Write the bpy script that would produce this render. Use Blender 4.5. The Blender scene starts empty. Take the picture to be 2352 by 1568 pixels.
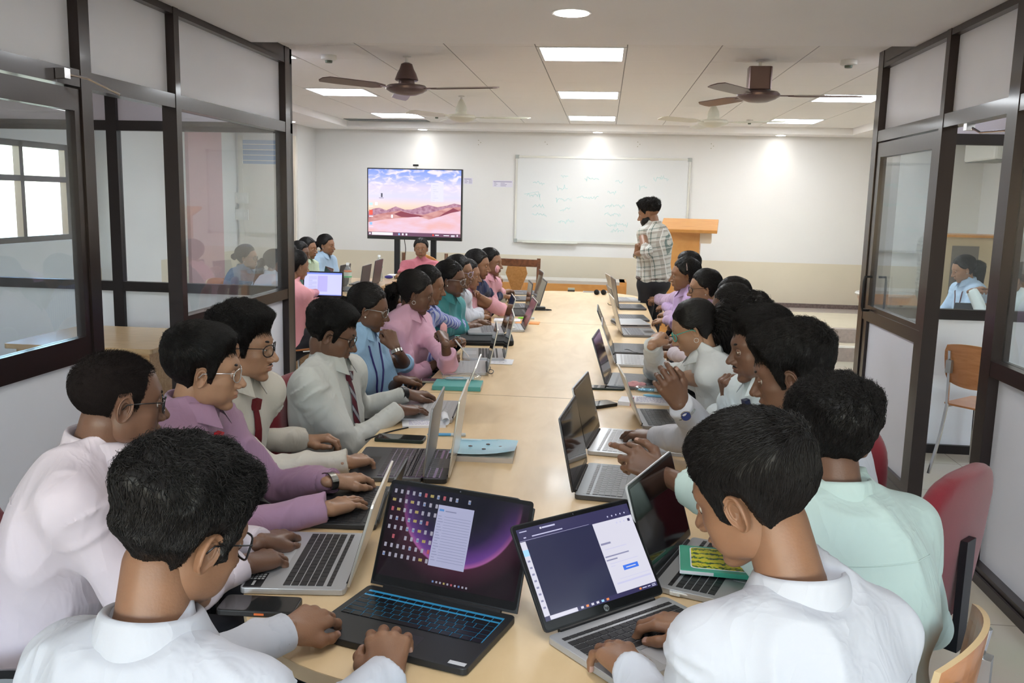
import bpy, math, random, time
import numpy as np
from mathutils import Vector, Matrix
T0=time.time()
SC=bpy.context.scene
COL=SC.collection
rng=np.random.default_rng(7); random.seed(7)
R=math.radians
# ---------------------------------------------------------------- camera
F,PIT,ROL,YAW,CH=2054.66,.1570,.0237,-.0985,1.66
def _basis():
    cy,sy=math.cos(YAW),math.sin(YAW)
    fw=np.array([sy*math.cos(PIT),cy*math.cos(PIT),-math.sin(PIT)])
    r0=np.array([cy,-sy,0.]); u0=np.cross(r0,fw)
    return math.cos(ROL)*r0+math.sin(ROL)*u0,-math.sin(ROL)*r0+math.cos(ROL)*u0,fw
CR,CU,CF=_basis()
CPOS=np.array([0.,0.,CH])
cam=bpy.data.objects.new('camera',bpy.data.cameras.new('camera')); COL.objects.link(cam)
cam.data.sensor_width=36; cam.data.lens=F/2352*36; cam.data.clip_start=.05; cam.data.clip_end=80
cam.matrix_world=Matrix([[CR[0],CU[0],-CF[0],0],[CR[1],CU[1],-CF[1],0],[CR[2],CU[2],-CF[2],CH],[0,0,0,1]])
SC.camera=cam
# ---------------------------------------------------------------- world, view
SC.view_settings.view_transform='Standard'; SC.view_settings.look='None'
SC.view_settings.gamma=1; SC.view_settings.exposure=.98; SC.view_settings.use_curve_mapping=False
W=bpy.data.worlds.new('world'); SC.world=W; W.use_nodes=True
nt=W.node_tree; sky=nt.nodes.new('ShaderNodeTexSky'); sky.sky_type='NISHITA'; sky.sun_disc=False; sky.sun_elevation=R(40); sky.sun_rotation=R(200)
bg=nt.nodes['Background']; bg.inputs[1].default_value=1.2; nt.links.new(sky.outputs[0],bg.inputs[0])
try:
    SC.cycles.max_bounces=6; SC.cycles.diffuse_bounces=4; SC.cycles.glossy_bounces=3; SC.cycles.transmission_bounces=6; SC.cycles.transparent_max_bounces=8
    SC.cycles.sample_clamp_indirect=6
except Exception: pass
LAMP_PANEL=15.0      # emission of the square ceiling panels
LAMP_DOWN=3.2      # watts of each wall-washing downlight
LAMP_ROUND=9.0     # round lamps of the plain front ceiling
def lamp(name,kind,loc,energy,size=.1,col=(1,1,1),rot=(0,0,0),spot=None,parent=None,blend=.6):
    d=bpy.data.lights.new(name,kind); d.energy=energy; d.color=col
    if kind=='AREA': d.shape='DISK'; d.size=size
    else: d.shadow_soft_size=size
    if kind=='SPOT': d.spot_size=R(spot); d.spot_blend=blend
    o=bpy.data.objects.new(name,d); COL.objects.link(o); o.location=loc; o.rotation_euler=rot
    if parent: o.parent=parent
    return o
# ---------------------------------------------------------------- pixel -> place helpers (measuring the photo once, all results are world metres)
def ray(x,y): return (x-1176)/F*CR-(y-784)/F*CU+CF
def pz(x,y,z): d=ray(x,y); return CPOS+d*(z-CH)/d[2]
def py(x,y,Y): d=ray(x,y); return CPOS+d*Y/d[1]
def px(x,y,X): d=ray(x,y); return CPOS+d*X/d[0]
# ---------------------------------------------------------------- materials
MATS={}
def pm(name,col,rough=.5,metal=0.,bump=0.,bscale=60.,var=0.,vscale=6.,spec=.5,sss=0.,coat=0.,sheen=0.,emit=None,es=1.,alpha=1.,trans=0.,ior=1.45):
    if name in MATS: return MATS[name]
    m=bpy.data.materials.new(name); m.use_nodes=True; MATS[name]=m
    n=m.node_tree.nodes; l=m.node_tree.links; b=n['Principled BSDF']
    b.inputs['Base Color'].default_value=(*col,1); b.inputs['Roughness'].default_value=rough; b.inputs['Metallic'].default_value=metal
    b.inputs['Specular IOR Level'].default_value=spec; b.inputs['IOR'].default_value=ior
    if sss: b.inputs['Subsurface Weight'].default_value=sss; b.inputs['Subsurface Radius'].default_value=(.012,.005,.003); b.inputs['Subsurface Scale'].default_value=1
    if coat: b.inputs['Coat Weight'].default_value=coat; b.inputs['Coat Roughness'].default_value=.1
    if sheen: b.inputs['Sheen Weight'].default_value=sheen
    if trans: b.inputs['Transmission Weight'].default_value=trans
    if emit: b.inputs['Emission Color'].default_value=(*emit,1); b.inputs['Emission Strength'].default_value=es
    if alpha<1: b.inputs['Alpha'].default_value=alpha
    tc=n.new('ShaderNodeTexCoord')
    if var:
        t=n.new('ShaderNodeTexNoise'); t.inputs['Scale'].default_value=vscale; t.inputs['Detail'].default_value=4
        l.new(tc.outputs['Object'],t.inputs['Vector'])
        r=n.new('ShaderNodeValToRGB'); e=r.color_ramp.elements
        e[0].position=.3; e[1].position=.7
        e[0].color=(*[c*(1-var) for c in col],1); e[1].color=(*[min(1,c*(1+var)) for c in col],1)
        l.new(t.outputs['Fac'],r.inputs[0]); l.new(r.outputs[0],b.inputs['Base Color'])
    if bump:
        t=n.new('ShaderNodeTexNoise'); t.inputs['Scale'].default_value=bscale; t.inputs['Detail'].default_value=3
        l.new(tc.outputs['Object'],t.inputs['Vector'])
        bn=n.new('ShaderNodeBump'); bn.inputs['Strength'].default_value=bump; bn.inputs['Distance'].default_value=.01
        l.new(t.outputs['Fac'],bn.inputs['Height']); l.new(bn.outputs[0],b.inputs['Normal'])
    return m
def wood(name,c1,c2,scale=(1.2,14,14),rough=.35,coat=.2,dist=2.):
    if name in MATS: return MATS[name]
    m=pm(name,c1,rough,coat=coat); n=m.node_tree.nodes; l=m.node_tree.links; b=n['Principled BSDF']
    tc=n.new('ShaderNodeTexCoord'); mp=n.new('ShaderNodeMapping'); mp.inputs['Scale'].default_value=scale
    l.new(tc.outputs['Object'],mp.inputs[0])
    t=n.new('ShaderNodeTexNoise'); t.inputs['Scale'].default_value=3; t.inputs['Detail'].default_value=8; t.inputs['Distortion'].default_value=dist
    l.new(mp.outputs[0],t.inputs['Vector'])
    r=n.new('ShaderNodeValToRGB'); e=r.color_ramp.elements; e[0].position=.35; e[1].position=.65; e[0].color=(*c1,1); e[1].color=(*c2,1)
    l.new(t.outputs['Fac'],r.inputs[0]); l.new(r.outputs[0],b.inputs['Base Color'])
    return m
def glassm(name,tint=(.93,.96,.97),refl=.5,dirt=.06):
    if name in MATS: return MATS[name]
    m=bpy.data.materials.new(name); m.use_nodes=True; MATS[name]=m; n=m.node_tree.nodes; l=m.node_tree.links
    for x in list(n):
        if x.type!='OUTPUT_MATERIAL': n.remove(x)
    out=[x for x in n if x.type=='OUTPUT_MATERIAL'][0]
    tr=n.new('ShaderNodeBsdfTransparent'); tr.inputs[0].default_value=(*tint,1)
    gl=n.new('ShaderNodeBsdfGlossy'); gl.inputs['Roughness'].default_value=.02
    fr=n.new('ShaderNodeFresnel'); fr.inputs[0].default_value=1.52
    mu=n.new('ShaderNodeMath'); mu.operation='MULTIPLY_ADD'; mu.inputs[1].default_value=1.6*refl; mu.inputs[2].default_value=.02; mu.use_clamp=True
    ge=n.new('ShaderNodeNewGeometry'); iv=n.new('ShaderNodeMath'); iv.operation='SUBTRACT'; iv.inputs[0].default_value=1; l.new(ge.outputs['Backfacing'],iv.inputs[1]); mb_=n.new('ShaderNodeMath'); mb_.operation='MULTIPLY'; l.new(mu.outputs[0],mb_.inputs[0]); l.new(iv.outputs[0],mb_.inputs[1])
    mx=n.new('ShaderNodeMixShader'); l.new(fr.outputs[0],mu.inputs[0]); l.new(mb_.outputs[0],mx.inputs[0]); l.new(tr.outputs[0],mx.inputs[1]); l.new(gl.outputs[0],mx.inputs[2])
    df=n.new('ShaderNodeBsdfDiffuse'); df.inputs[0].default_value=(.75,.8,.85,1)
    tc=n.new('ShaderNodeTexCoord'); tx=n.new('ShaderNodeTexNoise'); tx.inputs['Scale'].default_value=4; tx.inputs['Detail'].default_value=6
    l.new(tc.outputs['Object'],tx.inputs['Vector'])
    m2=n.new('ShaderNodeMath'); m2.operation='MULTIPLY'; m2.inputs[1].default_value=dirt*2; l.new(tx.outputs['Fac'],m2.inputs[0])
    mx2=n.new('ShaderNodeMixShader'); l.new(m2.outputs[0],mx2.inputs[0]); l.new(mx.outputs[0],mx2.inputs[1]); l.new(df.outputs[0],mx2.inputs[2])
    l.new(mx2.outputs[0],out.inputs[0])
    return m
def emis(name,col,s):
    if name in MATS: return MATS[name]
    m=bpy.data.materials.new(name); m.use_nodes=True; MATS[name]=m; n=m.node_tree.nodes; l=m.node_tree.links
    b=n['Principled BSDF']; b.inputs['Base Color'].default_value=(.02,.02,.02,1); b.inputs['Emission Color'].default_value=(*col,1); b.inputs['Emission Strength'].default_value=s
    b.inputs['Roughness'].default_value=.15
    return m
# ---------------------------------------------------------------- object helpers
def tag(o,label=None,cat=None,group=None,kind=None):
    if label: o['label']=label
    if cat: o['category']=cat
    if group: o['group']=group
    if kind: o['kind']=kind
    return o
def empty(name,loc=(0,0,0),rz=0.,label=None,cat=None,group=None):
    o=bpy.data.objects.new(name,None); COL.objects.link(o); o.location=loc; o.rotation_euler=(0,0,rz); o.empty_display_size=.1
    return tag(o,label,cat,group)
def copy_tree(o,parent=None):
    c=o.copy(); COL.objects.link(c); c.parent=parent
    for ch in o.children: copy_tree(ch,c)
    return c
def npmesh(name,V,Fq,mats,fm=None,smooth=True,parent=None,link=True):
    V=np.asarray(V,dtype=np.float32); me=bpy.data.meshes.new(name)
    if isinstance(Fq,np.ndarray) and Fq.ndim==2:
        nf,k=Fq.shape; me.vertices.add(len(V)); me.vertices.foreach_set('co',V.ravel())
        me.loops.add(nf*k); me.loops.foreach_set('vertex_index',Fq.astype(np.int32).ravel())
        me.polygons.add(nf); me.polygons.foreach_set('loop_start',np.arange(0,nf*k,k,dtype=np.int32)); me.polygons.foreach_set('loop_total',np.full(nf,k,dtype=np.int32))
        me.update(calc_edges=True)
    else:
        me.from_pydata([tuple(v) for v in V.tolist()],[],[list(f) for f in Fq])
    for m in mats: me.materials.append(m)
    if fm is not None: me.polygons.foreach_set('material_index',np.asarray(fm,dtype=np.int32))
    if smooth: me.polygons.foreach_set('use_smooth',np.ones(len(me.polygons),dtype=bool))
    me.validate(); me.update()
    o=bpy.data.objects.new(name,me); COL.objects.link(o)
    if parent: o.parent=parent
    return o
class MB:
    """collects shapes into ONE mesh object"""
    def __init__(s): s.v=[]; s.f=[]; s.m=[]; s.n=0; s.mi=0
    def add(s,V,Fs,mi=None):
        V=np.asarray(V,float); s.v.append(V)
        for f in Fs: s.f.append([int(i)+s.n for i in f]); s.m.append(s.mi if mi is None else mi)
        s.n+=len(V); return s
    def box(s,lo,hi,M=None,mi=None):
        x0,y0,z0=lo; x1,y1,z1=hi
        V=np.array([[x0,y0,z0],[x1,y0,z0],[x1,y1,z0],[x0,y1,z0],[x0,y0,z1],[x1,y0,z1],[x1,y1,z1],[x0,y1,z1]],float)
        if M is not None: V=V@M[:3,:3].T+M[:3,3]
        return s.add(V,[(3,2,1,0),(4,5,6,7),(0,1,5,4),(1,2,6,5),(2,3,7,6),(3,0,4,7)],mi)
    def bbox(s,lo,hi,r,M=None,mi=None,seg=3):
        """box with rounded vertical corners"""
        x0,y0,z0=lo; x1,y1,z1=hi; pts=[]
        for cx,cy,a0 in ((x1-r,y1-r,0),(x0+r,y1-r,90),(x0+r,y0+r,180),(x1-r,y0+r,270)):
            for k in range(seg+1): a=R(a0+90*k/seg); pts.append((cx+r*math.cos(a),cy+r*math.sin(a)))
        return s.prism(pts,z0,z1,M,mi)
    def prism(s,pts,z0,z1,M=None,mi=None):
        n=len(pts); V=np.array([[p[0],p[1],z0] for p in pts]+[[p[0],p[1],z1] for p in pts],float)
        if M is not None: V=V@M[:3,:3].T+M[:3,3]
        return s.add(V,[tuple(range(n-1,-1,-1)),tuple(range(n,2*n))]+[(i,(i+1)%n,n+(i+1)%n,n+i) for i in range(n)],mi)
    def lathe(s,prof,n=20,M=None,mi=None,cap=True):
        V=[];Fs=[]
        for r,z in prof:
            for k in range(n): a=2*math.pi*k/n; V.append((r*math.cos(a),r*math.sin(a),z))
        for j in range(len(prof)-1):
            for k in range(n): Fs.append((j*n+k,j*n+(k+1)%n,(j+1)*n+(k+1)%n,(j+1)*n+k))
        if cap: Fs.append(tuple(range(n-1,-1,-1))); Fs.append(tuple(range((len(prof)-1)*n,len(prof)*n)))
        V=np.array(V,float)
        if M is not None: V=V@M[:3,:3].T+M[:3,3]
        return s.add(V,Fs,mi)
    def tube(s,pts,r,n=8,mi=None,closed=False):
        pts=np.array(pts,float); m=len(pts); rr=np.broadcast_to(np.asarray(r,float),(m,))
        t=np.gradient(pts,axis=0)
        if closed: t=np.roll(pts,-1,0)-np.roll(pts,1,0)
        t/=np.linalg.norm(t,axis=1,keepdims=True)+1e-9
        up=np.array([0,0,1.]) if abs(t[0][2])<.9 else np.array([1.,0,0]); V=[]
        for i in range(m):
            a=np.cross(t[i],up); a/=np.linalg.norm(a)+1e-9; b=np.cross(a,t[i]); up=b
            for k in range(n): an=2*math.pi*k/n; V.append(pts[i]+rr[i]*(math.cos(an)*a+math.sin(an)*b))
        Fs=[]; L=m if closed else m-1
        for j in range(L):
            j2=(j+1)%m
            for k in range(n): Fs.append((j*n+k,j*n+(k+1)%n,j2*n+(k+1)%n,j2*n+k))
        if not closed: Fs.append(tuple(range(n-1,-1,-1))); Fs.append(tuple(range((m-1)*n,m*n)))
        return s.add(V,Fs,mi)
    def ball(s,c,r,n=12,mi=None):
        r=np.broadcast_to(np.asarray(r,float),(3,)); h=n//2; V=[];Fs=[]
        for j in range(h+1):
            th=math.pi*j/h
            for k in range(n): a=2*math.pi*k/n; V.append((c[0]+r[0]*math.sin(th)*math.cos(a),c[1]+r[1]*math.sin(th)*math.sin(a),c[2]+r[2]*math.cos(th)))
        for j in range(h):
            for k in range(n): Fs.append((j*n+k,(j+1)*n+k,(j+1)*n+(k+1)%n,j*n+(k+1)%n))
        return s.add(V,Fs,mi)
    def build(s,name,mats,parent=None,smooth=False,loc=None,bevel=0):
        if not isinstance(mats,(list,tuple)): mats=[mats]
        V=np.concatenate(s.v) if s.v else np.zeros((0,3))
        if loc is not None: V=V-np.array(loc)
        o=npmesh(name,V,s.f,mats,s.m,smooth,parent)
        if loc is not None: o.location=loc
        if smooth:
            try: o.data.set_sharp_from_angle(angle=R(40))
            except Exception: pass
        if bevel:
            b=o.modifiers.new('bevel','BEVEL'); b.width=bevel; b.segments=2; b.limit_method='ANGLE'; b.angle_limit=R(40)
        return o
def Mx(loc=(0,0,0),rz=0.,rx=0.,ry=0.,s=1.):
    m=Matrix.Translation(loc)@Matrix.Rotation(rz,4,'Z')@Matrix.Rotation(ry,4,'Y')@Matrix.Rotation(rx,4,'X')@Matrix.Scale(s,4)
    return np.array(m)
def struct(name,mb,m,**k): return tag(mb.build(name,m,**k),kind='structure')
def textobj(name,body,size,M,m,parent=None,align='LEFT',ext=.0003,bold=0.):
    c=bpy.data.curves.new(name,'FONT'); c.body=body; c.size=size; c.align_x=align; c.extrude=ext; c.offset=bold; c.resolution_u=2
    o=bpy.data.objects.new(name,c); COL.objects.link(o); c.materials.append(m); o.matrix_world=Matrix(M.tolist() if hasattr(M,'tolist') else M)
    bpy.context.view_layer.update(); me=bpy.data.meshes.new_from_object(o); bpy.data.objects.remove(o)
    o=bpy.data.objects.new(name,me); COL.objects.link(o); o.matrix_basis=Matrix(M.tolist() if hasattr(M,'tolist') else M)
    if parent: o.parent=parent
    return o
# ================================================================ ROOM
white=pm('wall_paint',(.76,.755,.75),.75,bump=.03,bscale=120,var=.015,vscale=1.5)
cream=pm('dado_paint',(.70,.635,.51),.6,var=.02,vscale=2)
ceilm=pm('ceiling_plaster',(.92,.905,.90),.85,var=.012,vscale=2)
darkal=pm('dark_aluminium',(.026,.017,.016),.28,metal=.35,coat=.25,bump=.015,bscale=30)
laminate=pm('white_laminate',(.86,.87,.93),.42,var=.02,vscale=2)
glass=glassm('pane_glass'); glassd=glassm('dusty_glass',refl=.8,dirt=.05)
skirt=pm('granite_skirting',(.17,.13,.12),.3,var=.3,vscale=40)
chrome=pm('chrome',(.7,.7,.72),.15,metal=1.)
blackpl=pm('black_plastic',(.012,.012,.014),.4)
pinkp=pm('pink_paint',(.60,.36,.38),.7)
# floor: cream vitrified tiles
def tile_floor():
    m=pm('floor_tiles',(.66,.60,.50),.14,coat=.2); n=m.node_tree.nodes; l=m.node_tree.links; b=n['Principled BSDF']
    tc=n.new('ShaderNodeTexCoord'); br=n.new('ShaderNodeTexBrick'); br.offset=0; br.inputs['Scale'].default_value=1; br.inputs['Brick Width'].default_value=.6; br.inputs['Row Height'].default_value=.6
    br.inputs['Mortar Size'].default_value=.003; br.inputs['Color1'].default_value=(.67,.61,.50,1); br.inputs['Color2'].default_value=(.63,.57,.47,1); br.inputs['Mortar'].default_value=(.35,.31,.26,1)
    l.new(tc.outputs['Object'],br.inputs['Vector'])
    no=n.new('ShaderNodeTexNoise'); no.inputs['Scale'].default_value=2.5; no.inputs['Detail'].default_value=6
    l.new(tc.outputs['Object'],no.inputs['Vector'])
    mx=n.new('ShaderNodeMixRGB'); mx.blend_type='MULTIPLY'; mx.inputs[0].default_value=.18; l.new(br.outputs['Color'],mx.inputs[1]); l.new(no.outputs['Color'],mx.inputs[2]); l.new(mx.outputs[0],b.inputs['Base Color'])
    return m
flm=tile_floor()
XL,XR_,YB,YW,CZ=-4.9,4.9,-3.2,12.45,2.66
struct('floor',MB().box((XL-.2,YB-.2,-.1),(XR_+.2,YW+.2,0)),flm)
# wall back with dado
mb=MB(); mb.box((XL-.2,YW,.905),(XR_+.2,YW+.15,3)); mb.box((XL-.2,YW,0),(XR_+.2,YW+.15,.905),mi=1)
struct('wall_back',mb,[white,cream])
# left outer wall with window opening (the window is seen through the near left door) ; right, front
mb=MB(); wy0,wy1,wz0,wz1=6.62,7.95,1.2,2.06
mb.box((XL-.15,YB,0),(XL,wy0,3)); mb.box((XL-.15,wy1,.905),(XL,YW,3)); mb.box((XL-.15,wy1,0),(XL,YW,.905),mi=1); mb.box((XL-.15,wy0,0),(XL,wy1,wz0)); mb.box((XL-.15,wy0,wz1),(XL,wy1,3))
struct('wall_left',mb,[white,cream])
mb=MB(); mb.box((XR_,YB,0),(XR_+.15,6.3,3)); mb.box((XR_,6.3,.905),(XR_+.15,YW,3)); mb.box((XR_,6.3,0),(XR_+.15,YW,.905),mi=1); struct('wall_right',mb,[white,cream])
mb=MB()
mb.box((XL,YB-.15,0),(XR_,YB,.9)); mb.box((XL,YB-.15,2.2),(XR_,YB,3))
for a,b_ in ((XL,-3.4),(-1.4,-1.0),(1.0,1.4),(3.4,XR_)): mb.box((a,YB-.15,.9),(b_,YB,2.2))
struct('wall_front',mb,white)
for i,(a,b_) in enumerate(((-3.4,-1.4),(-1.0,1.0),(1.4,3.4))):
    w=MB()
    for q in (a,(a+b_)/2-.025,b_-.05): w.box((q,YB-.1,.9),(q+.05,YB-.05,2.2))
    w.box((a,YB-.1,.9),(b_,YB-.05,.95)); w.box((a,YB-.1,2.15),(b_,YB-.05,2.2)); w.box((a+.05,YB-.08,.95),(b_-.05,YB-.074,2.15),mi=1)
    struct('window_%d'%(i+2),w,[darkal,glass])
w=MB()
for q in (wy0,7.25,wy1-.05): w.box((XL-.1,q,wz0),(XL-.04,q+.05,wz1))
for q in (wz0,1.72,wz1-.05): w.box((XL-.1,wy0,q),(XL-.04,wy1,q+.05))
w.box((XL-.08,wy0,wz0),(XL-.074,wy1,wz1),mi=1)
struct('window_1',w,[darkal,glass])
# column boxes on the left rear, pink side of the column
struct('wall_column_left',MB().box((-4.9,11.7,.905),(-4.06,YW,3)).box((-4.9,11.7,0),(-4.06,YW,.905),mi=1),[white,cream])
struct('wall_pink_pier',MB().box((-4.9,10.22,0),(-4.86,11.15,3)),pinkp)
struct('wall_pilaster_left',MB().box((-4.9,8.35,0),(-4.72,9.2,3)),white)
d4=MB(); d4.box((-4.80,11.67,0),(-4.10,11.70,1.98)); d4.box((-4.86,11.66,0),(-4.80,11.70,2.42)); d4.box((-4.12,11.66,0),(-4.08,11.70,2.42)); d4.box((-4.80,11.66,1.98),(-4.12,11.70,2.05)); d4.box((-4.80,11.68,2.05),(-4.12,11.70,2.36),mi=1)
for k in range(4): d4.box((-4.80,11.665,2.09+k*.07),(-4.12,11.68,2.10+k*.07),mi=0)
struct('door_4',d4,[pm('door_cream',(.78,.74,.66),.5),pm('louvre_blue',(.30,.42,.62),.4)])
# ceilings
struct('ceiling',MB().box((XL,YB,CZ-.075),(XR_,5.56,CZ+.1)),ceilm)
struct('ceiling_above',MB().box((XL-.1,YB-.1,2.99),(XR_+.1,YW+.1,3.05)),ceilm)
def grid_ceiling():
    m=pm('ceiling_tiles',(.90,.88,.86),.8); n=m.node_tree.nodes; l=m.node_tree.links; b=n['Principled BSDF']
    no=n.new('ShaderNodeTexNoise'); no.inputs['Scale'].default_value=180; tc=n.new('ShaderNodeTexCoord'); l.new(tc.outputs['Object'],no.inputs['Vector'])
    bp=n.new('ShaderNodeBump'); bp.inputs['Strength'].default_value=.08; l.new(no.outputs['Fac'],bp.inputs['Height']); l.new(bp.outputs[0],b.inputs['Normal'])
    return m
GX=-.8216*.6; GY=10.1727*.6; TL=.6
cols=range(-5,6); rows=range(-1,10)
panels={(0,0),(0,4),(0,8),(-4,0),(-4,4),(-4,8),(4,4),(4,8),(4,0)}
mb=MB(); tee=MB()
GX0,GX1=GX-5*TL,GX+6*TL; GY0,GY1=5.56,12.05
for i in cols:
    for j in rows:
        x0,x1=GX+i*TL,GX+(i+1)*TL; y0,y1=max(GY+j*TL,GY0),min(GY+(j+1)*TL,GY1)
        if (i,j) in panels or y1<=y0: continue
        g=.004; mb.box((x0+g,y0+.0012,CZ),(x1-g,y1-.0012,CZ+.015))
struct('ceiling_tiles',mb,grid_ceiling())
for i in range(-5,7): tee.box((GX+i*TL-.004,GY0,CZ+.004),(GX+i*TL+.004,GY1,CZ+.02))
for j in range(0,11): tee.box((GX0,GY+j*TL-.0015,CZ+.004),(GX1,GY+j*TL+.0015,CZ+.018))
struct('trim_1',tee,pm('ceiling_tee',(.22,.22,.21),.5))
# plain border around the tiles, 8 cm lower at the rear and sides
sf=MB(); SZ=2.575
sf.box((XL,12.05,SZ),(XR_,YW,2.72)); sf.box((XL,5.56,SZ),(GX0,12.05,2.72)); sf.box((GX1,5.56,SZ),(XR_,12.05,2.72))
struct('trim_2',sf,ceilm)
struct('trim_3',MB().box((-3.45,11.75,CZ-.006),(-2.35,12.03,CZ+.002)),pm('vent_dark',(.16,.17,.17),.6))
panm=emis('panel_light',(.91,.96,1),LAMP_PANEL); panf=emis('panel_light_added',(.91,.96,1),LAMP_PANEL*.42); frm=pm('lamp_frame',(.8,.8,.8),.5)
allp=[(i,j) for (i,j) in panels]
where={(0,0):'nearest panel over the table, largest in view',(0,4):'middle panel of the three above the table',(0,8):'farthest of the three panels above the table',(-4,0):'cut off by the left partition post',(-4,4):'left of the fans, behind the copper fan',(-4,8):'far left, beside the cream fan',(4,4):'far right, touching the right partition post',(4,8):'far right, small, near the rear downlight',(4,0):'hidden above the right partition'}
for (i,j) in sorted(panels):
    x0,y0=GX+i*TL,GY+j*TL
    e=empty('ceiling_panel_light',(x0+.3,y0+.3,CZ),label='square white ceiling panel lamp, '+where[(i,j)],cat='ceiling light',group='square ceiling panel lamps')
    f=MB(); 
    for a in ((-.297,-.297,.297,-.275),(-.297,.275,.297,.297),(-.297,-.275,-.275,.275),(.275,-.275,.297,.275)): f.box((a[0],a[1],-.004),(a[2],a[3],.014))
    f.build('frame',frm,e)
    MB().box((-.275,-.275,.0),(.275,.275,.012)).build('diffuser',panm,e)
# unseen panel lamps added in the plain ceiling to light the near room
for (X,Y_) in ((-1.3,-1.4),(1.3,-1.4),(0.,.9),(-3.4,1.2),(3.4,1.2),(-3.5,4.4),(3.4,4.4)):
    e=empty('ceiling_panel_light',(X,Y_,CZ-.075),label='added unseen square white panel lamp in the plain front ceiling',cat='ceiling light',group='added panel lamps of the plain front ceiling')
    f=MB()
    for a in ((-.297,-.297,.297,-.275),(-.297,.275,.297,.297),(-.297,-.275,-.275,.275),(.275,-.275,.297,.275)): f.box((a[0],a[1],-.012),(a[2],a[3],-.0005))
    f.build('frame',frm,e); MB().box((-.275,-.275,-.01),(.275,.275,-.001)).build('diffuser',panf,e)
dl=emis('downlight_glow',(1,.97,.92),14)
def downlight(x,y,z,label,r=.06,en=None,col=(1,.86,.72)):
    e=empty('ceiling_downlight',(x,y,z),label=label,cat='ceiling light',group='round downlights')
    MB().lathe([(r*1.18,-.004),(r*1.18,0),(r,.0),(r,-.004)],24).build('trim_ring',frm,e)
    MB().lathe([(r,-.0065),(r,-.003)],24).build('diffuser',dl,e)
    if en: lamp('downlight_lamp','SPOT',(0,0,-.02),en,.05,col,(0,0,0),spot=125,parent=e,blend=.9)
for x,s in ((-2.50,'above the television'),(-.13,'above the whiteboard'),(2.25,'at the right, above bare wall')):
    downlight(x,12.25,SZ,'round warm downlight in the rear ceiling border '+s,en=LAMP_DOWN)
downlight(-4.0,11.3,SZ,'tiny round downlight at the left ceiling border by the post',.05,6)
p=pz(1313,29,CZ-.075); downlight(p[0],p[1],p[2],'round white downlight in the plain ceiling nearest the camera',.085,LAMP_ROUND,(1,.97,.93))
for x,y in ((-.2,1.9),(-1.1,3.3),(.8,3.3),(-.2,-.8)): downlight(x,y,CZ-.075,'added unseen round white downlight in the plain ceiling above the near end of the table',.085,LAMP_ROUND,(1,.97,.93))  # further downlights out of view, added to brighten the foreground
# smoke detectors
def detector(x,y,label,r=.055,z=CZ):
    e=empty('smoke_detector',(x,y,z),label=label,cat='smoke detector',group='ceiling detectors')
    MB().lathe([(r,0),(r,-.03),(r*.8,-.036)],24).build('housing',pm('detector_white',(.8,.8,.76),.5),e,smooth=True)
    MB().lathe([(r*.45,-.052),(r*.5,-.036)],16).build('sensor',pm('sensor_grey',(.1,.13,.1),.5),e)
detector(*pz(755,127,CZ)[:2],'round white smoke detector on the ceiling left of the copper fan')
detector(*pz(1950,138,CZ)[:2],'round white smoke detector on the ceiling by the right partition')
detector(*pz(1722,275,CZ)[:2],'small round detector on the ceiling near the right rear panel lamp',.04)
detector(*pz(1003,262,CZ)[:2],'small round detector on the ceiling beside the left cream fan',.04)
for i,(x,y,l) in enumerate(((720,229,'left'),(1690,243,'right'))):
    pass
# fans
copper=pm('copper_brown',(.13,.085,.08),.32,metal=.5); creamf=pm('fan_cream',(.66,.65,.56),.35)
def fan(x,y,ang,m,label,canopy='cone',L=.60,drop=.30):
    e=empty('ceiling_fan',(x,y,CZ),ang,label,'ceiling fan','ceiling fans')
    MB().lathe([(.012,0),(.03,-.002),(.03,-.008),(.011,-.012),(.011,-drop+.06)],12).build('rod',pm('rod_white',(.7,.69,.66),.4),e,smooth=True)
    if canopy=='cone': MB().lathe([(.02,-.045),(.040,-.055),(.052,-.09),(.068,-.12),(.085,-.165),(.078,-.172)],24).build('canopy',m,e,smooth=True)
    elif canopy=='box':
        c=MB(); c.bbox((-.08,-.07,-.20),(.08,.07,-.045),.02); c.build('canopy',m,e,bevel=.004)
    else: MB().lathe([(.012,-.03),(.03,-.06),(.05,-.1),(.058,-.135),(.055,-.15)],24).build('canopy',m,e,smooth=True)
    z=-drop
    MB().lathe([(.03,z+.075),(.055,z+.07),(.06,z+.045),(.135,z+.035),(.15,z+.02),(.148,z+.005),(.13,z-.005),(.12,z-.012),(.07,z-.03),(.02,z-.036)],32).build('motor',m,e,smooth=True)
    for k in range(3):
        a=2*math.pi*k/3; M=Mx((0,0,z+.012),a)
        b=MB(); b.box((.12,-.02,-.003),(.24,.02,.003),M=M)
        pts=[(.2,-.03),(.26,-.058),(.55,-.066),(L+.08,-.06),(L+.1,-.03),(L+.1,.02),(L+.06,.055),(.3,.058),(.2,.03)]
        b.prism(pts,-.003,.003,M=M@Mx((0,0,.0),0,rx=R(11)))
        b.build('blade',m,e,bevel=.001)
fan(-1.455,6.55,R(-12),copper,'copper-brown ceiling fan with bell canopy, front left','cone',drop=.24)
fan(1.043,6.62,R(-2),copper,'copper-brown ceiling fan with box-shaped canopy, front right','box',drop=.25)
fan(-1.448,9.0,R(-6),creamf,'cream ceiling fan at the rear left','small',drop=.22)
fan(1.024,9.15,R(-20),creamf,'cream ceiling fan at the rear right','small',drop=.22)
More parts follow.
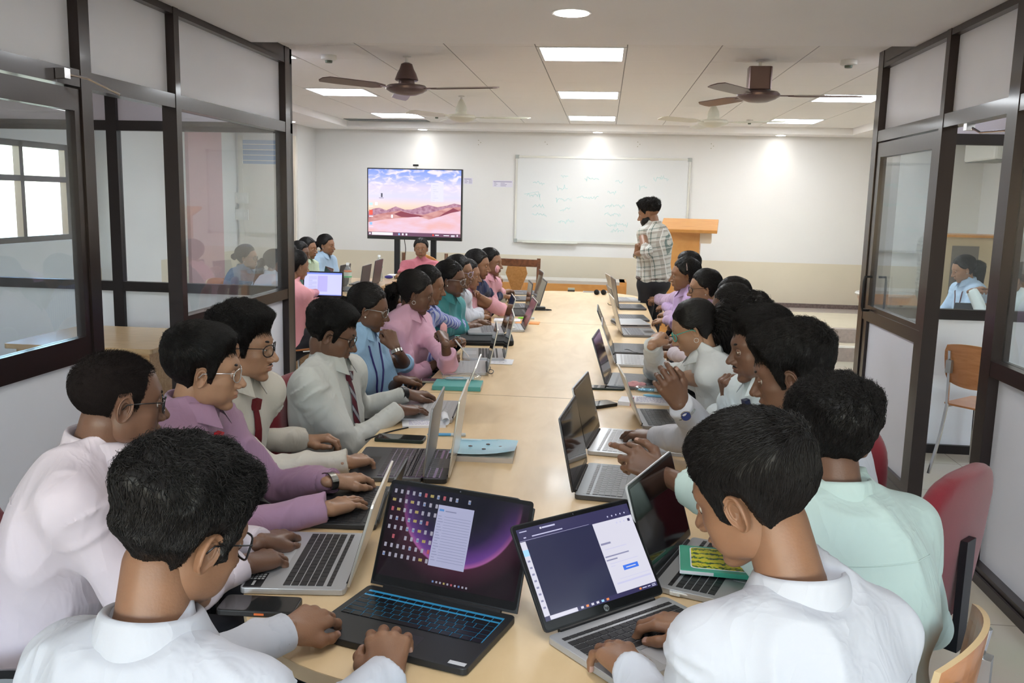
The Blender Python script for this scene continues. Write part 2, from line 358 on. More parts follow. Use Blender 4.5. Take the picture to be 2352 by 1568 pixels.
# platform and steps at the right rear
st=pm('step_stone',(.74,.67,.52),.25,var=.03,vscale=3); stg=pm('step_band',(.43,.37,.34),.3,var=.1,vscale=30)
mb=MB(); mb.box((1.45,10.35,0),(XR_,YW,.3)); mb.box((1.45,10.35,.3),(XR_,10.47,.302),mi=1); mb.box((1.45,11.95,.3),(XR_,YW,.302),mi=1); mb.box((1.45,10.348,.15),(XR_,10.35,.3),mi=1)
mb.box((1.45,9.95,0),(XR_,10.35,.15)); mb.box((1.45,9.948,.0),(XR_,9.95,.15),mi=1); mb.box((1.45,9.95,.15),(XR_,9.99,.153),mi=2); mb.box((1.45,10.05,.15),(XR_,10.09,.153),mi=2)
struct('trim_4',mb,[st,stg,pm('nosing',(.78,.78,.76),.3)])
struct('baseboard_back',MB().box((1.0,YW-.02,.3),(XR_,YW,.36)),skirt)
# ---------------- partitions
XP_L,XP_R=-2.21,1.74; TH=.078; PZ=CZ
TR0,TR1=2.085,2.155; MR0,MR1=.93,1.0
def bar(m,x0,y0,z0,x1,y1,z1,mi=0): m.box((min(x0,x1),min(y0,y1),z0),(max(x0,x1),max(y0,y1),z1),mi=mi)
def partition_y(name,X,side,posts,y0,y1,open_spans,glasspans,label=None):
    """partition running in depth at X (inner face), thickness goes outward by side"""
    e=MB(); x1=X+side*TH
    for a,b_ in posts: bar(e,X,a,0,x1,b_,PZ-.0)
    X_,x1_=X,x1; X+=side*.003; x1-=side*.003
    bar(e,X,y0,TR0,x1,y1,TR1); bar(e,X,y0,2.55,x1,y1,PZ-.076)
    bar(e,X,5.56,2.58,x1,y1,PZ)
    xm=X+side*TH*.55; xm2=xm+side*.008
    ps=[p_ for p_ in posts]
    for (a,b_) in zip([p_[1] for p_ in ps[:-1]],[p_[0] for p_ in ps[1:]]):
        bar(e,xm,a,TR1,xm2,b_,2.55,1)              # fanlight panel
        if (round(a,2),round(b_,2)) in open_spans: continue
        bar(e,X,a,MR0,x1,b_,MR1); bar(e,X,a,0,x1,b_,.07)
        bar(e,xm,a,.07,xm2,b_,MR0,1); bar(e,xm,a,MR1,xm2,b_,TR0,2)
    return struct(name,e,[darkal,laminate,glasspans])
partition_y('wall_partition_left',XP_L,-1,[(-.3,-.24),(1.2,1.26),(2.66,2.72),(3.68,3.76),(4.53,4.585),(6.14,6.23)],-.3,6.23,{(1.26,2.66),(2.72,3.68),(3.76,4.53)},glassd)
partition_y('wall_partition_right',XP_R,1,[(-.3,-.24),(2.2,2.26),(4.13,4.235),(5.0,5.055),(6.15,6.25)],-.3,6.25,{(4.24,5.0),(5.06,6.15)},glassd)
def partition_x(name,Y,posts,x0,x1,gm):
    e=MB(); y1=Y+.06
    for a,b_ in posts: e.box((a,Y,0),(b_,y1,PZ))
    Y+=.003; y1-=.003
    e.box((x0,Y,TR0),(x1,y1,TR1)); e.box((x0,Y,2.56),(x1,y1,PZ))
    for (a,b_) in zip([p_[1] for p_ in posts[:-1]],[p_[0] for p_ in posts[1:]]):
        e.box((a,Y+.03,TR1),(b_,Y+.038,2.56),mi=3); e.box((a,Y,.93),(b_,y1,1.0)); e.box((a,Y,0),(b_,y1,.06)); e.box((a,Y+.03,.06),(b_,Y+.038,.93),mi=1); e.box((a,Y+.03,1.0),(b_,Y+.036,TR0),mi=2)
    return struct(name,e,[pm('black_aluminium',(.018,.013,.014),.35,metal=.3),laminate,gm,pm('lilac_laminate',(.50,.46,.53),.5)])
cl=glassm('clean_glass',refl=.35,dirt=.02)
partition_x('wall_partition_rear_left',6.24,[(XL,XL+.05),(-3.58,-3.50),(-2.29,-2.22)],XL,-2.22,cl)
partition_x('wall_partition_rear_right',6.25,[(1.80,1.93),(3.4,3.46),(XR_-.05,XR_)],1.8,XR_,cl)
# doors: leaf with frame, glass, lower panel, handle
def door(name,X,side,y0,y1,hy,ang=0,hinge=None):
    e=MB(); t=.04; s=.075
    x0,x1=X+.008*side,X+side*(t+.008)
    B=lambda a,c,d,f,mi=0,xa=x0,xb=x1: bar(e,xa,a,c,xb,d,f,mi)
    B(y0,.02,y0+s,2.075); B(y1-s,.02,y1,2.075); B(y0+s,1.985,y1-s,2.075); B(y0+s,.925,y1-s,1.03); B(y0+s,.02,y1-s,.12)
    xm=X+side*.028
    B(y0+s,1.03,y1-s,1.985,2,xm,xm+side*.006); B(y0+s,.12,y1-s,.925,1,xm,xm+side*.006)
    o=struct(name,e,[darkal,laminate,glassd])
    h=MB()
    for xx,sg in ((x0,-side),(x1,side)):
        h.tube([(xx,hy,1.0),(xx+sg*.045,hy,1.0),(xx+sg*.05,hy,1.03),(xx+sg*.05,hy,1.19),(xx+sg*.045,hy,1.22),(xx,hy,1.22)],.008,8)
    hd=h.build('door_handle',blackpl,o,smooth=True)
    if ang:
        hp=Vector((x0,hinge,0)); M=Matrix.Translation(hp)@Matrix.Rotation(R(ang),4,'Z')@Matrix.Translation(-hp); o.matrix_world=M
    return o
door('door_1',XP_L,-1,2.74,3.71,2.80)
lk=MB(); lk.box((XP_L+.004,2.745,.70),(XP_L+.012,2.77,.95)); lk.build('lock_plate',pm('steel',(.45,.45,.44),.35,metal=.8),bpy.data.objects['door_1'])
door('door_2',XP_L,-1,1.28,2.65,2.58)
door('door_3',XP_R,1,5.07,6.14,6.02)
# sliding/closer hardware
def closer(name,pts,label,r=.006):
    mb=MB(); mb.tube(pts,r,8); mb.box(np.array(pts[0])-.02,np.array(pts[0])+.02)
    tag(mb.build(name,chrome,smooth=False),label,'door closer','door closer arms')
closer('door_closer',[(XP_L+.02,3.52,2.12),(XP_L+.06,3.62,2.115),(XP_L+.10,3.80,2.07)],'thin steel closer arm on the near left door frame')
closer('door_closer',[(XP_R+.03,4.72,2.07),(XP_R+.06,4.66,2.035),(XP_R+.1,4.45,2.03),(XP_R+.12,4.26,2.03)],'thin steel closer arm at the top of the right doorway')
# skirting along right partition visible
struct('baseboard_right',MB().box((XP_R-.012,2.26,0),(XP_R,4.13,.045)),pm('kick_dark',(.03,.02,.018),.35))
# switches and trunking on the left pier beyond the glass
for z,l in ((1.60,'upper'),(1.38,'lower')):
    e=empty('switch_board',(-4.97+.16,11.64,z),label='white %s switch board on the wall behind the left glass'%l,cat='switch board',group='wall switch boards')
    MB().bbox((-.09,-.02,-.07),(.09,0,.07),.005).build('plate',pm('switch_white',(.75,.74,.7),.4),e)
    b=MB()
    for i in range(5): b.box((-.07+i*.03,-.026,-.03),(-.05+i*.03,-.018,.03))
    b.build('switches',pm('switch_white2',(.8,.79,.76),.4),e)
# ================================================================ HUMAN BUILDER
def vnoise(P,seed=0):
    """value noise on points (n,3) -> -1..1"""
    P=np.asarray(P,float); i=np.floor(P).astype(np.int64); f=P-i; f=f*f*(3-2*f)
    def h(a,b,c):
        n=(a*73856093)^(b*19349663)^(c*83492791)^(seed*2654435761)
        n=(n^(n>>13))*1274126177; n&=0x7fffffff
        return (n%65536)/32768.-1.
    r=0
    for dx in (0,1):
        wx=f[:,0] if dx else 1-f[:,0]
        for dy in (0,1):
            wy=f[:,1] if dy else 1-f[:,1]
            for dz in (0,1):
                wz=f[:,2] if dz else 1-f[:,2]
                r=r+wx*wy*wz*h(i[:,0]+dx,i[:,1]+dy,i[:,2]+dz)
    return r
def fbm(P,seed=0,o=3):
    r=0;a=1.
    for k in range(o): r=r+a*vnoise(P*2**k,seed+k); a*=.5
    return r
def sst(x,a,b): t=np.clip((x-a)/(b-a),0,1); return t*t*(3-2*t)
def ell(P,c,r):
    r=np.asarray(r,float); q=(P-np.asarray(c,float))/r; k=np.linalg.norm(q,axis=-1); k2=np.linalg.norm(q/r,axis=-1)+1e-9
    return k*(k-1)/k2
def cap(P,a,b,ra,rb):
    a=np.asarray(a,float); b=np.asarray(b,float); d=b-a; t=np.clip(((P-a)@d)/(d@d+1e-12),0,1)
    return np.linalg.norm(P-a-t[...,None]*d,axis=-1)-(ra+(rb-ra)*t)
def smin(a,b,k): h=np.clip(.5+.5*(b-a)/k,0,1); return b+(a-b)*h-k*h*(1-h)
def smax(a,b,k): return -smin(-a,-b,k)
def surfnet(f,lo,hi,h):
    lo=np.asarray(lo,float); n=np.maximum(((np.asarray(hi)-lo)/h).astype(int)+2,3)
    ax=[lo[i]+h*np.arange(n[i]) for i in range(3)]
    D=np.empty(n)
    for i in range(0,n[0],24):
        g=np.stack(np.meshgrid(ax[0][i:i+24],ax[1],ax[2],indexing='ij'),-1).reshape(-1,3)
        D[i:i+24]=f(g).reshape(-1,n[1],n[2])
    S=D<0; nc=n-1
    cnt=np.zeros(nc); acc=np.zeros((*nc,3))
    off=[(a,b,c) for a in (0,1) for b in (0,1) for c in (0,1)]
    for a in off:
        for k in range(3):
            if a[k]: continue
            b=list(a); b[k]=1
            da=D[a[0]:a[0]+nc[0],a[1]:a[1]+nc[1],a[2]:a[2]+nc[2]]; db=D[b[0]:b[0]+nc[0],b[1]:b[1]+nc[1],b[2]:b[2]+nc[2]]
            m=(da<0)!=(db<0); t=np.where(m,da/(da-db+1e-20),0)
            cnt+=m
            for q in range(3): acc[...,q]+=m*(a[q]+(t if q==k else 0))
    act=cnt>0; idx=-np.ones(nc,int); idx[act]=np.arange(act.sum())
    I=np.argwhere(act); V=lo+h*(I+acc[act]/cnt[act][:,None])
    Fs=[]
    for k in range(3):
        u,v=(k+1)%3,(k+2)%3
        sl0=[slice(1,nc[q]) for q in range(3)]; sl0[k]=slice(0,nc[k])
        A=S[tuple(slice(s.start,s.stop) for s in sl0)]
        sl1=list(sl0); sl1[k]=slice(1,nc[k]+1); B=S[tuple(sl1)]
        m=np.argwhere(A!=B)
        if not len(m): continue
        base=m.copy(); 
        for q in range(3):
            if q!=k: base[:,q]+=1
        fl=A[tuple(m.T)]
        def id_(du,dv):
            j=base.copy(); j[:,u]-=du; j[:,v]-=dv; return idx[tuple(j.T)]
        q=np.stack([id_(0,0),id_(1,0),id_(1,1),id_(0,1)],1); q[~fl]=q[~fl][:,::-1]
        Fs.append(q)
    Fq=np.concatenate(Fs); Fq=Fq[(Fq>=0).all(1)]
    return V,Fq
def vnorm(V,Fq):
    a=V[Fq[:,2]]-V[Fq[:,0]]; b=V[Fq[:,3]]-V[Fq[:,1]]; n=np.cross(a,b); N=np.zeros_like(V)
    for k in range(4): np.add.at(N,Fq[:,k],n)
    return N/(np.linalg.norm(N,axis=1,keepdims=True)+1e-12)
class Geo:
    def __init__(s): s.V=[]; s.F=[]; s.M=[]; s.n=0
    def add(s,V,Fq,mi=0):
        V=np.asarray(V,float); Fq=np.asarray(Fq,int)
        s.V.append(V); s.F.append(Fq+s.n); s.M.append(np.full(len(Fq),mi) if np.isscalar(mi) else mi); s.n+=len(V)
    def build(s,name,mats,parent=None): return npmesh(name,np.concatenate(s.V),np.concatenate(s.F),mats,np.concatenate(s.M),True,parent)
def gridfaces(nu,nv,wrap=True):
    u=np.arange(nu if wrap else nu-1); v=np.arange(nv-1); U,Vv=np.meshgrid(u,v,indexing='ij'); U2=(U+1)%nu
    return np.stack([U*nv+Vv,U2*nv+Vv,U2*nv+Vv+1,U*nv+Vv+1],-1).reshape(-1,4)
def tubeq(pts,r,n=8,cap_=True):
    pts=np.asarray(pts,float); m=len(pts); rr=np.broadcast_to(np.asarray(r,float).T,(m,)) if np.ndim(r)<2 else None
    t=np.gradient(pts,axis=0); t/=np.linalg.norm(t,axis=1,keepdims=True)+1e-9
    up=np.array([0,0,1.]) if abs(t[0][2])<.9 else np.array([1.,0,0]); V=np.zeros((n,m,3)); an=2*np.pi*np.arange(n)/n
    for i in range(m):
        a=np.cross(t[i],up); a/=np.linalg.norm(a)+1e-9; b=np.cross(a,t[i]); up=b
        V[:,i]=pts[i]+rr[i]*(np.cos(an)[:,None]*a+np.sin(an)[:,None]*b)
    return V.reshape(-1,3),gridfaces(n,m)
# ---- head: star-shaped sampling of a blended distance field. x right, y face, z up; origin mid-cranium
HC=np.array([0,.006,-.012])
def head_sdf(P,fem=0.,fat=0.):
    X=P.copy(); X[:,0]=np.abs(X[:,0])
    d=ell(X,(0,-.014,.028),(.0735,.094,.077))
    d=smin(d,ell(X,(0,.026,.0),(.063,.060,.075)),.03)
    d=smin(d,ell(X,(0,.030,-.048),(.044+.007*fat,.056,.060)),.03)
    d=smin(d,ell(X,(.041+.007*fat,.008,-.062),(.014+.005*fat,.026,.026)),.035)
    d=smin(d,ell(X,(0,.068-.004*fem,-.102),(.019-.003*fem,.018,.015)),.028)
    d=smin(d,ell(X,(.041,.052,-.030),(.018,.020,.016)),.022)
    d=smin(d,ell(X,(.030,.050,-.062),(.022+.006*fat,.024,.026)),.02)
    d=smin(d,cap(X,(0,.081-.003*fem,.022),(.040,.066,.020),.012,.010),.016)
    d=smax(d,-ell(X,(.0305,.098,-.004),(.017,.022,.0125)),.012)
    d=smin(d,cap(X,(0,.082,.004),(0,.1080,-.037),.0068,.0112),.010)
    d=smin(d,ell(X,(.0130,.095,-.0415),(.0092,.0120,.0082)),.006)
    d=smax(d,-ell(X,(.0065,.098,-.0515),(.0042,.006,.0035)),.003)
    d=smin(d,ell(X,(0,.073,-.066),(.028,.020,.020)),.012)
    d=smin(d,ell(X,(.007,.0905,-.0632),(.0165,.0072,.0050)),.006)
    d=smin(d,ell(X,(0,.0888,-.0738),(.0175,.0080,.0062)),.006)
    d=smax(d,-ell(X,(0,.1005,-.0684),(.024,.0095,.0012)),.003)
    d=smax(d,-ell(X,(0,.0965,-.0875),(.018,.012,.005)),.010)
    return d
def mkhead(nu,nv,fem,fat):
    a=np.linspace(-np.pi,np.pi,nu,endpoint=False); ph=a-.58*np.sin(a)
    t=np.linspace(0,1,nv); th=-np.pi/2+np.pi*(t+.035*np.sin(2*np.pi*t)*-1)
    Ph,Th=np.meshgrid(ph,th,indexing='ij')
    D=np.stack([np.sin(Ph)*np.cos(Th),np.cos(Ph)*np.cos(Th),np.sin(Th)],-1).reshape(-1,3)
    lo=np.full(len(D),.03); hi=np.full(len(D),.17)
    for _ in range(20):
        m=(lo+hi)/2; s=head_sdf(HC+D*m[:,None],fem,fat)<0; lo=np.where(s,m,lo); hi=np.where(s,hi,m)
    r=(lo+hi)/2
    return D,r,ph,th
HEADS={}
def gethead(q,fem,fat):
    k=(q,round(fem,1),round(fat,1))
    if k not in HEADS: HEADS[k]=mkhead(*{2:(260,220),1:(150,120),0:(96,80)}[q],fem,fat)
    return HEADS[k]
def sph(c,r,n=16,th0=0,th1=180,M=None,lat=None):
    """uv sphere patch, axis +y (front). th from front pole"""
    a=2*np.pi*np.arange(n)/n; t=np.radians(np.linspace(th0,th1,lat or n//2+1)); A,T=np.meshgrid(a,t,indexing='ij')
    P=np.stack([np.sin(T)*np.cos(A),np.cos(T),np.sin(T)*np.sin(A)],-1).reshape(-1,3)*r
    if M is not None: P=P@M.T
    return P+np.asarray(c),gridfaces(n,len(t))
def rotx(a): c,s=math.cos(a),math.sin(a); return np.array([[1,0,0],[0,c,-s],[0,s,c]])
def rotz(a): c,s=math.cos(a),math.sin(a); return np.array([[c,-s,0],[s,c,0],[0,0,1]])
def roty(a): c,s=math.cos(a),math.sin(a); return np.array([[c,0,s],[0,1,0],[-s,0,c]])
def eargeo(sgn,q):
    nu,nv={2:(36,14),1:(22,9),0:(14,6)}[q]
    a=2*np.pi*np.arange(nu)/nu; r=np.linspace(0,1.12,nv); A,Rr=np.meshgrid(a,r,indexing='ij')
    w=.0175*(1+.12*np.sin(A)); h=.0310
    y=-w*np.cos(A)*np.minimum(Rr,1); z=h*np.sin(A)*np.minimum(Rr,1)
    y=y+.004*np.sin(A)*np.minimum(Rr,1)          # lean back
    lob=np.where(np.sin(A)<-.6,.6,1.)
    x=.0075*np.exp(-((Rr-.93)/.10)**2)*lob+.0045*np.exp(-((Rr-.60)/.10)**2)*(np.sin(A)>-.5)-.008*np.exp(-(Rr/.42)**2)
    x=x+np.where(Rr>1,-.010*(Rr-1)/.12,0)+.003*np.cos(A)*0
    front=np.clip(np.cos(A),0,1)  # cos>0 => y negative...
    P=np.stack([x,-y*-1,z],-1)
    P[...,1]=y
    # flare: rear edge (y<0) stands off the head
    P[...,0]+=.35*np.maximum(-P[...,1]+.006,0)
    P=P.reshape(-1,3); P[:,0]*=sgn
    Fq=gridfaces(nu,nv)
    if sgn<0: Fq=Fq[:,::-1]
    return P+np.array([sgn*.0725,-.004,-.012]),Fq
def ribbon(V0,n=3):
    """V0 (N,S,3) strand points -> thin 3-sided tapered tubes, w (N,S) radius"""
def strands(P,w):
    N,S,_=P.shape; T=np.gradient(P,axis=1); T/=np.linalg.norm(T,axis=2,keepdims=True)+1e-9
    ref=np.zeros_like(T); ref[...,2]=1; ref[np.abs(T[...,2])>.9]=(1,0,0)
    A=np.cross(T,ref); A/=np.linalg.norm(A,axis=2,keepdims=True)+1e-9; B=np.cross(T,A)
    V=np.zeros((N,3,S,3))
    for k in range(3):
        an=2*np.pi*k/3; V[:,k]=P+w[...,None]*(math.cos(an)*A+math.sin(an)*B)
    f=gridfaces(3,S); Fq=(f[None]+(np.arange(N)*3*S)[:,None,None]).reshape(-1,4)
    return V.reshape(-1,3),Fq
STY={ # hairline control (front..back azimuth deg -> z), thickness side/top/front, curl
 'short':dict(hl=[(0,.064),(30,.060),(48,.050),(60,.022),(70,-.028),(79,-.028),(84,.018),(104,.014),(114,-.03),(140,-.085),(180,-.095)],ts=.010,tt=.030,tf=.030,rough=.004,fl='fwd',L=.040),
 'curly':dict(hl=[(0,.060),(30,.056),(48,.048),(60,.022),(70,-.030),(79,-.030),(84,.018),(104,.014),(114,-.03),(140,-.085),(180,-.095)],ts=.012,tt=.040,tf=.040,rough=.009,fl='fwd',L=.05),
 'buzz':dict(hl=[(0,.068),(30,.064),(48,.054),(60,.026),(70,-.02),(79,-.02),(84,.02),(104,.014),(114,-.03),(140,-.080),(180,-.088)],ts=.0012,tt=.0022,tf=.0012,rough=.0,fl='fwd',L=.006),
 'fade':dict(hl=[(0,.064),(30,.060),(48,.050),(60,.022),(70,.0),(79,.0),(84,.022),(104,.02),(114,.012),(140,.0),(180,-.005)],ts=.006,tt=.036,tf=.044,rough=.009,fl='fwd',L=.045),
 'back':dict(hl=[(0,.070),(30,.066),(48,.056),(60,.030),(72,.012),(84,.000),(104,-.006),(114,-.045),(140,-.082),(180,-.092)],ts=.017,tt=.024,tf=.010,rough=.0022,fl='tie',L=.15),
}
def build_head(p):
    """returns body Geo pieces & hair Geo in head-local coords"""
    q=p['q']; fem=p['fem']; D,r,ph,th=gethead(q,fem,p['fat']); nu,nv=len(ph),len(th)
    Ph=HC+D*r[:,None]; g=Geo(); Fq=gridfaces(nu,nv)
    cen=Ph[Fq].mean(1); ax=np.abs(cen[:,0])
    lip=(cen[:,1]>.082)&(ax<.0225)&(((cen[:,2]+.0640)/.0068)**2+(ax/.0245)**2<1)|((cen[:,1]>.080)&(((cen[:,2]+.0735)/.0068)**2+(ax/.021)**2<1))
    mi=np.where(lip,1,0)
    if p['beard']:
        b=(cen[:,2]<-.045-.012*(ax<.02))&(cen[:,1]>-.01)&~lip|((cen[:,2]<-.02)&(ax>.05)&(cen[:,1]<.04)&(cen[:,1]>-.002))
    g.add(Ph,Fq,mi)
    lid=max(-8,p['lid'])
    for s in (-1,1):
        c=np.array([s*.0305,.0735,-.003]); gz=rotx(-R(p['gaze']))
        V,f=sph(c,.0120,20 if q==2 else 12,22,120); g.add(V,f,2)
        V,f=sph(c+np.array([0,.0004,0]),.0121,16 if q==2 else 10,0,24,gz); g.add(V,f,3)
        # lids: patches hinged on the eye axis
        for up,(a0,a1) in ((1,(lid,115)),(-1,(-16,-80))):
            nA,nB=12,8; A=np.radians(np.linspace(a0,a1,nB)); U=np.linspace(-1,1,nA); UU,AA=np.meshgrid(U,A,indexing='ij')
            lx=np.sin(UU*R(78)); rad=np.cos(UU*R(78)); AAe=AA*(rad**.5 if up>0 else rad**.5)+0*AA
            P=np.stack([lx,rad*np.cos(AAe),rad*np.sin(AAe)],-1).reshape(-1,3)*.0139+c
            f=gridfaces(nA,nB,False); g.add(P,f if up>0 else f[:,::-1],0)
        # brow
        xs=np.linspace(.014,.048,9); zz=.020+.004*np.sin((xs-.014)/.034*np.pi*.75); yy=np.array([.0885,.0888,.088,.0868,.085,.0825,.079,.075,.070])-.001
        rr=np.array([.002,.0032,.0035,.0034,.0032,.0028,.0022,.0015,.0006])*(.8 if fem else 1.35)
        V,f=tubeq(np.stack([s*xs,yy-.0008,zz],1),rr,6); g.add(V,f,4)
        V,f=eargeo(s,q); g.add(V,f,0)
    if p.get('mous'):
        xs=np.linspace(-.024,.024,11); V,f=tubeq(np.stack([xs,.0955-.20*np.abs(xs)-9*xs**2,-.0560-.12*np.abs(xs)],1),np.array([.0008,.002,.0028,.0032,.0032,.003,.0032,.0032,.0028,.002,.0008])*p['mous'],6); g.add(V,f,4)
    # ---------- hair
    st=STY[p['hair']]; h=Geo(); rr=np.random.default_rng(p['seed'])
    az=np.abs(np.degrees(np.arctan2(Ph[:,0],Ph[:,1]))); hl=np.interp(az,[a for a,_ in st['hl']],[b for _,b in st['hl']])
    hl=hl+.003*vnoise(Ph*120,p['seed'])
    m=Ph[:,2]-hl
    top=sst(Ph[:,2],.0,.085); fr=sst(Ph[:,1],.0,.07)
    t=st['ts']+(st['tt']-st['ts'])*top+(st['tf']-st['tt'])*fr*top
    t=t*p.get('hv',1.)
    if st['fl']=='tie': t=t+.012*p.get('puff',0.)*sst(Ph[:,2],.03,.09)*sst(-Ph[:,1],-.03,.06); t=t-.007*np.exp(-(Ph[:,0]/.005)**2)*fr*(Ph[:,2]>.03)*p.get('part',1)
    if st['rough']:
        nz=fbm(Ph*np.array([38,38,30])+p['seed']*3.1,p['seed'],3); t=t+st['rough']*nz*sst(m,0,.02)
    edge=sst(m,-.002,.014 if p['hair']!='buzz' else .02)
    R2=r+np.where(m>-.004,t*edge-.0015*(1-edge),-.004)
    keep=(m>-.006)
    Hs=HC+D*R2[:,None]; kf=keep[Fq].all(1); used=np.unique(Fq[kf]); mp=-np.ones(len(Hs),int); mp[used]=np.arange(len(used))
    h.add(Hs[used],mp[Fq[kf]],0)
    R2g=R2.reshape(nu,nv); phs=ph; ths=th
    def shell(P):
        d=P-HC; L=np.linalg.norm(d,axis=-1); d=d/L[...,None]; a=np.arctan2(d[...,0],d[...,1]); e=np.arcsin(np.clip(d[...,2],-1,1))
        fu=np.interp(a,phs,np.arange(nu)); fv=np.interp(e,ths,np.arange(nv)); iu=fu.astype(int)%nu; iv=np.clip(fv.astype(int),0,nv-2); u2=(iu+1)%nu; du=fu-fu.astype(int); dv=fv-iv
        rr_=(R2g[iu,iv]*(1-du)+R2g[u2,iv]*du)*(1-dv)+(R2g[iu,iv+1]*(1-du)+R2g[u2,iv+1]*du)*dv
        return d,rr_
    N={2:8000,1:1600,0:400}[q]; S=7 if q==2 else 5
    if p['hair']=='buzz': N=9000; S=3
    if N:
        cand=np.where(m>.004)[0]; wgt=np.cos(np.arcsin(np.clip(D[cand,2],-1,1)))+.02; wgt=wgt*(np.abs(np.gradient(ph))[np.repeat(np.arange(nu),nv)[cand]]); wgt/=wgt.sum()
        idx=rr.choice(cand,N,p=wgt); P=Hs[idx]+rr.normal(0,.0015,(N,3)); pts=np.zeros((N,S,3)); L=st['L']*(.6+.7*rr.random(N)); curl=p['hair'] in('curly','fade')
        tie=np.array(p.get('tie',(0,-.118,.0))); nb=rr.normal(0,1,(N,3)); ph0=rr.random(N)*6.28
        for s in range(S):
            u=s/(S-1); d,rs=shell(P)
            lift=(.0007 if st['fl']=='tie' else .0008+(.010 if curl else .007)*u*rr.random(N)*(sst(P[:,2],.02,.07)+.25)*p.get('lift',1.))
            pts[:,s]=HC+d*(rs+lift)[:,None]
            if st['fl']=='tie': v=tie-P; v=v/np.linalg.norm(v,axis=1,keepdims=True); v=v+np.stack([np.sign(P[:,0])*.5*sst(P[:,2],.03,.09)*sst(P[:,1],-.05,.05),0*u*P[:,0],0*P[:,0]],1)+nb*.06
            else:
                wh=np.array([.012,-.045,.10]); v=P-wh; v[:,2]*=.8; v=v/(np.linalg.norm(v,axis=1,keepdims=True)+1e-6); fw=sst(P[:,2],.03,.08)[:,None]
                sw=p.get('sweep',(0,.7,.0)); v=v*(1-.5*fw)+fw*np.array(sw)+np.array([0,0,-.5])*(1-fw)+nb*(.26 if curl else .13)
                if curl: v=v+.55*np.stack([np.sin(ph0+u*7),np.cos(ph0+u*7),np.sin(ph0*2+u*5)],1)
            v=v-d*(v*d).sum(1,keepdims=True)*(.9); v/=np.linalg.norm(v,axis=1,keepdims=True)+1e-6
            P=HC+d*rs[:,None]+v*(L/(S-1))[:,None]
        base={2:.00062,1:.0011,0:.0018}[q]*(.6 if p['hair']=='buzz' else 1)
        w=base*(1-np.linspace(0,.85,S)**2)[None]*(.7+.6*rr.random((N,1)))
        V,f=strands(pts,w); h.add(V,f,0)
    if p['beard']:
        # beard shell over jaw
        ax_=np.abs(Ph[:,0]); bl=np.interp(ax_,[0,.02,.03,.05,.07],[-.082,-.070,-.052,-.046,-.03])
        mb_=bl-Ph[:,2]; side=(Ph[:,1]>-.012); t=.016*sst(mb_,0,.03)*side*sst(Ph[:,1],-.012,.01)+.002*fbm(Ph*90,3,2)
        Bs=HC+D*(r+np.where((mb_>0)&side,t,-.003))[:,None]; kf=((mb_>-.004)&side)[Fq].all(1); h.add(Bs,Fq[kf],0)
    return g,h,tie_pts(p) if st['fl']=='tie' else None
def tie_pts(p): return np.array(p.get('tie',(0,-.118,.0)))
def tailgeo(h,pts,r0,r1,seed,n=500,wig=.006,w=.0014,kink=0.):
    """hair tail: many strands along a path (world or local) plus a core"""
    pts=np.asarray(pts,float); S=len(pts)*2; u=np.linspace(0,len(pts)-1,S); C=np.stack([np.interp(u,np.arange(len(pts)),pts[:,k]) for k in range(3)],1)
    rr=np.random.default_rng(seed); T=np.gradient(C,axis=0); T/=np.linalg.norm(T,axis=1,keepdims=True)
    A=np.cross(T,[.3,.2,.9]); A/=np.linalg.norm(A,axis=1,keepdims=True); B=np.cross(T,A)
    s=np.linspace(0,1,S); rad=np.interp(s,[0,.12,.5,.85,1],[r0*.45,r0,(r0+r1)/2,r1,r1*.35])
    V,f=tubeq(C,rad*.93,12); 
    V=V+.12*rad.mean()*vnoise(V*60,seed)[:,None]; h.add(V,f,0)
    a=rr.random(n)*6.283; q=.75+.35*rr.random(n)
    P=C[None]+(rad[None,:,None]*q[:,None,None])*(np.cos(a)[:,None,None]*A[None]+np.sin(a)[:,None,None]*B[None])
    wv=np.stack([vnoise(np.stack([np.full(S,i*7.3),s*6,np.full(S,k*3.)],1),seed) for k in range(3) for i in [0]],1)
    P=P+rr.normal(0,wig*.4,(n,1,3))+kink*np.sin(s[None,:,None]*40+a[:,None,None])*rr.normal(0,1,(n,1,3))+s[None,:,None]*rr.normal(0,wig*.6,(n,1,3))
    wd=w*np.ones((n,S))*np.interp(s,[0,.9,1],[1,.9,.2])[None]; V,f=strands(P,wd); h.add(V,f,0)
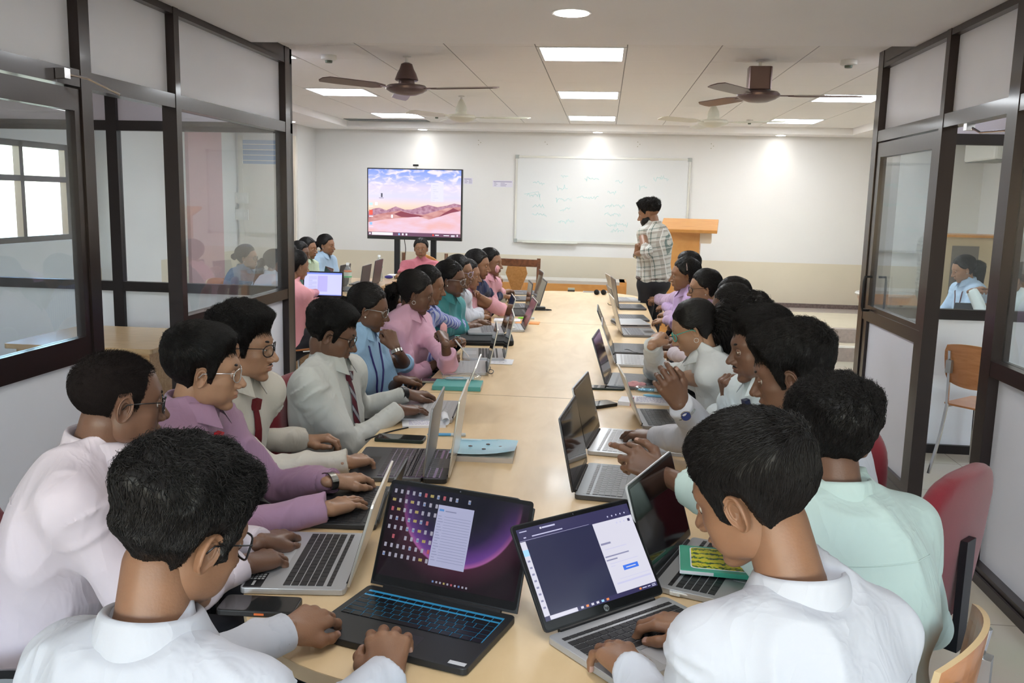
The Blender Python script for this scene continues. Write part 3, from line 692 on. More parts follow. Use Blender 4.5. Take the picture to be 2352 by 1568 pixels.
# ---- hand (right hand: fingers +x, back of hand +z, thumb +y)
CURL={'type':[(24,38,22),(26,42,24),(28,42,24),(30,44,24)],'flat':[(8,10,6),(6,10,6),(8,12,6),(10,14,8)],'fist':[(82,95,55)]*4,'relax':[(30,38,24),(36,44,26),(42,48,28),(46,50,30)],'point':[(12,14,8),(48,62,34),(58,70,38),(62,70,38)],'pen':[(48,48,18),(52,56,28),(66,76,40),(70,78,42)],'claw':[(38,32,16),(14,22,12),(34,58,28),(48,62,30)],'cup':[(62,62,32),(66,66,34),(70,70,36),(72,72,36)]}
def hand_geo(kind='type',side=1,q=1,fem=0,fat=0.,wr=.024):
    g=Geo(); sc=.90 if fem else 1.; cu=CURL[kind]
    B=[np.array([.090,.0305,.000]),np.array([.094,.0100,.003]),np.array([.089,-.0105,.002]),np.array([.080,-.0290,-.003])]
    LL=[.072,.080,.074,.058]; RD=[.0092,.0094,.0088,.0078]; SP=[5,1,-3,-8]; segs=[]; tips=[]
    for i in range(4):
        p0=B[i]; a=0; sp=R(SP[i]*(.4 if kind in('fist','cup') else 1.1)); ch=[p0]
        for k,fr in enumerate((.46,.30,.24)):
            a+=R(cu[i][k]); d=np.array([math.cos(a)*math.cos(sp),math.cos(a)*math.sin(sp),-math.sin(a)]); p0=p0+d*LL[i]*fr; ch.append(p0)
        segs.append(ch); tips.append((ch[-1],d,RD[i]))
    if kind in('fist','cup','pen'): th=[(.022,.024,-.012),(.056,.044,-.026),(.082,.036,-.040),(.100,.018,-.046)]
    elif kind=='claw': th=[(.022,.026,-.010),(.050,.056,-.020),(.082,.064,-.026),(.108,.060,-.034)]
    else: th=[(.020,.024,-.010),(.050,.048,-.018),(.078,.054,-.022),(.103,.050,-.028)]
    th=[np.array(t) for t in th]; dt=th[3]-th[2]; dt/=np.linalg.norm(dt); tips.append((th[3],dt,.0105))
    fr_=1+.25*fat
    def f(P):
        d=cap(P,(-.09,0,0),(-.012,0,0),wr*1.05,wr*.98)
        d=np.maximum(d,np.abs(P[:,2])-wr*.80)if False else d
        Q=P.copy(); Q[:,2]*=1.28
        d=cap(Q,(-.022,0,0),(.0,0,0),wr*1.0,wr)
        for i in range(4):
            b=B[i]; d=smin(d,cap(P,(.008,b[1]*.50,-.002),b*np.array([.96,1,1])+[0,0,-.002],.0135*fr_,.0108*fr_),.016)
        d=smin(d,cap(P,(.02,-.012,-.010),(.07,-.02,-.012),.012,.010),.014)
        d=smin(d,cap(P,th[0],th[1],.0165*fr_,.0125*fr_),.018)
        dt_=smin(cap(P,th[1],th[2],.0118,.0102),cap(P,th[2],th[3],.0105,.0085),.006); d=smin(d,dt_,.010)
        for i in range(4):
            c=segs[i]; r=RD[i]*fr_
            k=cap(P,c[0],c[1],r*1.05,r*.95); k=smin(k,np.linalg.norm(P-c[1],axis=1)-r*1.02,.003); k=smin(k,cap(P,c[1],c[2],r*.96,r*.88),.003); k=smin(k,cap(P,c[2],c[3],r*.90,r*.76),.003)
            d=smin(d,k,.0065)
        return d
    V,Fq=surfnet(f,(-.085,-.062,-.105),(.19,.085,.042),{2:.0021,1:.0032,0:.0046}[q])
    g.add(V,Fq,0)
    if q>0:
        for (t,d,r) in tips:   # nails
            up=np.array([0,0,1.]) if d is not dt else np.array([0,.5,.8]); up=up-d*(up@d); up/=np.linalg.norm(up); sd=np.cross(d,up)
            U,W_=np.meshgrid(np.linspace(-1,1,5),np.linspace(-1,1,5),indexing='ij'); U=U.ravel();W_=W_.ravel()
            P=t[None]-d*(.002)+d*(W_*.0055)[:,None]+sd*(U*r*.62)[:,None]+up*(r*.80+.0006-(U**2)*r*.26-(W_>0)*W_**2*.0012)[:,None]
            g.add(P,gridfaces(5,5,False),5)
    out=Geo()
    for V,Fq,M in zip(g.V,g.F,g.M):
        pass
    V=np.concatenate(g.V)*sc; Fq=np.concatenate(g.F); M=np.concatenate(g.M)
    if side<0: V=V*np.array([1,-1,1]); Fq=Fq[:,::-1]
    return V,Fq,M
HANDC={}
def nrm(v): v=np.asarray(v,float); return v/(np.linalg.norm(v)+1e-12)
SKIN={'d':(.150,.076,.048),'m':(.25,.125,.070),'l':(.36,.20,.122),'vd':(.075,.036,.024),'p':(.42,.24,.18)}
def skinm(k): return pm('skin_'+k,SKIN[k],.42,bump=.06,bscale=260,var=.10,vscale=14,sss=.07,spec=.45)
def lipm(k): c=SKIN[k]; return pm('lips_'+k,(c[0]*1.0,c[1]*.80,c[2]*.86),.38)
hairm=None
def hairmat(name='hair',col=(.0085,.007,.0068),rough=.46):
    return pm(name,col,rough,spec=.32,var=.25,vscale=40)
eyew=pm('eye_white',(.62,.58,.54),.2); iris=pm('iris_brown',(.018,.009,.006),.08); nailm=pm('nail',(.42,.25,.20),.25)
def shirtmat(name,col,pattern=None,rough=.75):
    if name in MATS: return MATS[name]
    m=pm(name,col,rough,bump=.03,bscale=900,sheen=.15,spec=.25); n=m.node_tree.nodes; l=m.node_tree.links; b=n['Principled BSDF']
    # soft wrinkles in the cloth (bump only)
    tc=n.new('ShaderNodeTexCoord'); mp=n.new('ShaderNodeMapping'); mp.inputs['Scale'].default_value=(9,9,4.5); mp.inputs['Rotation'].default_value=(.5,.4,.2); l.new(tc.outputs['Object'],mp.inputs[0])
    t=n.new('ShaderNodeTexNoise'); t.inputs['Scale'].default_value=1.1; t.inputs['Detail'].default_value=2; t.inputs['Distortion'].default_value=1.5; l.new(mp.outputs[0],t.inputs['Vector'])
    mr=n.new('ShaderNodeMath'); mr.operation='PINGPONG'; mr.inputs[1].default_value=.5; l.new(t.outputs['Fac'],mr.inputs[0])
    bp=n.new('ShaderNodeBump'); bp.inputs['Strength'].default_value=.18; bp.inputs['Distance'].default_value=.04; l.new(mr.outputs[0],bp.inputs['Height'])
    old=b.inputs['Normal'].links[0].from_node if b.inputs['Normal'].links else None
    if old: l.new(bp.outputs[0],old.inputs['Normal'])
    else: l.new(bp.outputs[0],b.inputs['Normal'])
    if pattern:
        u=n.new('ShaderNodeUVMap') if pattern[0]=='uv' else None
        sp=n.new('ShaderNodeSeparateXYZ'); m2=n.new('ShaderNodeMapping'); m2.inputs['Rotation'].default_value=pattern[3]; l.new(tc.outputs['Object'],m2.inputs[0]); l.new(m2.outputs[0],sp.inputs[0])
        cur=None
        base=n.new('ShaderNodeRGB'); base.outputs[0].default_value=(*col,1); cur=base.outputs[0]
        for axis,per,wd,c,off in pattern[1]:
            fr=n.new('ShaderNodeMath'); fr.operation='MULTIPLY_ADD'; fr.inputs[1].default_value=1/per; fr.inputs[2].default_value=off+50; l.new(sp.outputs[axis],fr.inputs[0])
            fc=n.new('ShaderNodeMath'); fc.operation='FRACT'; l.new(fr.outputs[0],fc.inputs[0])
            lt=n.new('ShaderNodeMath'); lt.operation='LESS_THAN'; lt.inputs[1].default_value=wd; l.new(fc.outputs[0],lt.inputs[0])
            ml=n.new('ShaderNodeMath'); ml.operation='MULTIPLY'; ml.inputs[1].default_value=pattern[2]; l.new(lt.outputs[0],ml.inputs[0])
            mx=n.new('ShaderNodeMixRGB'); l.new(ml.outputs[0],mx.inputs[0]); l.new(cur,mx.inputs[1]); mx.inputs[2].default_value=(*c,1); cur=mx.outputs[0]
        l.new(cur,b.inputs['Base Color'])
    return m
trousm=pm('dark_trousers',(.012,.012,.016),.8); shoem=pm('black_shoes',(.01,.01,.011),.3)
def ik(S,W_,a,b,pole):
    d=W_-S; L=np.linalg.norm(d)
    if L>(a+b)*.995: k=L/((a+b)*.995); a*=k; b*=k
    u=d/L; x=(a*a-b*b+L*L)/(2*L); h=math.sqrt(max(a*a-x*x,1e-6)); pl=np.asarray(pole,float); pl=pl-u*(pl@u); pl=nrm(pl)
    return S+u*x+pl*h
def tocam(P): d=CPOS-P; return math.atan2(d[1],d[0])
def fdir(az): return np.array([math.cos(az),math.sin(az),0.])
PEOPLE={}
def person(key,head,Y,th,label,tth=None,pitch=10,roll=0,lean=.12,skin='m',fem=0,fat=0.,q=1,hair='short',shirt=('white_shirt',(.80,.82,.83)),hands=(),sleeve='long',lid=None,gaze=10,
        glasses=None,hs=1.,beard=0,mous=0,hv=1.,sweep=(0,.7,0),tail=None,tie=None,seed=None,pattern=None,collar=True,bw=1.,neckdrop=.130,sh=0.,legs=True,stand=False,tshift=(0,0,0),puff=0.,lift=1.,hairtie=None,legdir=None,slip=None,yoke=False,part=1,haircol=None):
    """head=(px,py) of the mid-cranium, Y depth; th = facing relative to the direction to the camera (+ = towards picture right)"""
    t0=time.time(); seed=seed or (abs(hash(key))%1000 if False else sum(ord(c)*(i+3) for i,c in enumerate(key)))
    H=py(head[0],head[1],Y); az=tocam(H)+R(th); f=fdir(az); taz=az if tth is None else tocam(H)+R(tth); cf=fdir(taz); cs=np.array([cf[1],-cf[0],0.])  # cs = person's right
    lid=(12-pitch*.7) if lid is None else lid
    p=dict(q=q,fem=fem,fat=fat,hair=hair,seed=seed,beard=beard,mous=mous,lid=lid,gaze=gaze,hv=hv,sweep=sweep,puff=puff,lift=lift,part=part)
    if tie is not None: p['tie']=tie
    hsz=hs*(.955 if fem else 1.0)
    RM=rotz(az-math.pi/2)@roty(R(roll))@rotx(-R(pitch)); tow=lambda V:(np.asarray(V)*hsz)@RM.T+H
    root=empty('person',tuple(np.round((H[0],H[1],0),3)),0,label,'person'); O=np.array([round(H[0],3),round(H[1],3),0.])
    g,h,tp=build_head(p); body=Geo()
    for V,Fq,M in zip(g.V,g.F,g.M): pass
    body.add(tow(np.concatenate(g.V))-O,np.concatenate(g.F),np.concatenate(g.M))
    # skeleton
    up=np.array([0,0,1.]); fw_=RM@np.array([0,1,0]); 
    N=H+np.array([0,0,-neckdrop])-cf*(.045+.10*math.sin(R(max(pitch,0)))*.6)+np.array(tshift)
    if 'neck' in (slip or {}): N=np.array(slip['neck'])
    shw=(.148 if fem else .176)*bw; S={1:N+cs*shw+up*(-.066+sh)+cf*.010,-1:N-cs*shw+up*(-.066-sh)+cf*.010}
    tl=.48 if not stand else .50
    ldir=nrm(-cf*lean+up*-math.sqrt(max(.01,tl*tl-lean*lean))/1.) ; Pv=N-cf*lean-up*math.sqrt(tl*tl-lean*lean)
    sp=nrm(N-Pv); tf=nrm(np.cross(sp,cs)); tf=tf if tf@cf>0 else -tf
    fr=.90 if fem else 1.
    def tor(P,o=0.):
        X=P-N; L=np.stack([X@cs,X@tf,X@sp],1)
        L2=L.copy()
        d=ell(L,(0,-.012,-.17),((.190*bw*fr+o),(.118*bw+o),.20+o))
        d=smin(d,ell(L,(0,.004,-.36),(.140*bw*(1.02 if fem else 1)+o+.02*fat,.112*bw+o+.03*fat,.19)),.08)
        d=smin(d,ell(L,(0,-.01,-.47),(.165*bw+o,.125*bw+o,.14)),.06)
        if fem:
            for s_ in (-1,1): d=smin(d,ell(L,(s_*.065,.075,-.20),(.058+o,.05+o,.06+o)),.05)
        for s_ in (-1,1):
            s0=S[s_]
            d=smin(d,cap(P,N+cs*s_*.03-sp*.02-tf*.012,s0+sp*.012,.042+o,.040+o),.06)
        return d
    W_={};E={};hd={}
    for hnd in hands:
        s_=hnd['s']; w=hnd['w']; t_=hnd['t']
        w=np.array(pz(*w) if len(w)==3 and w[2]<1.6 and w[0]>5 else py(w[0],w[1],w[2]) if w[0]>5 else w,float); t_=np.array(pz(*t_) if len(t_)==3 and t_[2]<1.6 and t_[0]>5 else py(t_[0],t_[1],t_[2]) if t_[0]>5 else t_,float)
        if 'wy' in hnd: w=py(hnd['w'][0],hnd['w'][1],hnd['wy'])
        if 'ty' in hnd: t_=py(hnd['t'][0],hnd['t'][1],hnd['ty'])
        W_[s_]=w; hd[s_]=(nrm(t_-w),hnd)
    for s_ in (1,-1):
        if s_ not in W_:
            W_[s_]=S[s_]+cf*(.30 if not stand else .05)+up*(-.34 if not stand else -.5)-cs*s_*.04; hd[s_]=(nrm(cf*.8-up*.4-cs*s_*.3),dict(s=s_,k='relax'))
        E[s_]=(np.array(hd[s_][1]['e'] if hd[s_][1]['e'][0]<5 else pz(*hd[s_][1]['e'])) if 'e' in hd[s_][1] else None)
        if E[s_] is None: E[s_]=ik(S[s_],W_[s_],.285*(.93 if fem else 1),.25*(.93 if fem else 1),hd[s_][1].get('pole',tuple(cs*s_*.55-up*.8-cf*.25)))
    # skin arms + trunk
    def bf(P):
        d=cap(P,N-up*.03-tf*.01,H+RM@np.array([0,-.022,-.055])*hsz,.054*(.84 if fem else 1)+.008*fat,.051*(.84 if fem else 1)+.008*fat)
        d=smin(d,tor(P,-.018),.03)
        for s_ in (1,-1):
            u=cap(P,S[s_]-up*.01,E[s_],.042*fr,.036*fr); fo=cap(P,E[s_],W_[s_],.037*fr,.024*fr); d=smin(d,smin(u,fo,.02),.02)
        return d
    al=np.array([N,Pv,H-up*.05]+[S[1],S[-1],E[1],E[-1],W_[1],W_[-1]]); lo=al.min(0)-.12; hi=al.max(0)+.12; hi[2]=min(hi[2],max(H[2]-.0,E[1][2]+.06,E[-1][2]+.06,W_[1][2]+.05,W_[-1][2]+.05)); lo[2]=max(lo[2],Pv[2]-.1)
    V,Fq=surfnet(bf,lo,hi,{2:.0075,1:.010,0:.013}[q]); body.add(V-O,Fq,0)
    for s_ in (1,-1):
        d,hn=hd[s_]; k=hn.get('k','type'); kk=(k,s_,q,fem,round(fat,1))
        if kk not in HANDC: HANDC[kk]=hand_geo(k,s_,q,fem,fat)
        V,Fq,M=HANDC[kk]
        nup=np.array(hn.get('n',(0,0,1.)),float); nup=nup-d*(nup@d); nup=nrm(nup); yy=np.cross(nup,d)  # +y (left of x) 
        # right hand: thumb on +y with x=fingers,z=back
        Mt=np.stack([d,yy,nup],1); hsx=hn.get('hs',1.)
        body.add((V*hsx)@Mt.T+W_[s_]-O,Fq,M); W_[(s_,'M')]=Mt
    hm=hairmat() if hair!='buzz' else pm('hair_stubble',(.012,.008,.0075),.85,bump=.5,bscale=900,spec=.2)
    bo=body.build('body',[skinm(skin),lipm(skin),eyew,iris,hm,nailm],root)
    # hair
    hg=Geo(); hg.add(tow(np.concatenate(h.V))-O,np.concatenate(h.F),0)
    if tail:
        kind=tail[0]; T=tow(tp*np.array([1,.93,1]))
        if kind=='bun': 
            c=tow(tp+np.array([0,-.012,-.004])); 
            for k in range(3):
                a=np.linspace(0,2*np.pi,15); ring=np.stack([.020*np.cos(a)*(1-.2*k),np.full(15,-.010*k),.020*np.sin(a)*(1-.2*k)],1); V,f_=tubeq(ring,.015-.002*k,10); hg.add(c+V@RM.T-O,f_,0)
            V,f_=sph((0,0,0),.028,14); hg.add(c+V@RM.T-O,f_,0)
        else:
            pts=[T]+[T+RM@np.array([0,-.035,-.02])*1.]+[N-cf*(.085+a_)+cs*b_+up*c_ for a_,b_,c_ in tail[1]]
            tailgeo(hg,np.array(pts)-O,tail[2],tail[3],seed,{2:900,1:500,0:220}[q],tail[4],{2:.0011,1:.0016,0:.0022}[q],tail[5] if len(tail)>5 else 0.)
    hg.build('hair',[hm],root)
    if hairtie:
        c=tow(tp+np.array([0,-.012,0])); a=np.linspace(0,2*np.pi,22); ring=np.stack([.027*np.cos(a),-.012+.004*np.sin(a*5),.027*np.sin(a)],1); V,f_=tubeq(ring,.011+.003*np.sin(a*7),8)
        gg=Geo(); gg.add(c+V@RM.T-O,f_,0); gg.build('hair_tie',[pm(*hairtie)],root)
    # shirt
    sm=shirtmat(shirt[0],shirt[1],pattern)
    slen={'long':1.,'mid':.45,'elbow':.08,'short':-.5}[sleeve]; res={2:.0062,1:.0085,0:.012}[q]
    arms={}
    for s_ in (1,-1):
        if slen>0: arms[s_]=[(S[s_]-up*.008,E[s_],.047*fr*bw,.047*fr),(E[s_],E[s_]+(W_[s_]-E[s_])*(slen*.97 if slen==1 else slen),.047*fr,(.036 if slen==1 else .046)*fr)]
        else: arms[s_]=[(S[s_]+up*.004,S[s_]+(E[s_]-S[s_])*(1+slen),.056*fr*bw,.053*fr)]
    def sf_(P):
        d=tor(P,.006)
        nk=cap(P,N-up*.03,N+up*.060+cf*.012,.062*fr,.057*fr); d=smin(d,nk,.03)
        for s_ in (1,-1):
            k=None
            for (a,b,ra,rb) in arms[s_]:
                c=cap(P,a,b,ra,rb); k=c if k is None else smin(k,c,.018)
            a,b=arms[s_][-1][0],arms[s_][-1][1]; ax=nrm(b-a); k=np.maximum(k,(P-b)@ax-.004)
            d=smin(d,k,.07)
        d=np.maximum(d,(P-(N+up*.040))@nrm(up*.93-cf*.38)-.006)   # neck opening
        if not stand: d=np.maximum(d,-(P-Pv)@sp-.10)
        else: d=np.maximum(d,-(P-Pv)@sp-.06)
        # wrinkles
        w=np.zeros(len(P)); near=np.abs(d)<.02
        Q=P[near]-O
        if len(Q):
            L=np.stack([Q@cs,Q@tf,Q@sp],1)*np.array([7,7,3.5])
            wr=(1-np.abs(vnoise(L+seed,seed)))**4*.014+(1-np.abs(vnoise(L*2.1+seed,seed+5)))**3*.004
            for s_ in (1,-1):
                for (a,b,ra,rb),amp in zip(arms[s_],(.009,.011)):
                    ax=b-a; Ln=np.linalg.norm(ax); t=((Q+O-a)@ax)/Ln**2; dist=cap(Q+O,a,b,ra,rb); m_=(dist<.03)&(t>-.1)&(t<1.1)
                    fold=np.exp(-((t-(1 if ra>=.05 else 0))/.35)**2)
                    ww=(1-np.abs(vnoise(np.stack([t*Ln*34,((Q-a+O)@cs)*9,((Q-a+O)@up)*9],1)+seed,seed+2)))**3*amp*(.45+fold)
                    wr=np.where(m_,np.maximum(wr,ww)*1.,wr)
            w[near]=wr
        return d-w+.002
    alt=np.array([N,Pv,N+up*.05]+[x for s_ in (1,-1) for a in arms[s_] for x in a[:2]]+[S[1]+cs*.07,S[-1]-cs*.07]); lo=alt.min(0)-.13; hi=alt.max(0)+.09
    V,Fq=surfnet(sf_,lo,hi,res); sg=Geo(); sg.add(V-O,Fq,0)
    if slen>0:
        for s_ in (1,-1):
            b=arms[s_][-1][1]; ax=nrm(b-arms[s_][-1][0]); r_=arms[s_][-1][3]; n_=20; cl_=.055 if slen==1 else .035
            prof=[(-.1*r_,-cl_-.0),(.0022,-cl_),(.003,-cl_*.5),(.0028,0.002),(.0015,.004),(-.002,.003),(-.0045,-.012)]
            A=nrm(np.cross(ax,up+.01)); B_=np.cross(ax,A); an=2*np.pi*np.arange(n_)/n_
            VV=np.stack([b+ax*z+(r_+dr)*(np.cos(an)[:,None]*A+np.sin(an)[:,None]*B_) for dr,z in prof],1); sg.add(VV.reshape(-1,3)-O,gridfaces(n_,len(prof)),0)
    so=sg.build('shirt',[sm],root)
    if collar:
        cg=Geo(); n_=49; ph=np.linspace(R(12),R(348),n_)   # 0=front
        rr0=.060*(.88 if fem else 1)+.006*fat; base=N+up*.026+cf*.010
        prof=[('in',0.,-.012,0),('in',-.003,.018,0),('top',-.002,.034,0),('top',.004,.037,0),('leaf',.009,.031,0),('leaf',.016,.008,.5),('leaf',.0235,-.013,1),('leaf',.0225,-.0155,1),('leaf',.013,.006,.5),('leaf',.003,.028,0),('in',.004,-.010,0)]
        VV=np.zeros((n_,len(prof),3))
        for i,a in enumerate(ph):
            fr_=max(0,math.cos(a)); dirn=cf*math.cos(a)+cs*math.sin(a); front=math.exp(-(min(a,2*math.pi-a)/R(34))**2)
            for j,(kd,dr,dz,lf) in enumerate(prof):
                z=dz-.026*(.5+.5*math.cos(a))-lf*front*.024; rad=rr0+dr+lf*front*.020+.004*(1-fr_)*0
                q_=base+dirn*rad*(1.06 if kd!='x' else 1)+up*z
                if front>.1 and lf: q_=q_+cs*np.sign(math.sin(a))*.010*front*lf
                VV[i,j]=q_
        cg.add(VV.reshape(-1,3)-O,gridfaces(n_,len(prof),False),0)
        cg.build('collar',[sm],root)
    # trousers / legs
    if legs:
        lg=Geo(); ld=cf if legdir is None else nrm(legdir)
        hipz=Pv-up*.02; J={}
        for s_ in (1,-1):
            hp=hipz+cs*s_*.09
            if stand: kn=hp+up*-(hp[2]-.5)+ld*.03; an_=np.array([hp[0],hp[1],.08])
            else: kn=hp+ld*.42+cs*s_*.03; kn[2]=.53; an_=kn-ld*.06; an_[2]=.10
            J[s_]=(hp,kn,an_)
        def lf(P):
            X=P-Pv; L=np.stack([X@cs,X@tf,X@sp],1); d=ell(L,(0,-.005,-.03),(.178*bw,.135*bw,.12))
            for s_ in (1,-1):
                hp,kn,an_=J[s_]; d=smin(d,smin(cap(P,hp,kn,.088 if not stand else .095,.060),cap(P,kn,an_,.060,.048),.03),.035)
            if stand: d=np.maximum(d,(P-Pv)@up-.035)
            return d
        al=np.array([x for s_ in (1,-1) for x in J[s_]]+[Pv]); V,Fq=surfnet(lf,al.min(0)-.2,al.max(0)+.18,.022 if not stand else .012); lg.add(V-O,Fq,0)
        lg.build('trousers',[trousm],root)
        for s_ in (1,-1):
            an_=J[s_][2]; sh_=Geo(); c=np.array([an_[0],an_[1],.0]); 
            P,f_=sph((0,0,0),1.,16); P=P*np.array([.048,.135,.055]); P[:,2]=np.where(P[:,2]<0,P[:,2]*.6,P[:,2]*(1.1-.35*P[:,1]/.135)); P=P@rotz(math.atan2(ld[1],ld[0])-math.pi/2).T+c+ld*.06+up*.034
            sh_.add(P-O,f_,0); sh_.build('shoe',[shoem],root)
    if glasses:
        col=glasses; gm=pm('frame_'+col,{'black':(.01,.01,.012),'silver':(.55,.55,.56),'teal':(.02,.42,.36),'gold':(.45,.36,.22),'lilac':(.45,.36,.5)}[col],.25,metal=.6 if col in('silver','gold') else 0)
        mb=MB(); a=np.linspace(0,2*np.pi,25)[:-1]
        for s_ in (-1,1):
            ring=np.stack([s_*.033+.0255*np.sign(np.cos(a))*np.abs(np.cos(a))**.75,.1015-.10*np.abs(.0255*np.cos(a)*1.)*0-(.02*((s_*.033+.0255*np.cos(a))*s_/.06)**2),-.006+.0195*np.sign(np.sin(a))*np.abs(np.sin(a))**.8],1)
            mb.tube(tow(ring)-O,.0012 if col in('silver','gold') else .0018,6,closed=True)
            mb.tube(tow([(s_*.0585,.083,.004),(s_*.069,.075,.005),(s_*.076,.03,.003),(s_*.078,.0,.0),(s_*.077,-.010,-.012)])-O,.0014,6)
        mb.tube(tow([(-.0085,.101,.0),(0,.103,.003),(.0085,.101,.0)])-O,.0014,6)
        go=mb.build('glasses',gm,root,smooth=True)
        lm=MB()
        for s_ in (-1,1):
            ring=np.stack([s_*.033+.025*np.sign(np.cos(a))*np.abs(np.cos(a))**.75,.1015-.02*((s_*.033+.025*np.cos(a))*s_/.06)**2,-.006+.019*np.sign(np.sin(a))*np.abs(np.sin(a))**.8],1)
            lm.add(tow(ring)-O,[tuple(range(24))])
        lm.build('lenses',glassm('lens_glass',refl=.22,dirt=.01),go)
    PEOPLE[key]=dict(sm=sm,sf=sf_,root=root,O=O,N=N,H=H,cf=cf,cs=cs,S=S,E=E,W=W_,tor=tor,sp=sp,tf=tf,tow=tow,RM=RM,up=up,Pv=Pv,taz=taz)
    return PEOPLE[key]
def on_front(P,down,side=0.,out=.012):
    """point on the shirt front, `down` metres below the collar along the spine"""
    o=P['N']-P['sp']*down+P['cs']*side-P['tf']*.02; lo,hi=0.,.3
    for _ in range(24):
        m=(lo+hi)/2
        if P['sf']((o+P['tf']*m)[None])[0]<0: lo=m
        else: hi=m
    return o+P['tf']*(hi+out)
def on_back(P,down,side=0.,out=.010):
    o=P['N']-P['sp']*down+P['cs']*side; lo,hi=0.,.3
    for _ in range(24):
        m=(lo+hi)/2
        if P['sf']((o-P['tf']*m)[None])[0]<0: lo=m
        else: hi=m
    return o-P['tf']*(hi+out)
def necktie(P,m,w=.034,L=.40,top=.055):
    n=12; V=[]; 
    for i in range(n):
        s=top+L*i/(n-1); c=on_front(P,s,0,.009)-P['O']; hw=w*(.35+.65*min(1,i/(n-3))) if i<n-1 else .002
        V+= [c-P['cs']*hw,c+P['cs']*hw+P['tf']*0,c+P['cs']*hw-P['tf']*.004,c-P['cs']*hw-P['tf']*.004]
    mb=MB(); Fs=[]
    for i in range(n-1):
        for k in range(4): Fs.append((i*4+k,i*4+(k+1)%4,(i+1)*4+(k+1)%4,(i+1)*4+k))
    mb.add(V,Fs); k=on_front(P,top-.008,0,.012)-P['O']; M=np.eye(4); M[:3,0]=P['cs']; M[:3,1]=P['tf']; M[:3,2]=P['sp']; M[:3,3]=k
    mb.prism([(-.013,-.01),(.013,-.01),(.016,.010),(-.016,.010)],-.018,.020,M=M)
    return mb.build('necktie',m,P['root'],bevel=.002)
def yoke(P,down=.11,w=.15):
    pts=[on_back(P,down+.012*(1-(x/w)**2),x,.0006) for x in np.linspace(-w,w,29)]
    return MB().tube(np.array(pts)-P['O'],.0016,5).build('yoke_seam',P['root'].children[2].data.materials[0] if 0 else P['sm'],P['root'],smooth=True)
def lanyard(P,m,L=.34):
    mb=MB()
    for s_ in (-1,1):
        pts=[P['N']-P['tf']*.07+P['up']*.005,P['N']+P['cs']*s_*.070+P['up']*.006]+[on_front(P,d,s_*(.062*(1-d/L)+.004),.004) for d in np.linspace(.05,L,8)]
        mb.tube(np.array(pts)-P['O'],.0045,6)
    return mb.build('lanyard',m,P['root'],smooth=True)
def watch(P,s_,m,face=None,wide=.018,r=.030,name='wristwatch',faceup=None,off=-.02,flat=.84):
    M3=P['W'][(s_,'M')]; c=P['W'][s_]+M3[:,0]*off; a=np.linspace(0,2*np.pi,29)[:-1]; mb=MB(); prof=[(-wide/2,.0),(-wide/2,.0035),(wide/2,.0035),(wide/2,.0)]
    V=[]; 
    for t in a:
        for z,dr in prof: V.append(c+M3[:,0]*z+(r+dr)*(math.cos(t)*M3[:,1]+math.sin(t)*M3[:,2]*flat)-P['O'])
    Fs=[(i*4+k,((i+1)%28)*4+k,((i+1)%28)*4+(k+1)%4,i*4+(k+1)%4) for i in range(28) for k in range(4)]
    mb.add(V,Fs); o=mb.build(name,m,P['root'])
    if face:
        M=np.eye(4); fu=M3[:,2] if faceup is None else nrm(np.array(faceup)); fu=nrm(fu-M3[:,0]*(fu@M3[:,0])); M[:3,0]=M3[:,0]; M[:3,2]=fu; M[:3,1]=np.cross(fu,M3[:,0]); M[:3,3]=c+fu*(r*.93)-P['O']
        d=MB(); d.lathe([(.017,0),(.018,.004),(.0165,.007)],24,M=M); d.build('watch_case',m,o,smooth=False)
        d=MB(); d.lathe([(.0155,.0068),(.0155,.0078)],24,M=M); d.build('dial',face,o)
    return o
def ring_(P,s_,f=1):
    M3=P['W'][(s_,'M')]; c=P['W'][s_]+M3@np.array([.112,[.032,.0105,-.012,-.03][f],-.013]); a=np.linspace(0,2*np.pi,17)[:-1]
    mb=MB(); mb.tube(np.array([c+.0098*(math.cos(t)*M3[:,1]+math.sin(t)*M3[:,2]) for t in a])-P['O'],.0014,6,closed=True); return mb.build('ring',pm('silver',(.7,.68,.62),.2,metal=1.),P['root'],smooth=True)
def earring(P,s_,kind='stud'):
    mb=MB(); m=pm('pearl',(.8,.76,.7),.2,metal=.2)
    if kind=='stud': mb.ball(P['tow']([(s_*.083,.002,-.041)])[0]-P['O'],.0042,10)
    elif kind=='hoop': a=np.linspace(0,2*np.pi,17)[:-1]; mb.tube(P['tow'](np.stack([np.full(16,s_*.082),.002+.010*np.cos(a),-.050+.010*np.sin(a)],1))-P['O'],.0012,6,closed=True)
    else:
        for dz in (-.042,-.062): mb.ball(P['tow']([(s_*.083,.002,dz)])[0]-P['O'],.0045,10)
    return mb.build('earring',m,P['root'],smooth=True)
# ================================================================ FURNITURE AND THINGS
tabm=wood('table_beech',(.70,.50,.27),(.78,.58,.34),(3.,.9,3.),.42,.10,.6); tabe=pm('table_edge',(.72,.56,.36),.4)
deskm=wood('desk_teak',(.46,.26,.11),(.62,.40,.20),(2.,9,9),.35,.3,2.5); orangew=wood('orange_wood',(.56,.25,.065),(.64,.31,.09),(1.5,12,2),.4,.2,1.); darkw=wood('dark_carved_wood',(.10,.035,.015),(.18,.07,.03),(4,4,4),.3,.4,2.)
TZ=.74
def table_outline(n=40):
    cx,hw,y0,y1=-.222,.638,1.535,9.25; pts=[]
    def arc(cy,ry,s):
        out=[]
        for k in range(n+1):
            a=math.pi*k/n; c,s_=math.cos(a),math.sin(a); out.append((cx+hw*math.copysign(abs(c)**(2/2.6),c),cy+s*ry*abs(s_)**(2/2.6)))
        return out
    a=arc(8.55,.70,1); b=arc(2.35,.815,-1); return a+b[::-1]
e=empty('conference_table',(-.222,5.4,0),0,'long beech conference table with rounded ends down the middle of the room','table')
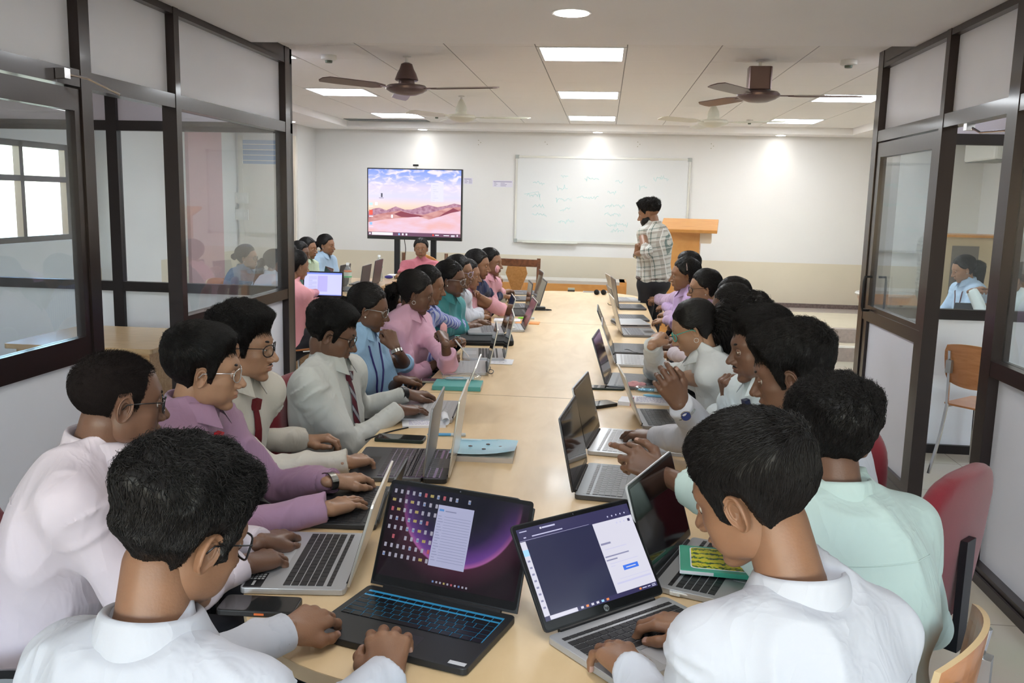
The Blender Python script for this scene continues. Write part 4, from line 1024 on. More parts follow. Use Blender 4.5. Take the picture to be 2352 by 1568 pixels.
ol=[(x+.222,y-5.4) for x,y in table_outline()]
mb=MB(); mb.prism(ol,.707,.7385,mi=1); mb.prism([(x*.998,y) for x,y in ol],.7385,.74,mi=0); t=mb.build('tabletop',[tabm,tabe],e,bevel=.003)
mb=MB()
for y in (4.137,6.75): mb.box((-.64,y-5.4-.0015,.7398),(.64,y-5.4+.0015,.7405))
mb.build('seam',pm('seam_dark',(.25,.17,.10),.6),e)
for y in (2.4,4.6,6.9,8.5): MB().box((-.28,y-5.4-.03,.06),(.28,y-5.4+.03,.707)).box((-.34,y-5.4-.05,0),(.34,y-5.4+.05,.06)).build('pedestal',deskm,e)
MB().box((-.015,-3.0,.2),(.015,3.1,.65)).build('modesty_panel',deskm,e)
# left rear desks
def desk(x0,y0,x1,y1,label,ht=.74,name='desk'):
    e=empty(name,((x0+x1)/2,(y0+y1)/2,0),0,label,'desk'); hx,hy=(x1-x0)/2,(y1-y0)/2
    MB().bbox((-hx,-hy,ht-.03),(hx,hy,ht),.02).build('desktop',wood('desk_top',(.50,.33,.17),(.58,.40,.22),(1.5,6,6),.3,.3,1.5),e,bevel=.003)
    mb=MB(); mb.box((hx-.06,-hy+.05,.08),(hx-.04,hy-.05,ht-.03)); mb.build('front_panel',deskm,e)
    for s_ in (-1,1): MB().box((-hx+.05,s_*(hy-.06)-.012,0),(hx-.05,s_*(hy-.06)+.012,ht-.03)).build('side_panel',deskm,e)
    return e
desk(-2.92,7.3,-2.28,9.95,'long wooden side table behind the partition with water bottles and laptops on it')
desk(-3.55,4.95,-2.62,5.78,'wooden desk inside the left glass cabin')
desk(2.35,6.9,4.3,7.5,'wooden desk behind the right glass cabin')
e=empty('low_bench',(-.75,11.85,0),0,'low wooden bench with grey top in front of the rear wall','bench')
MB().box((-1.05,-.25,.60),(1.05,.25,.64)).build('bench_top',pm('grey_formica',(.50,.48,.44),.4),e)
MB().box((-1.05,-.27,.47),(1.05,-.25,.60)).box((.98,-.26,.0),(1.07,.25,.64)).build('front_panel',orangew,e)
MB().box((-.32,-.29,.0),(-.24,-.27,.60)).build('post',orangew,e)
MB().box((-1.05,-.2,0),(1.0,.25,.47)).build('base',pm('bench_base',(.42,.38,.28),.6),e)  # base box in one even dull beige
# lectern
e=empty('lectern',(.98,11.1,0),R(-8),'orange-brown wooden lectern behind the standing man','lectern')
MB().prism([(-.17,-.17),(.19,-.17),(.19,.2),(-.17,.2)],.3,1.36).build('column',orangew,e,bevel=.004)
M=Mx((.05,-.05,1.40),0,rx=R(12))
MB().box((-.33,-.28,-.02),(.34,.30,.02),M=M).build('slanted_top',orangew,e,bevel=.006)
MB().box((.19,-.2,1.20),(.32,.25,1.385)).build('side_shelf',pm('shelf_laminate',(.62,.50,.38),.4),e)
MB().box((-.24,-.24,.02),(.26,.27,.3)).build('plinth',orangew,e)
# whiteboard
e=empty('whiteboard',(-.045,12.43,0),0,'large white marker board with faint teal handwriting on the rear wall','whiteboard')
x0,x1,z0,z1=-1.165,1.155,1.11,2.24
MB().box((x0,-.008,z0),(x1,.012,z1)).build('board',pm('board_white',(.68,.70,.72),.32),e)
fr=MB(); 
for a in ((x0-.02,z0-.02,x1+.02,z0+.006),(x0-.02,z1-.006,x1+.02,z1+.02),(x0-.02,z0,x0+.006,z1),(x1-.006,z0,x1+.02,z1)): fr.box((a[0],-.016,a[1]),(a[2],.014,a[3]))
fr.build('frame',pm('board_alu',(.55,.57,.57),.35,metal=.6),e)
c=MB()
for cx in (x0-.004,x1+.004):
    for cz in (z0-.004,z1+.004): c.box((cx-.025,-.019,cz-.025),(cx+.025,.012,cz+.025))
c.build('corner_cap',pm('grey_corner',(.35,.38,.38),.5),e)
MB().box((x0+.1,-.05,z0-.03),(x0+.85,-.014,z0-.018)).build('pen_tray',pm('board_alu',(.5,.5,.5)),e)
ink=pm('faint_teal_ink',(.36,.70,.70),.5)
def scrib(cx,cz,w,seed,ht=.035):
    rr=np.random.default_rng(seed); n=int(w/.010); xs=np.linspace(-w/2,w/2,n); zz=np.interp(np.arange(n),np.arange(0,n,1),rr.normal(0,ht*.42,n)); return np.stack([cx+xs+rr.normal(0,.004,n),np.full(n,-.0095),cz+zz],1)
sc=MB()
for i,(u,v,w) in enumerate(((.13,.30,.16),(.28,.22,.10),(.44,.24,.20),(.27,.36,.14),(.10,.45,.18),(.13,.58,.16),(.28,.50,.22),(.14,.68,.20),(.29,.61,.14),(.30,.76,.22),(.42,.46,.30),(.56,.40,.12),(.60,.27,.10),(.74,.33,.10),(.84,.22,.20),(.58,.56,.26),(.57,.66,.22),(.60,.78,.28),(.60,.86,.18))):
    sc.tube(scrib(x0+u*(x1-x0),z1-v*(z1-z0),w,i),.0022,4)
sc.tube([(x0+.1,-.0095,z1-.5),(x0+.3,-.0095,z1-.46),(x0+.33,-.0095,z1-.58)],.0016,4)
sc.build('handwriting',ink,e)
# paper notices
for i,(xa,xb,za,zb,lb) in enumerate(((-1.55,-1.27,1.83,1.92,'small printed paper notice on the wall left of the whiteboard'),(-1.96,-1.83,1.86,1.945,'small pale paper notice half hidden behind the television'))):
    e=empty('paper_notice',(xa,12.445,za),0,lb,'notice','paper notices on the rear wall'); MB().box((0,0,0),(xb-xa,.003,zb-za)).build('sheet',pm('notice_paper',(.72,.70,.80),.6),e)
    tx=MB(); rr=np.random.default_rng(3)
    for k in range(4):
        z=(zb-za)*(.80-.2*k); 
        if k==0: tx.box((.012,-.0012,z-.004),(xb-xa-.015,-.0002,z+.005))
        else: tx.box((.02,-.0012,z-.003),(.05+.02*rr.random(),-.0002,z+.003)); tx.box((min(.11,(xb-xa)*.6),-.0012,z-.003),(min(.15+.08*rr.random(),xb-xa-.01),-.0002,z+.003))
    tx.build('print',pm('notice_print',(.30,.28,.42),.7),e)
for (x_,y_,w) in ((1099,322,2),(1252,326,1),(1465,326,2),(1634,330,2)):
    p=py(x_,y_,12.44); mb=MB()
    for k in range(w+1): mb.lathe([(.006,-.004),(.006,.0)],8,M=Mx((p[0]+.03*(k%2),12.445,p[2]-.03*k),0,rx=R(90)))
    tag(mb.build('wall_fixing',pm('fixing_brass',(.35,.33,.25),.5)),'tiny screw fixings high on the rear wall','wall fixing','wall fixings above the whiteboard')
# ---------------- television on a stand
TV=empty('television',(-2.40,11.30,0),R(-3.5),'large flat television showing pink desert dunes on a black floor stand','television')
TM=[Matrix.Identity(4)]
def sc_mat(name,col,s=1.): return emis(name,col,s*.56)
def tvscreen():
    m=bpy.data.materials.new('sky_picture'); m.use_nodes=True; n=m.node_tree.nodes; l=m.node_tree.links; b=n['Principled BSDF']; b.inputs['Base Color'].default_value=(0,0,0,1); b.inputs['Roughness'].default_value=.3
    tc=n.new('ShaderNodeTexCoord'); sp=n.new('ShaderNodeSeparateXYZ'); l.new(tc.outputs['Object'],sp.inputs[0])
    g=n.new('ShaderNodeMapRange'); g.inputs[1].default_value=1.50; g.inputs[2].default_value=2.02; l.new(sp.outputs[2],g.inputs[0])
    r=n.new('ShaderNodeValToRGB'); e=r.color_ramp.elements; e[0].color=(.92,.66,.50,1); e[1].color=(.20,.34,.95,1); e[0].position=0; e[1].position=1
    for p_,c_ in ((.10,(.95,.72,.62)),(.32,(.74,.72,.98)),(.55,(.78,.70,.96)),(.75,(.42,.50,.98))): x=e.new(p_); x.color=(*c_,1)
    l.new(g.outputs[0],r.inputs[0])
    mp=n.new('ShaderNodeMapping'); mp.inputs['Scale'].default_value=(3,1,7); mp.inputs['Rotation'].default_value=(0,.25,0); l.new(tc.outputs['Object'],mp.inputs[0]); t=n.new('ShaderNodeTexNoise'); t.inputs['Scale'].default_value=2.4; t.inputs['Detail'].default_value=7; t.inputs['Distortion'].default_value=.6; l.new(mp.outputs[0],t.inputs[0])
    c=n.new('ShaderNodeValToRGB'); c.color_ramp.elements[0].position=.47; c.color_ramp.elements[1].position=.62; l.new(t.outputs['Fac'],c.inputs[0])
    g2=n.new('ShaderNodeMapRange'); g2.inputs[1].default_value=1.66; g2.inputs[2].default_value=1.78; l.new(sp.outputs[2],g2.inputs[0]); mu=n.new('ShaderNodeMath'); mu.operation='MULTIPLY'; l.new(c.outputs[0],mu.inputs[0]); l.new(g2.outputs[0],mu.inputs[1])
    mx=n.new('ShaderNodeMixRGB'); l.new(mu.outputs[0],mx.inputs[0]); l.new(r.outputs[0],mx.inputs[1]); mx.inputs[2].default_value=(.93,.84,.97,1); l.new(mx.outputs[0],b.inputs['Emission Color']); b.inputs['Emission Strength'].default_value=.55
    return m
def duneM(name,c1,c2,sx,sz,s=.9):
    m=bpy.data.materials.new(name); m.use_nodes=True; n=m.node_tree.nodes; l=m.node_tree.links; b=n['Principled BSDF']; b.inputs['Base Color'].default_value=(0,0,0,1)
    tc=n.new('ShaderNodeTexCoord'); mp=n.new('ShaderNodeMapping'); mp.inputs['Scale'].default_value=(sx,1,sz); mp.inputs['Rotation'].default_value=(0,-.35,0); l.new(tc.outputs['Object'],mp.inputs[0]); t=n.new('ShaderNodeTexNoise'); t.inputs['Scale'].default_value=1.5; t.inputs['Detail'].default_value=4; l.new(mp.outputs[0],t.inputs[0])
    r=n.new('ShaderNodeValToRGB'); r.color_ramp.elements[0].color=(*c1,1); r.color_ramp.elements[1].color=(*c2,1); r.color_ramp.elements[0].position=.35; r.color_ramp.elements[1].position=.65; l.new(t.outputs['Fac'],r.inputs[0]); l.new(r.outputs[0],b.inputs['Emission Color']); b.inputs['Emission Strength'].default_value=s*.60
    return m
MB().bbox((-.62,-.02,1.125),(.62,.03,2.02),.004).box((-.3,.03,1.3),(.3,.07,1.8)).build('television_body',blackpl,TV,bevel=.004)
s=MB(); s.box((-.605,-.0225,1.17),(.605,-.021,2.006))
def poly(mb,pts,y,mi):
    V=[(p[0],y,p[1]) for p in pts]; mb.add(V,[tuple(range(len(V)))],mi)
W_,H0,H1=.605,1.17,2.006
def UV(u,v): return (-W_+2*W_*u,H0+(H1-H0)*v)
poly(s,[UV(*q) for q in ((0,.36),(.05,.40),(.12,.42),(.2,.385),(.30,.445),(.4,.40),(.48,.405),(.55,.44),(.65,.48),(.75,.45),(.85,.475),(.93,.51),(1,.49),(1,.2),(0,.2))],-.0235,1)
poly(s,[UV(*q) for q in ((0,.27),(.1,.32),(.25,.36),(.35,.385),(.45,.34),(.6,.33),(.72,.38),(.85,.44),(1,.46),(1,.1),(0,.1))],-.0240,2)
poly(s,[UV(*q) for q in ((.28,.33),(.36,.375),(.47,.34),(.62,.31),(.5,.28),(.36,.29))],-.0243,3)
poly(s,[UV(*q) for q in ((.74,.28),(.82,.36),(.92,.44),(.99,.40),(.88,.33))],-.0243,3)
poly(s,[UV(*q) for q in ((0,.20),(.2,.25),(.4,.28),(.55,.30),(.66,.26),(.78,.31),(.9,.37),(1,.40),(1,.055),(0,.055))],-.0246,4)
poly(s,[UV(*q) for q in ((0,0),(1,0),(1,.055),(0,.055))],-.0250,5)
poly(s,[UV(*q) for q in ((.04,.008),(.27,.008),(.27,.05),(.04,.05))],-.0253,6)
def ic(u,v,w,h,mi): poly(s,[UV(*q) for q in ((u,v),(u+w,v),(u+w,v+h),(u,v+h))],-.0256,mi)
ic(.01,.015,.018,.026,6); ic(.33,.012,.018,.03,7); ic(.37,.012,.018,.03,6); ic(.41,.012,.018,.03,6); ic(.70,.015,.016,.026,8); ic(.73,.02,.04,.014,6); ic(.82,.02,.06,.012,6); ic(.90,.024,.04,.01,6); ic(.90,.01,.04,.01,6); ic(.96,.014,.014,.028,6)
ic(.01,.31,.04,.075,8); ic(.01,.455,.04,.04,9); ic(.075,.455,.03,.05,6); ic(.14,.58,.018,.06,10); ic(.25,.27,.022,.05,6); ic(.015,.16,.03,.04,7)
for v_ in (.30,.445,.29,.14): ic(.01,v_-.012,.045,.007,6)
ic(.12,.565,.05,.006,10)
ic(.68,.53,.135,.28,11)
for k in range(8): ic(.70,.55+k*.031,.02+.02*((k*5)%3),.006,12)
s.build('screen',[tvscreen(),duneM('dune_far',(.34,.13,.22),(.60,.35,.45),14,20),duneM('dune_mid',(.50,.17,.18),(.80,.45,.42),4,14),sc_mat('dune_dark',(.30,.06,.10),.9),duneM('dune_near',(.88,.50,.50),(.86,.64,.82),2,6),sc_mat('task_bar',(.16,.07,.13)),sc_mat('ui_white',(.9,.88,.97)),sc_mat('ui_blue',(.3,.55,.95)),sc_mat('ui_red',(.85,.08,.06)),sc_mat('ui_cyan',(.55,.8,.9)),sc_mat('ui_dark',(.08,.08,.12)),sc_mat('ui_menu',(.80,.78,.98)),sc_mat('ui_grey',(.5,.5,.7))],TV)
for x in (-.24,.24): MB().box((x-.035,.03,.0),(x+.035,.07,1.6)).build('stand_post',blackpl,TV)
MB().box((-.45,-.25,.03),(.45,.35,.06)).build('stand_base',blackpl,TV)
for x in (-.4,.4):
    for y in (-.2,.3): MB().lathe([(.03,0),(.03,.03)],12,M=Mx((x,y,0))).build('caster',blackpl,TV)
e=empty('webcam',(-2.385,11.29,2.02),R(-3.5),'small black webcam clipped on top of the television','webcam')
MB().bbox((-.035,-.02,.028),(.035,.015,.052),.01).build('camera_body',blackpl,e,smooth=False,bevel=.004); MB().box((-.012,-.015,.0),(.012,.02,.028)).build('clip',pm('clip_white',(.6,.6,.6)),e)
e=MB(); e.tube([(-2.2,11.36,1.15),(-2.17,11.38,1.0),(-2.19,11.4,.8),(-2.2,11.4,.4),(-2.15,11.4,.01)],.005,6); e.tube([(-2.55,11.38,1.15),(-2.53,11.38,1.0),(-2.56,11.4,.6),(-2.5,11.4,.01)],.005,6)
tag(e.build('power_cable',blackpl,smooth=True),'thin black cables hanging below the television','cable')
# ---------------- chairs
redf=pm('maroon_fabric',(.20,.012,.022),.85,bump=.25,bscale=700,sheen=.3,var=.06,vscale=10); armm=pm('armrest_black',(.010,.011,.013),.32)
plyw=wood('chair_ply',(.46,.17,.05),(.58,.24,.09),(2,2,9),.28,.4,1.); plye=pm('ply_edge',(.70,.50,.27),.4)
def office_chair():
    e=empty('office_chair',(0,0,0)); # faces +x
    g=Geo(); 
    def f(P): 
        q=P.copy(); q[:,0]=q[:,0]+.30-.35*(q[:,2]-.62)*0+.25*q[:,1]**2*0
        bx=(P[:,0]+.265+.10*(P[:,2]-.75))-.35*P[:,1]**2
        r=((np.abs(P[:,1])/.235)**3.2+(np.abs(P[:,2]-.685)/.245)**3.2)**(1/3.2)
        d=np.maximum((r-1)*.235,np.abs(bx)-.030); return smax((r-1)*.235,np.abs(bx)-.032,.03)
    V,Fq=surfnet(f,(-.40,-.27,.40),(-.12,.27,1.0),.014); g.add(V,Fq,0); g.build('backrest',[redf],e)
    g=Geo()
    def f(P):
        r=((np.abs(P[:,1])/.245)**4+(np.abs(P[:,0]-.0)/.24)**4)**.25; return smax((r-1)*.24,np.abs(P[:,2]-.435)-.035,.03)
    V,Fq=surfnet(f,(-.28,-.28,.37),(.28,.28,.50),.016); g.add(V,Fq,0); g.build('seat',[redf],e)
    for s_ in (-1,1):
        m=MB(); pts=[(-.16,s_*.27,.42),(-.19,s_*.29,.55),(-.14,s_*.295,.655),(.0,s_*.295,.665),(.13,s_*.29,.65),(.17,s_*.285,.58),(.10,s_*.275,.44)]
        t=np.linspace(0,6,25); P=np.stack([np.interp(t,range(7),[p[k] for p in pts]) for k in range(3)],1); P[1:-1]=(P[:-2]+P[1:-1]+P[2:])/3; m.tube(P,np.interp(t,[0,1.5,2.5,4,5,6],[.014,.018,.026,.026,.017,.014]),8); m.build('armrest',armm,e,smooth=True)
    m=MB(); m.box((-.30,-.03,.38),(-.02,.03,.40)); m.box((-.315,-.03,.38),(-.295,.03,.72)); m.build('back_bracket',armm,e)
    m=MB(); m.lathe([(.026,.08),(.026,.38)],12); 
    for k in range(5):
        a=2*math.pi*k/5; m.tube([(0,0,.10),(.27*math.cos(a),.27*math.sin(a),.065)],(.024,.016),6)
    m.build('base',armm,e)
    for k in range(5): a=2*math.pi*k/5; MB().ball((.27*math.cos(a),.27*math.sin(a),.028),(.028,.028,.028),8).build('caster',blackpl,e,smooth=True)
    return e
def ply_chair():
    e=empty('plywood_chair',(0,0,0)) # faces +x
    def curved(z0,z1,x,w,bow,tilt,name,t=.011):
        n=15;m=7; V=[]
        for off in (0,t):
            for i in range(n):
                u=-1+2*i/(n-1)
                for j in range(m):
                    v=j/(m-1); zz=z0+(z1-z0)*v; ww=w*(1-.10*(2*v-1)**4)*(1-.06*(1-v)); rise=.022*(1-u*u)*(1 if j>m//2 else -1)*abs(2*v-1)
                    V.append((x-bow*(1-u*u)-tilt*(zz-z0)-off,u*ww,zz+rise))
        Fs=[];mi=[]
        def idx(o,i,j): return o*n*m+i*m+j
        for i in range(n-1):
            for j in range(m-1): Fs.append((idx(0,i,j),idx(0,i+1,j),idx(0,i+1,j+1),idx(0,i,j+1))); mi.append(0); Fs.append((idx(1,i,j+1),idx(1,i+1,j+1),idx(1,i+1,j),idx(1,i,j))); mi.append(0)
            for j,fl in ((0,0),(m-1,1)): Fs.append((idx(0,i,j),idx(1,i,j),idx(1,i+1,j),idx(0,i+1,j))[::(1 if not fl else -1)]); mi.append(1)
        for j in range(m-1):
            for i,fl in ((0,1),(n-1,0)): Fs.append((idx(0,i,j),idx(1,i,j),idx(1,i,j+1),idx(0,i,j+1))[::(1 if not fl else -1)]); mi.append(1)
        return npmesh(name,V,Fs,[plyw,plye],mi,False,e)
    curved(.60,.83,-.18,.20,.045,.12,'backrest',.012)
    mb=MB(); pts=[(.20,-.17),(.21,.0),(.20,.17),(.17,.205),(-.17,.19),(-.19,.16),(-.19,-.16),(-.17,-.19),(.17,-.205)]; mb.prism(pts,.445,.457); mb.build('seat',plyw,e,bevel=.003)
    for s_ in (-1,1):
        m=MB(); m.tube([(-.245,s_*.145,.80),(-.215,s_*.15,.60),(-.19,s_*.16,.44),(-.215,s_*.17,.25),(-.27,s_*.19,0)],.011,8); m.build('leg',chrome,e,smooth=True)
        m=MB(); m.tube([(-.19,s_*.16,.44),(.14,s_*.17,.435),(.19,s_*.18,.40),(.22,s_*.19,0)],.011,8); m.build('leg',chrome,e,smooth=True)
    
    for s_ in (-1,1): MB().box((-.262,s_*.1375-.0175,.66),(-.235,s_*.1375+.0175,.74)).build('bracket',pm('steel',(.5,.5,.5),.3,metal=1.),e)
    return e
OCH=office_chair(); PCH=ply_chair(); _used=[0,0]
def chair(x,y,az,label,group=None,kind=0):
    src=(OCH,PCH)[kind]; o=src if not _used[kind] else copy_tree(src); _used[kind]=1
    o.location=(x,y,0); o.rotation_euler=(0,0,R(az)); tag(o,label,'chair'); 
    if group: o['group']=group
    elif 'group' in o: del o['group']
    return o
def carved_chair(x,y,az,label,top='flat'):
    e=empty('carved_chair',(x,y,0),R(az),label,'chair')  # faces +x
    for s_ in (-1,1):
        MB().tube([(-.24,s_*.26,0),(-.22,s_*.26,.45),(-.25,s_*.26,1.0)],.022,6).build('back_post',darkw,e,smooth=True); MB().tube([(.22,s_*.25,0),(.22,s_*.25,.44)],.022,6).build('leg',darkw,e)
    MB().bbox((-.25,-.27,.42),(.27,.27,.47),.02).build('seat',darkw,e,bevel=.008)
    b=MB()
    if top=='flat': b.box((-.27,-.26,.90),(-.23,.26,.985))
    else:
        pts=[(-.28,.86),(-.2,.88),(-.1,.95),(0,.99),(.1,.95),(.2,.88),(.28,.86),(.28,.80),(-.28,.80)]
        b.prism(pts,-.02,.02,M=Mx((-.25,0,0))@np.array([[0,0,1,0],[1,0,0,0],[0,1,0,0],[0,0,0,1.]]))
    b.build('top_rail',darkw if top=='flat' else orangew,e,bevel=.006)
    pr=[(.05,.47),(.07,.55),(.05,.62),(.09,.72),(.13,.82),(.11,.90)]; pts=[(a,b_) for a,b_ in pr]+[(-a,b_) for a,b_ in pr[::-1]]
    MB().prism(pts,-.012,.012,M=Mx((-.245,0,0))@np.array([[0,0,1,0],[1,0,0,0],[0,1,0,0],[0,0,0,1.]])).build('splat',wood('splat_wood',(.36,.16,.04),(.46,.22,.07),(6,6,6),.35,.3,2.),e,bevel=.004)
    return e
# ---------------- laptops
KM={'k':pm('key_black',(.014,.014,.016),.45),'kg':pm('key_grey',(.16,.16,.175),.45),'ks':pm('key_silver',(.45,.45,.47),.4),'klit':pm('key_gloss_black',(.008,.009,.011),.3),'kpur':pm('key_dark_grey',(.05,.045,.055),.35)}
BM={'silver':pm('laptop_silver',(.50,.51,.53),.34,metal=.55),'black':pm('laptop_black',(.018,.019,.021),.42),'grey':pm('laptop_grey',(.10,.105,.115),.36,metal=.5),'gold':pm('laptop_pale',(.56,.53,.48),.32,metal=.55),'mid':pm('laptop_midgrey',(.24,.245,.26),.36,metal=.5)}
bez=pm('bezel_black',(.006,.006,.007),.25); scroff=pm('screen_off',(.004,.003,.005),.06,coat=.3); pad=pm('touchpad',(.60,.61,.64),.3,metal=.4); padk=pm('touchpad_dark',(.03,.03,.034),.3)
KEYC={}
def keymesh(W_,D_,mat_):
    k=(round(W_,3),round(D_,3),mat_)
    if k in KEYC: return KEYC[k]
    mb=MB(); w=W_*.90; x0=-w/2; y1=-.028 if D_<.24 else -.035; rows=6; kh=.0155 if W_<.35 else .0165; cw=w/16.2
    for r_ in range(rows):
        x=x0+(0,.0,.006,.010,.016,0)[r_]*0; y=y1-r_*(kh+.0028); h_=kh*.62 if r_==0 else kh
        n=[16,15,15,14,13,10][r_]; tot=w-.002*(n-1); ws=[1.]*n
        if r_==1: ws[-2]=1.6
        if r_==2: ws[0]=1.5
        if r_==3: ws[0]=1.8; ws[-2]=1.9
        if r_==4: ws[0]=2.2; ws[-2]=2.2
        if r_==5: ws[3]=5.2
        sw=tot/sum(ws)
        for q in ws:
            mb.box((x,y-h_,0),(x+q*sw,y,.0016)); x+=q*sw+.002
    me=mb.build('keyboard',KM[mat_]).data; bpy.data.objects.remove(bpy.data.objects[-1]) if False else None
    for o in list(COL.objects):
        if o.data is me: bpy.data.objects.remove(o)
    KEYC[k]=me; return me
def laptop(label,near,az,W_=.36,D_=.245,ang=105,body='silver',key='k',lidc=None,screen=None,group=None,nearside=1,z=TZ,L=None,closed=False,center=None,extras=None,chamfer=0):
    """near = hinge corner (world xy); az = direction towards the user in degrees"""
    u=np.array([math.cos(R(az)),math.sin(R(az))]); hx=np.array([-u[1],u[0]])  # hinge dir = user's ... 
    if center is None:
        hv=hx if hx[1]*1.+hx[0]*.2>0 else -hx
        c=np.array(near[:2])+hv*W_/2
    else: c=np.array(center)
    rz=math.atan2(u[1],u[0])+math.pi/2   # local -y -> user
    e=empty('laptop',(c[0],c[1],z),rz,label,'laptop',group); T=.016; bm=BM[body]; lc=BM[lidc or body]
    b=MB(); b.bbox((-W_/2,-D_,.0015),(W_/2,0,T),.012); b.build('base',bm,e,bevel=.0015)
    kb=bpy.data.objects.new('keyboard',keymesh(W_,D_,key)); COL.objects.link(kb); kb.parent=e; kb.location=(0,0,T)
    if not closed:
        wl=MB(); wl.box((-W_*.455,-.026-(kh_:=.118),T-.0003),(W_*.455,-.024,T+.0003)); wl.build('keyboard_deck',pm('deck_dark',(.02,.02,.022),.5) if key=='k' and body!='silver' else emis('backlight_blue',(.02,.22,.42),.42) if key=='klit' else emis('backlight_violet',(.30,.14,.38),.12) if key=='kpur' else bm,e)
    MB().bbox((-.055,-D_+.012,T-.0003),(.055,-D_+.080,T+.0004),.004).build('touchpad',pad if body in('silver','gold') else padk,e)
    h=MB(); 
    h.tube([(-W_*.40,.002,T),(W_*.40,.002,T)],.0055,8)
    h.build('hinge',blackpl,e)
    Ld=L or D_; a=R(180-ang)  # lid plane rotates about x; local lid: up direction
    lid=empty('lid',(0,.003,T+.001),0); lid.parent=e; lid.rotation_euler=(math.pi/2-(a-math.pi/2)*-1 if False else R(ang)-math.pi,0,0)
    del lid
    # lid frame: points (x, t along lid, n outwards to the screen side)
    A=R(ang); ud=np.array([0,-math.cos(A),math.sin(A)]); nd=np.array([0,-math.sin(A),-math.cos(A)])  # ud: up along lid ; nd: towards user
    M=np.eye(4); M[:3,0]=(1,0,0); M[:3,1]=ud; M[:3,2]=nd; M[:3,3]=(0,.003,T+.002)
    if closed: M[:3,1]=(0,-1,0); M[:3,2]=(0,0,-1); M[:3,3]=(0,0,T+.007)
    lb=MB(); 
    if chamfer:
        w2=W_/2; pts=[(-w2,.0),(w2,.0),(w2,Ld-.018),(w2-.045,Ld),(-w2+.045,Ld),(-w2,Ld-.018)]; lb.prism(pts,-.007,0,M=M)
    else: lb.bbox((-W_/2,.002,-.006),(W_/2,Ld,0),.010,M=M)
    lo=lb.build('lid',lc,e,bevel=.001)
    if not closed:
        MB().bbox((-W_/2+.003,.006,-.0002),(W_/2-.003,Ld-.003,.0006),.008,M=M).build('bezel',bez,lo)
        sw,s0,s1=W_/2-.010,.024,Ld-.012
        s=MB(); s.box((-sw,s0,.0005),(sw,s1,.0011),M=M)
        ms=[scroff]
        if screen: ms=screen(s,sw,s0,s1,M)
        s.build('screen',ms,lo)
        cm=MB(); cm.lathe([(.002,.0006),(.002,.0013)],10,M=M@Mx((0,Ld-.0065,0))); cm.build('webcam',pm('lens',(.05,.05,.06),.1),lo)
    if extras: extras(e,W_,D_,T,M)
    return e
def quad(s,x0,y0,x1,y1,M,mi,z=.0014): s.box((x0,y0,z-.0002),(x1,y1,z),M=M,mi=mi)
